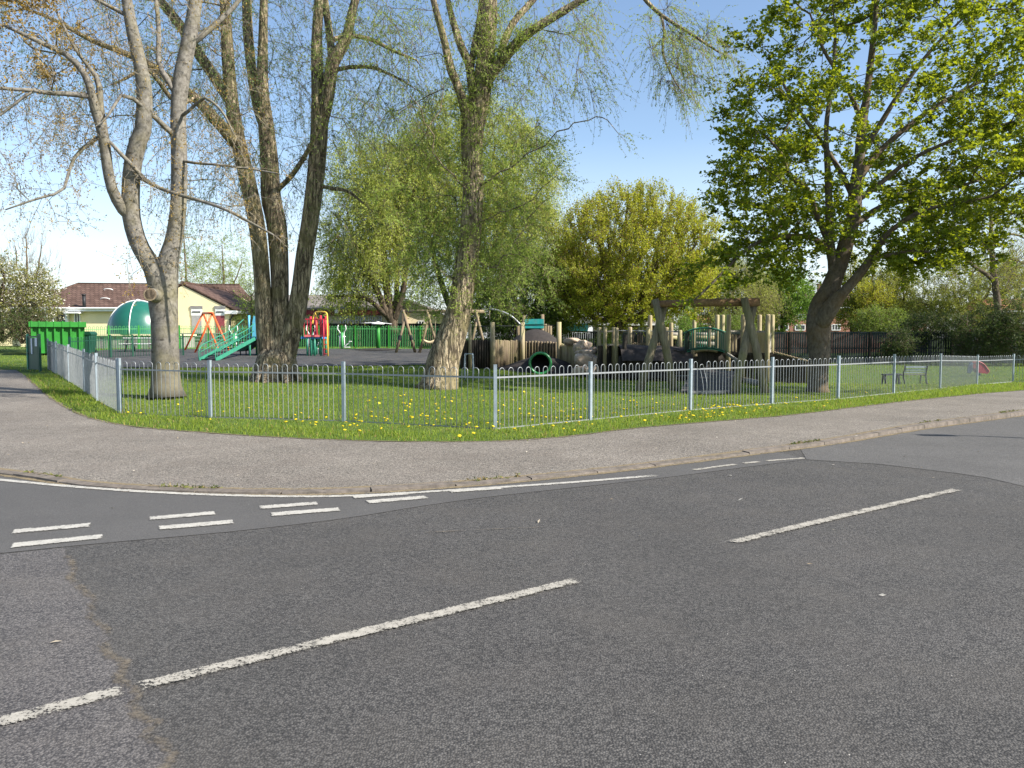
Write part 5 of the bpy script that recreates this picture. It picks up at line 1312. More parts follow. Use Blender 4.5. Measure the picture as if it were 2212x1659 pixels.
def picnic(u0, u1, Y, v, label):
    a, b = at(u0, 729, Y)[0], at(u1, 729, Y)[0]; z = float(hgt((a + b) / 2, Y)); m = (a + b) / 2
    r = thing('picnic_table', (m, Y, z), label, 'table')
    mb = MB()
    for k in range(4): mb.box((m, Y - 0.27 + k * 0.18, z + 0.74), (b - a, 0.15, 0.035))
    mb.build('tabletop', M['white'], r)
    for s in (-1, 1):
        mb = MB()
        for k in (0, 1): mb.box((m, Y + s * 0.62 + (k - .5) * 0.16, z + 0.44), (b - a, 0.14, 0.035))
        mb.build('seat', M['white'], r)
    for x in (a + 0.2, b - 0.2):
        for s in (-1, 1):
            mb = MB(); mb.bar((x, Y + s * 0.55, z), (x, Y + s * 0.2, z + 0.72), 0.06); mb.build('leg', M['black'], r)
        mb = MB(); mb.bar((x, Y - 0.72, z + 0.40), (x, Y + 0.72, z + 0.40), 0.05); mb.build('brace', M['black'], r)
picnic(272, 345, 41.2, 750, 'white slatted picnic table in front of the green dome wall')


# ------------------------------------------------------------------ play equipment
def pole_obj(r, name, pts, rad, mat, n=8):
    mb = MB(); mb.tube(pts, rad, n); return mb.build(name, M[mat] if isinstance(mat, str) else mat, r, True)


def orange_swing():
    Yn, Yf_ = 40.0, 42.6
    r = thing('swing', G(*at(458, 729, 41)[:2]), 'orange steel swing frame with splayed legs, in front of the yellow gable', 'swing')
    n, f = at(459, 676.5, Yn), at(438.5, 676.5, Yf_)
    pole_obj(r, 'top_bar', [n + (n - f) * 0.03, f - (n - f) * 0.03], 0.06, 'orange')
    for p, (ua, ub), Y in ((n, (420, 497), Yn), (f, (398, 472), Yf_)):
        for u in (ua, ub):
            g = at(u, 729, Y); g = G(g[0], g[1]); pole_obj(r, 'leg', [p, g], 0.05, 'orange')
    d = f - n
    for t in (0.36, 0.72):
        c = n + d * t; z = float(hgt(c[0], c[1])) + 0.5; s = d / np.linalg.norm(d) * 0.22
        for k in (-1, 1): pole_obj(r, 'chain', [c + s * k, np.array([c[0] + s[0] * k, c[1] + s[1] * k, z])], 0.01, 'black', 4)
        mb = MB(); mb.box((c[0], c[1], z), (0.2, 0.45, 0.04), math.atan2(d[1], d[0]) - math.pi / 2); mb.build('seat', M['black'], r)
orange_swing()


def slide_tower():
    Y = 37.0; zd = at(540, 727, Y)[2]
    r = thing('slide_tower', G(*at(600, 729, Y)[:2]), 'slide tower with green stair, red ladder end and yellow arch, behind the three-stemmed willow', 'play tower')
    P = lambda u, v, Y=Y: at(u, v, Y)
    X0, X1 = P(536, 729)[0], P(694, 729)[0]; yb = Y + 1.1
    mb = MB(); mb.box(((X0 + X1) / 2, (Y + yb) / 2, zd - 0.05), (X1 - X0, yb - Y, 0.10)); mb.build('deck', M['blue'], r)
    for x, m_, h in ((X0 + 0.05, 'light_blue', 1.0), (P(546, 0)[0], 'blue', 1.0), (P(562, 0)[0], 'sea_green', 0.9), (P(652, 0)[0], 'sea_green', 0.0), (P(668, 0)[0], 'sea_green', 0.0), (P(660, 0)[0], 'red', 0.95), (X1 - 0.03, 'red', 1.0)):
        for y in (Y + 0.04, yb - 0.04):
            g = float(hgt(x, y)); pole_obj(r, 'post', [(x, y, g), (x, y, zd)], 0.055, 'sea_green')
            if h: pole_obj(r, 'upright', [(x, y, zd), (x, y, zd + h)], 0.055, m_)
    # light blue side board and roofed blue bay
    mb = MB(); x = P(538, 0)[0]; q = [(x - 0.14, zd), (x + 0.1, zd), (x + 0.16, zd + 0.4), (x + 0.08, zd + 0.75), (x + 0.06, zd + 0.95), (x - 0.06, zd + 0.98), (x - 0.12, zd + 0.7)]
    mb.prism([(a, Y - 0.06, b) for a, b in q], (0, 0.03, 0)); mb.build('side_panel', M['light_blue'], r)
    mb = MB(); mb.box((P(572, 0)[0], yb, zd + 0.45), (1.15, 0.04, 0.9)); mb.build('back_panel', M['black'], r)
    mb = MB(); mb.box((P(560, 0)[0], Y + 0.5, zd + 1.0), (0.7, 1.0, 0.06)); mb.build('canopy', M['blue'], r)
    # hooped barriers
    def barrier(xa, xb, y, m_, h=0.75, n=6):
        mb = MB(); bow_panel(mb, (xa, y, zd), (xb, y, zd), h, (xb - xa - 0.1) / n, 0.013, 5, 4); b = mb.build('barrier', M[m_], r, True)
        mb = MB(); mb.bar((xa, y, zd + h - 0.16), (xb, y, zd + h - 0.16), 0.03); mb.bar((xa, y, zd + 0.08), (xb, y, zd + 0.08), 0.03); mb.build('rail', M[m_], b)
    barrier(P(550, 0)[0], P(640, 0)[0], Y, 'green_fence', 0.72, 9)
    xa, xb = P(646, 0)[0], P(698, 0)[0]
    mb = MB(); mb.box(((xa + xb) / 2, Y - 0.02, zd + 0.03), (xb - xa, 0.06, 0.10)); mb.build('edge_beam', M['pink_red'], r)
    mb = MB()
    for k in range(8): x = xa + (xb - xa) * k / 7; mb.bar((x, Y - 0.02, zd), (x, Y - 0.02, zd + 0.82), 0.035)
    mb.bar((xa, Y - 0.02, zd + 0.82), (xb, Y - 0.02, zd + 0.82), 0.05); mb.build('barrier', M['red'], r)
    mb = MB(); mb.box(((xa + xb) / 2 + 0.15, yb, zd + 0.35), (0.42, 0.03, 0.6)); mb.build('end_panel', M['red'], r)
    # ladder at the red end
    lx0, lx1 = P(690, 0)[0], P(698.5, 0)[0]
    for x in (lx0, lx1): pole_obj(r, 'ladder_rail', [G(x, Y - 0.10), (x, Y - 0.10, zd + 0.8)], 0.032, 'red')
    for k in range(5):
        z = float(hgt(lx0, Y)) + 0.12 + k * 0.22; pole_obj(r, 'rung', [(lx0, Y - 0.10, z), (lx1, Y - 0.10, z)], 0.02, 'red', 6)
    # yellow arched climbing pole
    q = [P(675, 700, Y + 0.4), P(677, 684, Y + 0.4), P(681, 675, Y + 0.2), P(690, 673.5, Y), P(700, 674, Y - 0.2), P(705.5, 677, Y - 0.3), P(707, 690, Y - 0.35), P(707.5, 730, Y - 0.4)]
    g = G(*P(708, 729, Y - 0.4)[:2]); pole_obj(r, 'arch_pole', np.vstack([smooth3(q, 4), [g]]), 0.036, 'yellow')
    pole_obj(r, 'arch_pole', smooth3([P(681, 676, Y + 0.1), P(685, 690, Y), P(686, 726, Y)], 4), 0.032, 'yellow')
    # stair running down to the left and towards the road
    Ys = Y - 0.05; T0 = np.array([X0, Ys + 0.5, zd]); gb = at(444, 776, 33.2); B0 = G(gb[0], 33.4)
    n = 7; w = 0.75; d = B0 - T0; N = np.array([-d[1], d[0], 0]); N /= np.linalg.norm(N)
    for s in (-1, 1):
        mb = MB(); mb.bar(T0 + N * s * w / 2, B0 + N * s * w / 2 + [0, 0, 0.05], 0.05, 0.16); mb.build('stringer', M['sea_green'], r)
        mb = MB()
        for k in range(15):
            p = T0 + d * (k + 0.5) / 15 + N * s * w / 2; mb.tube([p, p + [0, 0, 0.62]], 0.013, 4, False)
        br = mb.build('stair_barrier', M['sea_green'], r, True)
        hp = [T0 + N * s * w / 2 + [0, 0, 0.82], T0 + d * 0.15 + N * s * w / 2 + [0, 0, 0.7]] + [T0 + d * t + N * s * w / 2 + [0, 0, 0.62] for t in (0.3, 0.55, 0.8, 0.93)] + [B0 + N * s * w / 2 + [0, 0, 0.45], B0 + N * s * w / 2 + [0, 0, 0.0]]
        pole_obj(r, 'handrail', smooth3(hp, 3), 0.022, 'sea_green', 6)
        pole_obj(r, 'mid_rail', [T0 + N * s * w / 2 + [0, 0, 0.40], T0 + d * 0.96 + N * s * w / 2 + [0, 0, 0.36]], 0.018, 'sea_green', 6)
    for k in range(n):
        p = T0 + d * (k + 0.6) / n; mb = MB(); mb.box(p, (0.24, w - 0.06, 0.05), math.atan2(d[1], d[0])); mb.build('tread', M['black'], r)
    # slide chute going back-left from the deck, dark underside
    S0 = np.array([P(548, 0)[0], yb - 0.3, zd]); S1 = G(P(508, 0)[0], Y + 0.7) + [0, 0, 0.28]; S2 = S1 + [-0.35, 0, -0.03]
    mb = MB(); q = [S0, S0 + [-0.12, 0, -0.06], (S0 * 0.3 + S1 * 0.7) + [0, 0, 0.0], S1, S2]
    for a, b in zip(q[:-1], q[1:]): mb.prism([a + [0, -0.42, 0], a + [0, 0.42, 0], b + [0, 0.42, 0], b + [0, -0.42, 0]], (0, 0, -0.05))
    mb.build('slide', M['black'], r)
    for s in (-1, 1):
        mb = MB()
        for a, b in zip(q[:-1], q[1:]): mb.prism([a + [0, s * 0.44, -0.05], b + [0, s * 0.44, -0.05], b + [0, s * 0.44, 0.14], a + [0, s * 0.44, 0.14]], (0, 0.03, 0))
        mb.build('slide_wall', M['dark_green'], r)
        pole_obj(r, 'slide_leg', [S1 + [-0.2, s * 0.4, -0.02], G(S1[0] - 0.2, S1[1] + s * 0.4)], 0.03, 'black')
slide_tower()


def fitness_machine(label, u, Y, seed, kind=0):
    c = G(*at(u, 729, Y)[:2]); r = thing('exercise_machine', c, label, 'exercise machine')
    P = lambda x, y, z: c + np.array([x, y, z])
    pole_obj(r, 'column', [P(0, 0, 0), P(0, 0, 0.95)], 0.07, 'green_fence')
    for s in (-1, 1):
        pole_obj(r, 'handle', smooth3([P(s * 0.10, 0, 0.62), P(s * 0.12, 0, 0.95), P(s * 0.24, -0.05, 1.15), P(s * 0.20, -0.05, 1.38)], 4), 0.025, 'white')
        pole_obj(r, 'strut', [P(s * 0.12, 0, 0.70), P(s * 0.14, 0, 0.05)], 0.025, 'white')
    pole_obj(r, 'cross_bar', [P(-0.2, 0, 0.72), P(0.2, 0, 0.72)], 0.03, 'white')
    pole_obj(r, 'pedal_arm', [P(0.05, 0, 0.12), P(0.32, -0.05, 0.30), P(0.46, -0.05, 0.42)], 0.025, 'white')
    mb = MB(); mb.box(P(0.30, -0.05, 0.12), (0.3, 0.16, 0.04)); mb.box(P(0.48, -0.05, 0.45), (0.14, 0.14, 0.04)); mb.build('pedal', M['white'], r)
fitness_machine('white-handled outdoor exercise machine on a green column against the green fence', 739, 44.6, 1)
fitness_machine('outdoor exercise machine with white handles under the red end of the slide tower', 672, 42.5, 2)
fitness_machine('white and green exercise machine seen through the slide tower stair', 505, 43.2, 3)


def spinner():
    Y = 43.4; c = G(*at(817, 729, Y)[:2]); zt = at(817, 699, Y)[2]
    r = thing('spinner_pole', c, 'bright green pole with a white spoked hanging disc on top, before the green fence', 'play pole')
    pole_obj(r, 'pole', [c, (c[0], c[1], zt)], 0.11, 'bright_green', 12)
    mb = MB(); mb.lathe((c[0], c[1], zt), [(0.0, 0.12), (0.08, 0.10), (0.36, 0.0), (0.36, -0.03), (0.05, -0.05)], 20); mb.build('disc', M['white'], r)
    mb = MB(); mb.tube([(c[0] - 0.75, c[1], zt + 0.03), (c[0], c[1], zt + 0.06), (c[0] + 0.75, c[1], zt - 0.02)], 0.025, 6); mb.build('arm', M['white'], r)
    mb = MB(); mb.lathe(c, [(0.16, 0.0), (0.16, 0.05), (0.11, 0.1)], 14); mb.build('base_plate', M['white'], r)
    mb = MB(); mb.lathe(c, [(1.3, 0.03), (1.1, 0.08), (0.0, 0.12)], 20); mb.build('mat', M['rubber'], r, True)
spinner()


def log_swing():
    Y = 40.0; r = thing('log_swing', G(*at(930, 729, Y)[:2]), 'pale round-log swing frame with a sagging basket seat, behind the leaning willow', 'swing')
    bz = at(900, 673, Y)[2]; xa, xb = at(862, 0, Y)[0], at(1046, 0, Y)[0]
    mb = MB(); mb.tube([(xa, Y, bz), ((xa + xb) / 2, Y, bz + 0.02), (xb, Y, bz)], [0.09, 0.085, 0.09], 10); mb.build('beam', M['log'], r, True)
    for u, du in ((870, 21), (922, 21), (1030, 20)):
        for s in (-1, 1):
            x = at(u, 0, Y)[0]; g = G(at(u + s * du, 0, Y)[0], Y + s * 0.12)
            top = np.array([x - s * 0.10, Y - s * 0.06, bz + 0.08]); mb = MB(); mb.tube([g, top], [0.078, 0.068], 10); lg = mb.build('leg', M['log'], r, True)
            if u == 870:
                c = g + (top - g) * 0.36; mb = MB(); dd = (top - g) / np.linalg.norm(top - g) * 0.13; mb.tube([c - dd, c + dd], 0.082, 10); mb.build('collar', M['black'], lg)
    cx = at(924, 0, Y)[0]; zs = float(hgt(cx, Y)) + 0.55
    q = [(cx - 0.30 + 0.6 * t, Y - 0.25, zs + 0.13 * (2 * t - 1) ** 2 * 1.0) for t in np.linspace(0, 1, 9)]
    mb = MB(); mb.tube(q, [0.04, .06, .07, .07, .07, .07, .07, .06, .04], 8); mb.build('seat', M['tyre'], r, True)
    for x in (cx - 0.30, cx + 0.30): pole_obj(r, 'rope', [(x, Y - 0.25, zs + 0.13), (x, Y, bz)], 0.014, 'rope', 5)
log_swing()


def spring_frame():
    Y = 24.5; c = G(*at(1012, 729, Y)[:2]); r = thing('balance_frame', c, 'small grey-green tubular hand frame at the foot of the leaning willow', 'play frame')
    h = 0.84
    for y in (0, 0.34):
        pole_obj(r, 'hoop', smooth3([c + [-0.13, y, 0], c + [-0.12, y, h - 0.06], c + [-0.07, y, h], c + [0.09, y, h], c + [0.13, y, h - 0.06], c + [0.14, y, 0]], 4), 0.02, 'galv_post', 6)
    pole_obj(r, 'cross_bar', [c + [-0.12, 0, h - 0.3], c + [-0.12, 0.34, h - 0.3]], 0.018, 'galv_post', 6); pole_obj(r, 'cross_bar', [c + [0.13, 0, h - 0.3], c + [0.13, 0.34, h - 0.3]], 0.018, 'galv_post', 6)
spring_frame()

Z0 = lambda u, Y: float(hgt(*at(u, 729, Y)[:2]))
Q = lambda u, v, Y: at(u, v, Y)


def palisade():
    r = thing('log_palisade', G(*at(1130, 729, 32)[:2]), 'curving palisade of upright logs with four tall roped posts, round the rubber mound', 'palisade')
    def run(pts, name, mat, dia, cap=0.0):
        P = np.array([[*at(u, 729, Y)[:2], at(u, v, Y)[2]] for u, v, Y in pts]); d = np.concatenate([[0], np.cumsum(np.linalg.norm(np.diff(P[:, :2], axis=0), axis=1))])
        n = int(d[-1] / dia); s = (np.arange(n) + 0.5) * d[-1] / n; mb = MB()
        for a in s:
            x, y, z = [np.interp(a, d, P[:, j]) for j in range(3)]; z += rnd.gauss(0, 0.015); g = float(hgt(x, y)); rr_ = dia * (0.345 + 0.05 * rnd.random())
            mb.tube([(x, y, g - 0.05), (x + rnd.gauss(0, .006), y, z - 0.03), (x, y, z)], [rr_, rr_, rr_ * 0.8], 10)
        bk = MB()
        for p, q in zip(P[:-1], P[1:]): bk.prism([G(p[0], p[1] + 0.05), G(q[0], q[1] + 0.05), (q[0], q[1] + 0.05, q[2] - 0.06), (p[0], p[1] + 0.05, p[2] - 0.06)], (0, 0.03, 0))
        bk.build('gap_shade_board', M['black'], r)  # black board added behind the logs as shade in the gaps
        return mb.build(name, M[mat], r, True)
    run([(994, 733, 29.6), (1030, 733, 30.4), (1066, 733.5, 31)], 'shaded_log_wall', 'dark_wood', 0.13)  # recessed left run, its shade put into a darker timber colour
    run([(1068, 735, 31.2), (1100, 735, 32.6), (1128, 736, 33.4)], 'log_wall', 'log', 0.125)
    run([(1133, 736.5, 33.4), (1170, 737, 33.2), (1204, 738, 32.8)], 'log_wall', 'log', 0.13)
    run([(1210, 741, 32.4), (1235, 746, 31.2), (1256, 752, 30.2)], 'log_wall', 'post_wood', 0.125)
    tops = []
    for u, v0, Y in ((1014.7, 699, 29.9), (1063.8, 696, 30.8), (1128.6, 696.5, 33.1), (1207.6, 695.5, 32.2)):
        t = at(u, v0, Y); g = G(t[0], t[1]); mb = MB(); mb.tube([g - [0, 0, 0.05], t], [0.075 if u < 1020 else 0.105, 0.065 if u < 1020 else 0.095], 12); mb.build('post', M['post_wood'], r, True); tops.append(t)
    for a, b in zip(tops[:-1], tops[1:]):
        a = a - [0, 0, 0.13]; b = b - [0, 0, 0.13]; pole_obj(r, 'rope', [a, (a + b) / 2 - [0, 0, 0.02], b], 0.014, 'black', 5)
palisade()


def mound_mesh(name, cu, Y, ztop, rx, ry, mat, label, cat, fl=1.3, seed=0):
    c = at(cu, 729, Y); base = G(c[0], c[1]); mb = MB(); n, k = 36, 12
    V = []
    for j in range(k + 1):
        q = j / k
        for a in np.arange(n) * 2 * math.pi / n:
            x, y = c[0] + rx * q * math.cos(a), c[1] + ry * q * math.sin(a)
            z = float(hgt(x, y)) - 0.05 + (ztop - base[2]) * (0.5 + 0.5 * math.cos(math.pi * q)) ** fl + 0.03 * noise.noise(Vector((x * 1.1, y * 1.1, seed)))
            V.append((x, y, z))
    V.append((c[0], c[1], ztop)); i = np.arange(k)[:, None] * n; j = np.arange(n)[None, :]; j2 = (j + 1) % n
    mb.add(V, np.stack([i + j, i + n + j, i + n + j2, i + j2], -1).reshape(-1, 4))
    o = mb.build(name, M[mat], None, True); return tag(o, label, cat)


mound_mesh('play_mound', 1163, 36.6, at(1163, 708, 36.6)[2], 3.1, 2.7, 'mound', 'tall dark rubber-covered play mound inside the log palisade', 'mound', 1.15, 3)
mound_mesh('play_mound', 1180, 31.4, at(1180, 768, 31.4)[2], 2.5, 1.5, 'rubber', 'low dark rubber skirt mound round the mouth of the green tunnel', 'mound', 0.9, 5)


def tunnel():
    Y = 30.0; c = at(1167, 785, Y); r = thing('play_tunnel', (c[0], c[1], c[2] - 0.43), 'green-rimmed round tunnel mouth set in the low rubber mound', 'tunnel'); R = 0.40
    mb = MB(); mb.tube([c + [R * math.cos(a), 0, R * math.sin(a)] for a in np.linspace(0, 2 * math.pi, 33)], 0.055, 10, False); mb.build('rim', M['bright_green'] if False else M['green_rim'], r, True)
    mb = MB(); mb.lathe(c, [(R - 0.01, 0.0), (R - 0.01, 2.2), (0.0, 2.21)], 24, axis=1); mb.build('tube', M['black'], r, True)
M['green_rim'] = m_plain('green_tunnel_plastic', (0.03, 0.22, 0.07), 0.3, 0.15, 4, 0, 0.6)
tunnel()


def boulder(label, u, v, Y, s, seed):
    c = at(u, v, Y); bm = bmesh.new(); bmesh.ops.create_icosphere(bm, subdivisions=3, radius=1)
    for w in bm.verts:
        p = w.co.copy(); n_ = noise.noise(p * 1.1 + Vector((seed, 0, 0))) * 0.45 + noise.noise(p * 2.7 + Vector((0, seed, 0))) * 0.18
        q = p * (1 + n_); q = Vector([math.copysign(min(abs(t), 0.86), t) for t in q]); w.co = Vector((q.x * s[0], q.y * s[1], q.z * s[2]))
    me = bpy.data.meshes.new('boulder'); bm.to_mesh(me); bm.free(); me.materials.append(M['rock'])
    for p in me.polygons: p.use_smooth = seed % 2 == 0
    o = bpy.data.objects.new('boulder', me); C.objects.link(o); o.location = c; o.rotation_euler = (0, 0, seed * 1.3)
    tag(o, label, 'boulder', 'sandstone boulders stacked beside the palisade')
for i, a in enumerate((('flat-topped boulder crowning the rock pile, against the palisade', 1238, 738, 31.2, (.36, .34, .15)), ('rounded boulder at the top of the rock pile, set back', 1258, 748, 30.8, (.24, .3, .24)), ('long brown boulder half way up the pile, under the rounded one', 1265, 762, 30.2, (.34, .34, .13)),
                       ('small squared boulder at the outer shoulder of the rock pile', 1281, 757, 30.4, (.14, .2, .13)), ('largest boulder in the middle of the rock pile', 1262, 779, 29.9, (.34, .36, .26)), ('outermost blocky boulder low in the rock pile', 1283, 782, 29.8, (.17, .25, .28)),
                       ('bottom boulder beside the shortest log of the palisade', 1259, 800, 29.4, (.3, .3, .16)), ('lowest outer boulder at ground level of the rock pile', 1283, 801, 29.3, (.18, .24, .18)))):
    boulder(a[0], a[1], a[2], a[3], tuple(q * 1.2 for q in a[4]), i + 2)


def teal_panel():
    Y = 40.5; r = thing('activity_board', G(*at(1153, 729, Y)[:2]), 'teal board on wooden posts rising behind the rubber mound', 'play panel')
    a, b = at(1133, 709, Y), at(1175, 689, Y); mb = MB(); mb.box(((a[0] + b[0]) / 2, Y, (a[2] + b[2]) / 2), (b[0] - a[0], 0.05, b[2] - a[2])); mb.build('board', M['teal'], r)
    mb = MB(); mb.bar((a[0], Y - 0.04, a[2] + 0.20), (b[0], Y - 0.04, a[2] + 0.22), 0.02); mb.build('seam_strip', M['dark_green'], r)
    for u, v in ((1132, 681), (1172, 679)):
        t = at(u, v, Y + 0.1); mb = MB(); mb.tube([G(t[0], t[1]), t], 0.09, 10); mb.build('post', M['log'], r, True)
teal_panel()
for u, v, lab_ in ((1119, 704, 'short round post left of the teal board'), (1178, 700, 'round post just right of the teal board, touching it'), (1184, 702, 'middle round post of three right of the teal board'), (1189, 704, 'round post right of the teal board, nearest the blue tarpaulin')):
    t = at(u, v, 41); mb = MB(); g = G(t[0], t[1]); mb.tube([g, t - [0, 0, .03], t], [0.085, 0.085, 0.065], 10); tag(mb.build('timber_post', M['log'], None, True), lab_, 'post', 'round posts by the teal board')


def tarp():
    Y = 58.0; r = thing('tarpaulin', G(*at(1240, 729, Y)[:2]), 'bright blue tarpaulin stretched over a frame behind the dark board fence', 'tarpaulin')
    a, b = at(1211, 692, Y), at(1272, 716, Y); mb = MB(); nx, ny = 14, 6; V = []
    for j in range(ny + 1):
        for i in range(nx + 1): V.append((a[0] + (b[0] - a[0]) * i / nx, Y + 0.8 * (1 - j / ny) + 0.06 * noise.noise(Vector((i * 0.6, j * 0.6, 1))), b[2] + (a[2] - b[2]) * j / ny - 0.10 * (j / ny) * math.sin(i / nx * math.pi) - 0.2 * i / nx * j / ny))
    mb.add(V, [[j * (nx + 1) + i, j * (nx + 1) + i + 1, (j + 1) * (nx + 1) + i + 1, (j + 1) * (nx + 1) + i] for j in range(ny) for i in range(nx)]); mb.build('sheet', M['tarp'], r, True)
    for x in (a[0], b[0]): pole_obj(r, 'pole', [G(x, Y + 0.85), (x, Y + 0.85, a[2])], 0.03, 'galv', 6)
tarp()


def bent_pole():
    Y = 38; r = thing('climbing_pole', G(*at(1131, 729, Y)[:2]), 'pale curved steel pole with a hanging rope, arching out behind the palisade', 'play pole')
    q = [at(1057, 667, Y), at(1070, 669, Y), at(1085, 673.5, Y), at(1100, 680, Y), at(1113, 690, Y), at(1124, 701, Y)]
    g = G(*at(1131, 729, Y)[:2]); pole_obj(r, 'pole', np.vstack([smooth3(q, 4), [at(1130, 715, Y)], [g]]), 0.045, 'galv')
    pole_obj(r, 'rope', [at(1057.5, 667, Y), at(1057.5, 689, Y)], 0.016, 'rope', 5)
bent_pole()


def fort():
    r = thing('timber_fort', G(*at(1560, 729, 29)[:2]), 'timber play fort with plank walls, palisade tower and side ramp, behind the swing beam', 'play fort')
    X = lambda u, Y: at(u, 729, Y)[0]
    def wall(pts, name, mat, bw=0.14, z0=None):
        """vertical planks between (u, vtop, Y) corners down to the ground"""
        P = np.array([[*at(u, 729, Y)[:2], at(u, v, Y)[2]] for u, v, Y in pts]); d = np.concatenate([[0], np.cumsum(np.linalg.norm(np.diff(P[:, :2], axis=0), axis=1))]); n = max(1, int(d[-1] / bw)); mb = MB()
        for k in range(n):
            a = (k + 0.5) * d[-1] / n; x, y, z = [np.interp(a, d, P[:, j]) for j in range(3)]; x2 = np.interp(a + .02, d, P[:, 0]) - np.interp(a - .02, d, P[:, 0]); y2 = np.interp(a + .02, d, P[:, 1]) - np.interp(a - .02, d, P[:, 1])
            g = float(hgt(x, y)) - 0.03 if z0 is None else at(CX, z0, y)[2]; z += rnd.gauss(0, 0.008)
            mb.box((x, y, (g + z) / 2), (d[-1] / n - 0.008, 0.035, z - g), math.atan2(y2, x2) + rnd.gauss(0, 0.02))
        return mb.build(name, M[mat], r)
    def post(u, v0, Y, rad=0.085, mat='post_wood', v1=None):
        t = at(u, v0, Y); g = G(t[0], t[1]) if v1 is None else at(u, v1, Y); mb = MB(); mb.tube([g - [0, 0, 0.03], t - [0, 0, 0.03], t], [rad, rad * 0.95, rad * 0.75], 12); return mb.build('post', M[mat], r, True)
    # left raised part: dark plank retaining wall and earth deck
    wall([(1292, 747, 29.4), (1336, 747, 30.0)], 'plank_wall', 'dark_wood'); wall([(1336, 749, 30.0), (1400, 752, 29.2), (1480, 758, 28.6)], 'plank_wall', 'dark_wood')
    wall([(1480, 759, 28.8), (1560, 757, 29.4), (1610, 762, 29.6)], 'plank_wall', 'dark_wood'); wall([(1612, 763, 29.5), (1671, 762, 29.2)], 'plank_wall', 'dark_wood')
    for u, v, Y in ((1295, 707, 29.6), (1307, 706, 29.5), (1326, 706.5, 29.7), (1332, 708, 29.4)): post(u, v, Y, 0.08)
    for u, v, Y, m_ in ((1349, 722, 28.8, 'dark_wood'), (1361, 706.5, 30.2, 'post_wood'), (1400, 707, 30.2, 'post_wood'), (1404.5, 681, 30.8, 'post_wood'), (1440, 707, 30.6, 'post_wood'), (1450, 697, 31.4, 'post_wood'), (1469, 713, 29.6, 'post_wood'), (1485, 714, 28.8, 'dark_wood'), (1500, 690, 31.2, 'post_wood'), (1532, 704, 32, 'log')): post(u, v, Y, 0.085, m_)
    mb = MB(); a, b = at(1332, 714, 30.2), at(1468, 716, 30.2); mb.tube([a, b], 0.016, 6); mb.build('hand_rail', M['galv'], r)
    mb = MB()
    for k in range(26):
        u = 1364 + k * 3.1; p = at(u, 716, 30.4); q = at(u, 747, 30.4); mb.tube([p, q], 0.011, 4, False)
    mb.build('bar_fence', M['black'], r)
    mb = MB()
    for k in range(22):
        u = 1336 + k * 4.4; p = at(u, 750, 30.3); h = 0.14 + rnd.random() * 0.05; mb.tube([p - [0, 0, 0.2], p + [0, 0, h - 0.03], p + [0, 0, h]], [0.034, 0.034, 0.028], 8)
    mb.build('log_edging', M['log'], r, True)
    mb = MB(); V = []; nx, ny = 18, 8
    for j in range(ny + 1):
        for i in range(nx + 1):
            u = 1334 + (1484 - 1334) * i / nx; Y = 28.3 + 3.2 * j / ny; base = at(u, 751 + 5 * (i / nx) ** 2, 29.6)[2]; x = X(u, 29.6)
            V.append((x, Y, base + 0.10 * math.sin(j / ny * math.pi) + 0.05 * noise.noise(Vector((x, Y, 0))) - (0.45 if j == 0 else 0.1 if j == 1 else 0)))
    mb.add(V, [[j * (nx + 1) + i, j * (nx + 1) + i + 1, (j + 1) * (nx + 1) + i + 1, (j + 1) * (nx + 1) + i] for j in range(ny) for i in range(nx)]); mb.build('earth_deck', M['rubber'], r, True)
    mb = MB(); x0, x1 = X(1334, 29.6), X(1484, 29.6); mb.box(((x0 + x1) / 2, 30.1, 0.5), (x1 - x0, 2.6, 0.8)); mb.build('earth_core', M['rubber'], r)
    mb = MB(); mb.prism([at(1293, 745, 29.5), at(1336, 745, 30), at(1336, 747, 31.4), at(1293, 747, 31.4)], (0, 0, -0.08)); mb.build('landing', M['grey_wood'], r)
    for a, b in (((1296, 716, 29.6), (1307, 716, 29.6)), ((1307, 716, 29.6), (1326, 715, 29.6)), ((1307, 744, 29.6), (1326, 745, 29.6))):
        mb = MB(); mb.bar(at(*a), at(*b), 0.05, 0.06); mb.build('rail', M['grey_wood'], r)
    # lying logs behind the bridge
    for (u0, u1, v, Y, m_) in ((1395, 1416, 736, 32.5, 'post_wood'), (1436, 1462, 729, 32.8, 'post_wood'), (1438, 1470, 722, 33.4, 'grey_wood'), (1496, 1543, 729, 33.4, 'post_wood'), (1494, 1545, 722, 34, 'grey_wood'), (1494, 1543, 742, 33, 'grey_wood')):
        mb = MB(); mb.tube([at(u0, v, Y), at(u1, v + 0.5, Y)], 0.085, 10); mb.build('log_rail', M[m_], r, True)
    # palisade tower to the right
    for u, v, Y, m_ in ((1549.5, 680, 30.6, 'post_wood'), (1561, 680, 30.0, 'post_wood'), (1574.5, 679, 29.0, 'post_wood'), (1605.5, 679, 29.3, 'post_wood'), (1613, 682, 31, 'log'), (1641, 680, 31, 'post_wood'), (1659, 679, 28.6, 'post_wood'), (1668.5, 679.5, 29.4, 'post_wood')): post(u, v, Y, 0.09, m_)
    wall([(1553, 719, 30.2), (1571, 719, 29.4)], 'palisade', 'post_wood', 0.11, 757)
    wall([(1628, 717, 30.4), (1654, 717, 30.2)], 'palisade', 'post_wood', 0.115, 763); wall([(1612, 725, 30.5), (1630, 722, 30.4)], 'palisade', 'post_wood', 0.115, 763)
    wall([(1659, 718, 29.0), (1670, 718, 29.6)], 'palisade', 'grey_wood', 0.10, 762)
    wall([(1579, 722, 29.8), (1603, 722, 29.9)], 'plank_wall', 'dark_wood', 0.12, 764)
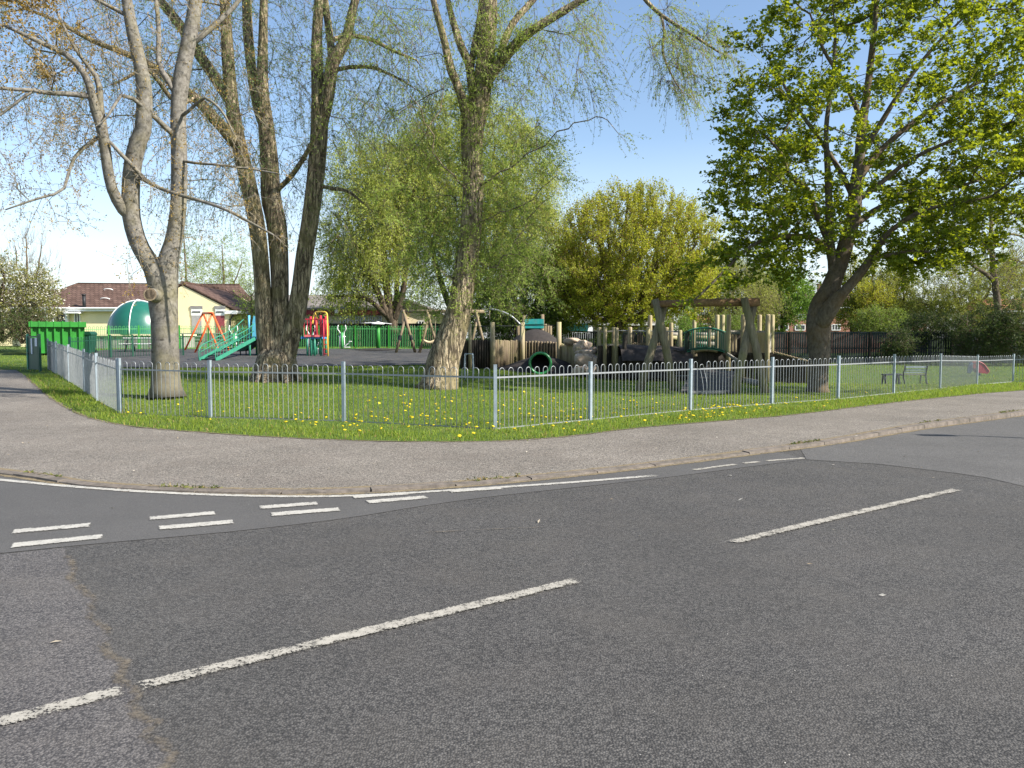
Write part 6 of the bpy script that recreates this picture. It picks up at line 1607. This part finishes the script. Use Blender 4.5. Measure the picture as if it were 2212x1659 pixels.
    for u in (1583, 1590):
        mb = MB(); mb.bar(at(u, 722.5, 29.6), at(u, 764, 29.6), 0.05); mb.build('baluster', M['post_wood'], r)
    for a, b in (((1576, 715, 29.2), (1601, 715, 29.4)), ((1630, 716.5, 30.2), (1657, 716, 29.6)), ((1555, 717, 30.2), (1573, 719, 29.6))):
        mb = MB(); mb.bar(at(*a), at(*b), 0.06, 0.07); mb.build('rail', M['grey_wood'], r)
    mb = MB(); mb.prism([at(1553, 760, 29.4), at(1671, 763, 29.1), at(1668, 762, 31.4), at(1553, 760, 31.4)], (0, 0, -0.10)); mb.build('tower_deck', M['dark_wood'], r)
    # knee brace
    mb = MB(); mb.bar(at(1571, 764, 28.9), at(1596, 781, 28.4), 0.09); mb.build('brace', M['grey_wood'], r)
    # side ramp: dark solid cheek with pale rope-edged capping
    a, b = at(1670, 763, 29.2), at(1746, 783.5, 28.8); ga, gb = G(a[0], a[1]), G(b[0], b[1])
    mb = MB(); mb.prism([ga, gb, b, a], (0, 1.1, 0)); mb.build('ramp', M['dark_wood'], r)
    mb = MB(); mb.tube([a + (b - a) * t + [0, -0.05, 0.05 + 0.012 * math.sin(t * 70)] for t in np.linspace(0, 1, 60)], 0.035, 6); mb.build('ramp_rope', M['log'], r, True)
    post(1747, 786, 28.6, 0.085, 'post_wood')
    # green arched bridge
    Yb = 29.0; arc = lambda u0, u1, v0, vm, v1, Y, n=13: [at(u0 + (u1 - u0) * t, (1 - t) ** 2 * v0 + 2 * t * (1 - t) * vm + t * t * v1, Y) for t in np.linspace(0, 1, n)]
    lo = [arc(1484, 1565, 758, 744, 758, Y) for Y in (Yb - 0.3, Yb + 0.7)]
    mb = MB()
    for i in range(12): mb.prism([lo[0][i], lo[0][i + 1], lo[1][i + 1], lo[1][i]], (0, 0, -0.06))
    br = mb.build('bridge_deck', M['sea_green'], r)
    for k, Y in enumerate((Yb - 0.3, Yb + 0.7)):
        up = arc(1474 + k * 4, 1565 + k * 3, 722 - k * 4, 697 - k * 0, 720 - k * 2, Y, 19); mb = MB(); mb.tube(up, 0.022, 6)
        for t in range(1, 18):
            x = up[t][0]; j = np.interp(x, [q[0] for q in lo[k]], [q[2] for q in lo[k]]); mb.tube([up[t], (x, Y, j)], 0.011, 4, False)
        mb.tube(lo[k], 0.04, 6); mb.build('bridge_railing', M['dark_green'] if k == 0 else M['sea_green'], r, True)
    mb = MB(); mb.tube(arc(1492, 1550, 760, 750, 757, Yb - 0.2, 7), 0.09, 10); mb.build('bridge_beam', M['log'], r, True)
    mb = MB(); mb.tube([at(1496, 768, Yb - 0.3), at(1496, 756, Yb - 0.3)], 0.07, 10); mb.tube([at(1488, 769, Yb - 0.3), at(1506, 767, Yb - 0.3)], 0.05, 8); mb.build('bridge_support', M['log'], r, True)
    # blue-grey cable rail in front
    pole_obj(r, 'cable', [at(1455, 812 - 0, 27.5), at(1495, 812, 27.5)], 0.01, 'galv', 4)
fort()


def timber_ramp():
    r = thing('timber_ramp', G(*at(1545, 729, 25)[:2]), 'low sloping ramp of wide grey planks on the ground beneath the big swing beam', 'play ramp')
    n = 6; A0, A1, B0, B1 = at(1497, 797, 26.2), at(1590, 806, 26.2), G(*gnd(1470, 850)[:2]), G(*gnd(1586, 852)[:2])
    A0[2] = float(hgt(A0[0], 26.2)) + 0.50; A1[2] = float(hgt(A1[0], 26.2)) + 0.42
    for k in range(n):
        s0, s1 = k / n + 0.006, (k + 1) / n - 0.006; p = lambda s, a, b: a + (b - a) * s
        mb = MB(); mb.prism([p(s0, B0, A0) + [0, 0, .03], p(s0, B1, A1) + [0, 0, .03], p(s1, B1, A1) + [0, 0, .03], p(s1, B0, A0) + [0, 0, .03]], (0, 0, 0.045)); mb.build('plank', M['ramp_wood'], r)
    mb = MB()
    for a, b in ((A0, B0), (A1, B1)): mb.prism([G(a[0], a[1]), a, b, G(b[0], b[1]) + [0.01, 0, 0]], (0.06, 0, 0))
    mb.build('cheek', M['dark_wood'], r)
timber_ramp()


def ground_beam(label, u0, v0, u1, v1, w, h):
    a, b = gnd(u0, v0), gnd(u1, v1); mb = MB(); mb.tube([a + [0, 0, h], (a + b) / 2 + [0, 0, h], b + [0, 0, h]], [w, w, w * 0.95], 10); tag(mb.build('log', M['grey_wood'], None, True), label, 'log', 'logs lying on the grass under the swing beam')
ground_beam('pale log lying across the grass right of the plank ramp', 1603, 826, 1646, 835, 0.11, 0.09)
ground_beam('thin log lying in front of the plank ramp', 1490, 853, 1575, 851, 0.06, 0.05)


def big_swing():
    Y = 22.8; r = thing('timber_swing', G(*at(1525, 729, Y)[:2]), 'large rustic A-frame of crossed timber poles carrying one brown horizontal beam, no seats', 'swing frame')
    a, b = at(1407, 657.5, Y + 0.25), at(1640.5, 653, Y - 0.25); mb = MB(); mb.tube([a, (a + b) / 2 + [0, 0, 0.02], b], [0.105, 0.115, 0.12], 14); bm_ = mb.build('beam', M['beam'], r, True)
    e = (b - a) / np.linalg.norm(b - a); mb = MB(); mb.tube([b, b + e * 0.006], 0.105, 14); mb.build('end_grain', M['post_wood'], bm_)
    for (ut, vt, ub, vb, dy) in ((1607, 643, 1654, 850, -0.16), (1631, 646, 1584, 851, 0.16), (1415, 647, 1457, 845, -0.1), (1438, 652, 1379, 845, 0.22)):
        g = gnd(ub, vb); g = G(g[0], g[1]); t = at(ut, vt, Y + dy - (0.25 if ut > 1500 else -0.25)); mb = MB(); m_ = (g + t) / 2 + np.array([0.02, 0, 0])
        mb.tube([g - [0, 0, 0.1], m_, t], [0.125, 0.12, 0.105], 12); mb.build('leg', M['beam2'], r, True)
    for u in (1478, 1520, 1568, 1590):
        c = at(u, 663, Y); mb = MB(); mb.tube([c, c - [0, 0, 0.07]], 0.022, 6); mb.build('hook', M['black'], r)
M['beam2'] = m_wood('mossy_pole', (0.10, 0.085, 0.055), (0.27, 0.23, 0.16), 5, 0.1, 0.35, (0.20, 0.20, 0.07))
big_swing()


def bench():
    Y = 32.0; r = thing('park_bench', G(*at(1978, 729, Y)[:2]), 'dark metal park bench with a slatted back, on the lawn behind the bow-topped fence', 'bench')
    a, b = at(1953, 729, Y)[0], at(2003, 729, Y)[0]; z = float(hgt((a + b) / 2, Y)); W = b - a; m = (a + b) / 2
    mb = MB()
    for k in range(4): mb.box((m, Y + 0.08 + k * 0.095, z + 0.42), (W, 0.075, 0.03))
    mb.build('seat', M['grey_wood'], r)
    mb = MB()
    for zz, dy in ((0.74, -0.10), (0.62, -0.06), (0.52, -0.03)): mb.bar((a, Y + dy, z + zz), (b, Y + dy, z + zz), 0.03, 0.075 if zz > .7 else 0.05)
    mb.build('backrest', M['galv_post'], r)
    for x in (a + 0.02, b - 0.02):
        mb = MB(); mb.tube(smooth3([(x, Y - 0.14, z), (x, Y + 0.0, z + 0.38), (x, Y - 0.06, z + 0.6), (x, Y - 0.13, z + 0.8)], 3), 0.03, 6); mb.build('leg', M['black'], r)
        mb = MB(); mb.tube([(x, Y + 0.42, z), (x, Y + 0.38, z + 0.40), (x, Y + 0.02, z + 0.40)], 0.028, 6); mb.build('leg', M['black'], r)
bench()


def perch():
    Y = 31.2; r = thing('backless_bench', G(*at(1930, 729, Y)[:2]), 'small black backless bench on splayed legs beside the slatted park bench', 'bench')
    a, b = at(1914, 729, Y)[0], at(1948, 729, Y + 0.6)[0]; z = float(hgt(a, Y)); P = lambda t, zz, o=0: np.array([a + (b - a) * t, Y + 0.6 * t + o, z + zz])
    for o in (0, 0.12, 0.24):
        mb = MB(); mb.bar(P(0, 0.42, o), P(1, 0.42, o), 0.10, 0.05); mb.build('slat', M['black'], r)
    for t in (0.06, 0.94):
        mb = MB(); mb.tube(smooth3([P(t - 0.02, 0, -0.05), P(t - 0.05, 0.25, 0), P(t - 0.02, 0.38, 0.05)], 3), 0.04, 6); mb.build('leg', M['black'], r)
        mb = MB(); mb.tube([P(t, 0, 0.32), P(t, 0.38, 0.22)], 0.035, 6); mb.build('leg', M['black'], r)
perch()


def rocker():
    Y = 36.5; c = G(*at(2112, 729, Y)[:2]); r = thing('spring_rocker', c, 'small red and blue ride-on play figure on the lawn beyond the benches', 'play rocker')
    for y in (-0.16, 0.16):
        mb = MB(); q = [(-0.05, 0.18), (0.05, 0.10), (0.42, 0.06), (0.52, 0.14), (0.44, 0.28), (0.32, 0.44), (0.16, 0.58), (-0.02, 0.66), (-0.12, 0.60), (-0.12, 0.36)]
        mb.prism([c + [x, y, z + 0.05] for x, z in q], (0, 0.03, 0)); mb.build('side_panel', M['dull_red'], r)
        mb = MB(); mb.tube(smooth3([c + [x, y + (-0.02 if y < 0 else 0.05), z + 0.05] for x, z in ((-0.05, 0.64), (0.16, 0.56), (0.32, 0.42), (0.5, 0.18))], 3), 0.016, 5); mb.build('trim', M['pink_red'], r)
    mb = MB(); q = [(-0.42, 0.10), (-0.30, 0.06), (-0.18, 0.30), (-0.20, 0.56), (-0.30, 0.60), (-0.38, 0.40)]; mb.prism([c + [x, -0.05, z + 0.05] for x, z in q], (0, 0.12, 0)); mb.build('front_panel', M['dull_blue'], r)
    mb = MB(); mb.box(c + [0.10, 0, 0.34], (0.42, 0.30, 0.05)); mb.build('seat', M['dull_red'], r)
    mb = MB(); mb.tube([c + [0.1 + 0.09 * math.cos(a), 0.09 * math.sin(a), a * 0.012] for a in np.linspace(0, 25, 90)], 0.015, 5); mb.build('spring', M['dull_blue'], r, True)
    mb = MB(); mb.tube([c + [-0.18, -0.2, 0.58], c + [-0.18, 0.2, 0.58]], 0.016, 6); mb.build('handle', M['black'], r)
rocker()


# street lamp whose shadow lies over the road
def lamp():
    b = np.array([13.9, 10.75, float(roadz(13.9, 10.75))]); r = thing('street_lamp', b, 'grey street lamp post whose thin shadow crosses the resurfaced road', 'street lamp')
    mb = MB(); mb.tube([b, b + [0, 0, 1.2]], 0.085, 12); mb.tube([b + [0, 0, 1.2], b + [0, 0, 5.0]], [0.055, 0.045], 12); mb.build('post', M['galv_post'], r, True)
    mb = MB(); mb.tube(smooth3([b + [0, 0, 5.0], b + [-0.1, 0, 5.15], b + [-0.3, 0, 5.22]], 3), 0.03, 8); mb.build('arm', M['galv_post'], r, True)
    mb = MB(); mb.box(b + [-0.5, 0, 5.2], (0.5, 0.2, 0.12)); mb.build('lantern', M['galv'], r)
lamp()


# ------------------------------------------------------------------ grass, flowers, weeds
def grass():
    g = np.random.default_rng(5); mb = MB()
    poly = [tuple(p) for p in edge_line] ; poly = poly + [(60, 60), (30, 60), (-30, 60), (-40, 40)] + [(-30, 30.9), (-22, 29.3), (-18.2, 28.6)]
    def blades(n, dens_fn, box, hmin, hmax, w):
        P = np.column_stack([g.uniform(box[0], box[1], n), g.uniform(box[2], box[3], n)])
        k = inpoly(P, poly) & ~inpoly(P, play_poly); P = P[k]; P = P[g.uniform(0, 1, len(P)) < dens_fn(P)]; P = P + g.normal(0, 0.045, P.shape)
        tuft = np.array([noise.noise(Vector((p[0] * 1.3, p[1] * 1.3, 0))) for p in P]); t2 = np.array([noise.noise(Vector((p[0] * 5, p[1] * 5, 3))) for p in P])
        n = len(P); h = g.uniform(hmin, hmax, n) * (1 + 0.55 * tuft + 0.5 * t2)
        a = g.uniform(0, 6.28, n); ln = g.uniform(0.15, 0.7, n) * h; d = np.column_stack([np.cos(a), np.sin(a)])
        b = g.uniform(0, 6.28, n); s = np.column_stack([np.cos(b), np.sin(b)]) * (w * g.uniform(0.6, 1.3, n))[:, None]
        z = hgt(P[:, 0], P[:, 1])
        V = np.empty((n, 5, 3))
        V[:, 0, :2] = P - s; V[:, 1, :2] = P + s; V[:, 0, 2] = V[:, 1, 2] = z - 0.005
        m = P + d * (ln * 0.35)[:, None]; V[:, 2, :2] = m + s * 0.75; V[:, 3, :2] = m - s * 0.75; V[:, 2, 2] = V[:, 3, 2] = z + h * 0.6
        V[:, 4, :2] = P + d * ln[:, None]; V[:, 4, 2] = z + h
        i = np.arange(n)[:, None] * 5
        mb.add(V.reshape(-1, 3), i + np.array([[0, 1, 2, 3]])); b0 = mb.n - n * 5
        mb.Fc.append((i + np.array([[3, 2, 4]])) + b0); mb.M.append(np.zeros(n, np.int32))
    EL = edge_line
    def dist(P):
        D = np.full(len(P), 9.0)
        for q in EL[::2]: D = np.minimum(D, np.hypot(P[:, 0] - q[0], P[:, 1] - q[1]))
        return D
    blades(190000, lambda P: np.where(dist(P) < 1.1, 1.0, 0.12), (-16, 22, 11, 29), 0.04, 0.11, 0.0055)
    blades(260000, lambda P: np.clip(1.3 - (P[:, 1] - 12) / 22, 0.25, 1), (-13, 24, 12, 30), 0.022, 0.055, 0.0065)
    blades(80000, lambda P: np.full(len(P), 0.8), (-24, 34, 27, 52), 0.03, 0.08, 0.012)
    # taller fringe along the kerb of grass and fence foot
    tag(mb.build('grass', M['blade']), kind='stuff')
    # weeds in the kerb joint
    mb = MB(); s = np.cumsum(np.r_[0, np.linalg.norm(np.diff(kl, axis=0), axis=1)]); n = 2600
    q = g.uniform(0, s[-1] * 0.75, n); wgt = np.array([noise.noise(Vector((x * 0.9, 0, 4))) for x in q]) + 0.0
    q = q[wgt > 0.2]; P = np.column_stack([np.interp(q, s, kl[:, j]) for j in (0, 1)]) + [-0.01, 0.135] + g.normal(0, 0.025, (len(q), 2))
    z = hgt(P[:, 0], P[:, 1]); c = np.column_stack([P, z + g.uniform(0.0, 0.035, len(q))]); c = np.repeat(c, 3, 0)
    leaf_mesh(mb, g, c + g.normal(0, 0.015, c.shape) * [1, 1, .4], g.normal(0, 1, c.shape) * [1, 1, 0.6] + [0, 0, .4], 0.05, 0.014)
    tag(mb.build('weeds', M['weed']), kind='stuff')
    # litter of dry bits on footway and road
    mb = MB(); n = 420; P = np.column_stack([g.uniform(-9, 14, n), g.uniform(3.5, 24, n)]); ins = inpoly(P, pave_poly); rd = inpoly(P, road_poly) & (g.uniform(0, 1, n) < 0.35); P = np.concatenate([P[ins], P[rd]])
    on = np.r_[np.ones(ins.sum(), bool), np.zeros(rd.sum(), bool)]; z = np.where(on, hgt(P[:, 0], P[:, 1]), roadz(P[:, 0], P[:, 1])) + 0.012
    leaf_mesh(mb, g, np.column_stack([P, z]), g.normal(0, 1, (len(P), 3)) * [1, 1, .15], 0.045, 0.018, 0, 3.0)
    tag(mb.build('litter', M['debris_bit']), kind='stuff')
M['debris_bit'] = m_leaf('dry_bit', (0.28, 0.22, 0.14), (0.60, 0.56, 0.48), (0.3, 0.25, 0.15), 0.1, 0.8)
grass()


def dandelions():
    g = np.random.default_rng(9); mb = MB()
    mb.lathe((0, 0, 0), [(0.0, 0.068), (0.012, 0.072), (0.024, 0.066), (0.021, 0.058), (0.004, 0.052)], 9); mb.tube([(0, 0, -0.01), (0.004, 0, 0.03), (0, 0, 0.054)], 0.0025, 4, False, 1)
    first = mb.build('dandelion', [M['dandelion'], M['weed']])
    spots = []
    for u, v, n, su, sv in ((1560, 892, 26, 45, 9), (1640, 884, 20, 60, 8), (1480, 903, 20, 60, 10), (1750, 873, 8, 40, 6), (700, 915, 10, 60, 14), (860, 900, 24, 90, 26), (960, 905, 24, 80, 26), (1150, 905, 30, 90, 20), (1300, 893, 24, 80, 14), (600, 890, 12, 120, 26), (1000, 880, 16, 120, 16), (1400, 880, 12, 80, 14), (330, 880, 6, 60, 18), (1900, 850, 5, 60, 4), (1180, 930, 3, 40, 8), (2000, 845, 4, 90, 3)):
        for _ in range(n): spots.append((g.normal(u, su), g.normal(v, sv)))
    k = 0
    poly = [tuple(p) for p in edge_line] + [(60, 60), (-40, 60)]
    for u, v in spots:
        if v < 846: continue
        p = gnd(u, v)
        if not inpoly(np.array([p[:2]]), poly)[0] or p[1] > 24: continue
        o = first if k == 0 else first.copy()
        if k: C.objects.link(o)
        s = 0.85 + 0.6 * g.random(); o.location = p; o.scale = (s, s, s * (0.7 + 0.5 * g.random())); o.rotation_euler = (g.normal(0.15, 0.25), g.normal(0, 0.25), g.uniform(0, 6))
        tag(o, 'small yellow dandelion flower in the grass by the bow-topped fence', 'flower', 'dandelions along the bow-topped fence'); k += 1
dandelions()

# ------------------------------------------------------------------ light, sky, camera
w = bpy.data.worlds.new('World'); SC.world = w; w.use_nodes = True
nt = w.node_tree; nt.nodes.clear()
out = nt.nodes.new('ShaderNodeOutputWorld'); bg = nt.nodes.new('ShaderNodeBackground'); sky = nt.nodes.new('ShaderNodeTexSky')
sky.sky_type = 'NISHITA'; sky.sun_disc = False; sky.sun_elevation = SUN_EL; sky.sun_rotation = math.atan2(SUN_AZ[0], SUN_AZ[1]); sky.altitude = 50; sky.air_density = 1.0; sky.dust_density = 0.7; sky.ozone_density = 1.5
bg.inputs[1].default_value = 0.095
# thin high cloud veil, whiter towards the horizon
tc = nt.nodes.new('ShaderNodeTexCoord'); sp = nt.nodes.new('ShaderNodeSeparateXYZ'); nt.links.new(tc.outputs['Generated'], sp.inputs[0])
mp = nt.nodes.new('ShaderNodeMapping'); mp.inputs['Scale'].default_value = (1.2, 1.2, 5.5); nt.links.new(tc.outputs['Generated'], mp.inputs[0])
nz = nt.nodes.new('ShaderNodeTexNoise'); nz.inputs['Scale'].default_value = 1.7; nz.inputs['Detail'].default_value = 5; nt.links.new(mp.outputs[0], nz.inputs['Vector'])
r1 = nt.nodes.new('ShaderNodeMapRange'); r1.inputs[1].default_value = 0.0; r1.inputs[2].default_value = 0.24; r1.inputs[3].default_value = 0.72; r1.inputs[4].default_value = 0.0; nt.links.new(sp.outputs[2], r1.inputs[0])
r2 = nt.nodes.new('ShaderNodeMapRange'); r2.inputs[1].default_value = 0.3; r2.inputs[2].default_value = 0.7; r2.inputs[3].default_value = 0.55; r2.inputs[4].default_value = 1.15; nt.links.new(nz.outputs[0], r2.inputs[0])
ml = nt.nodes.new('ShaderNodeMath'); ml.operation = 'MULTIPLY'; ml.use_clamp = True; nt.links.new(r1.outputs[0], ml.inputs[0]); nt.links.new(r2.outputs[0], ml.inputs[1])
mx = nt.nodes.new('ShaderNodeMix'); mx.data_type = 'RGBA'; mx.inputs[7].default_value = (5.2, 5.6, 6.2, 1); nt.links.new(ml.outputs[0], mx.inputs[0]); nt.links.new(sky.outputs[0], mx.inputs[6])
nt.links.new(mx.outputs[2], bg.inputs[0]); nt.links.new(bg.outputs[0], out.inputs[0])

sl = bpy.data.lights.new('sun', 'SUN'); sl.energy = 4.4; sl.angle = math.radians(0.53); sl.color = (1.0, 0.945, 0.86)
so = bpy.data.objects.new('sun', sl); C.objects.link(so)
sd = Vector((SUN_AZ[0] * math.cos(SUN_EL), SUN_AZ[1] * math.cos(SUN_EL), math.sin(SUN_EL))); so.rotation_euler = sd.to_track_quat('Z', 'Y').to_euler(); so.location = (20, -10, 30)

cd = bpy.data.cameras.new('camera'); cd.sensor_width = 36; cd.lens = 36 * F / 2212.0; cd.clip_start = 0.1; cd.clip_end = 3000
co = bpy.data.objects.new('camera', cd); C.objects.link(co); co.location = (0, 0, EYE); co.rotation_euler = (math.pi / 2 - PITCH, 0, 0); SC.camera = co
SC.view_settings.view_transform = 'Standard'; SC.view_settings.look = 'None'; SC.view_settings.exposure = 1.2; SC.view_settings.gamma = 1
SC.render.engine = 'CYCLES'; cy = SC.cycles
cy.max_bounces = 6; cy.diffuse_bounces = 3; cy.glossy_bounces = 2; cy.transmission_bounces = 4; cy.transparent_max_bounces = 6; cy.use_denoising = True
cy.sample_clamp_indirect = 6
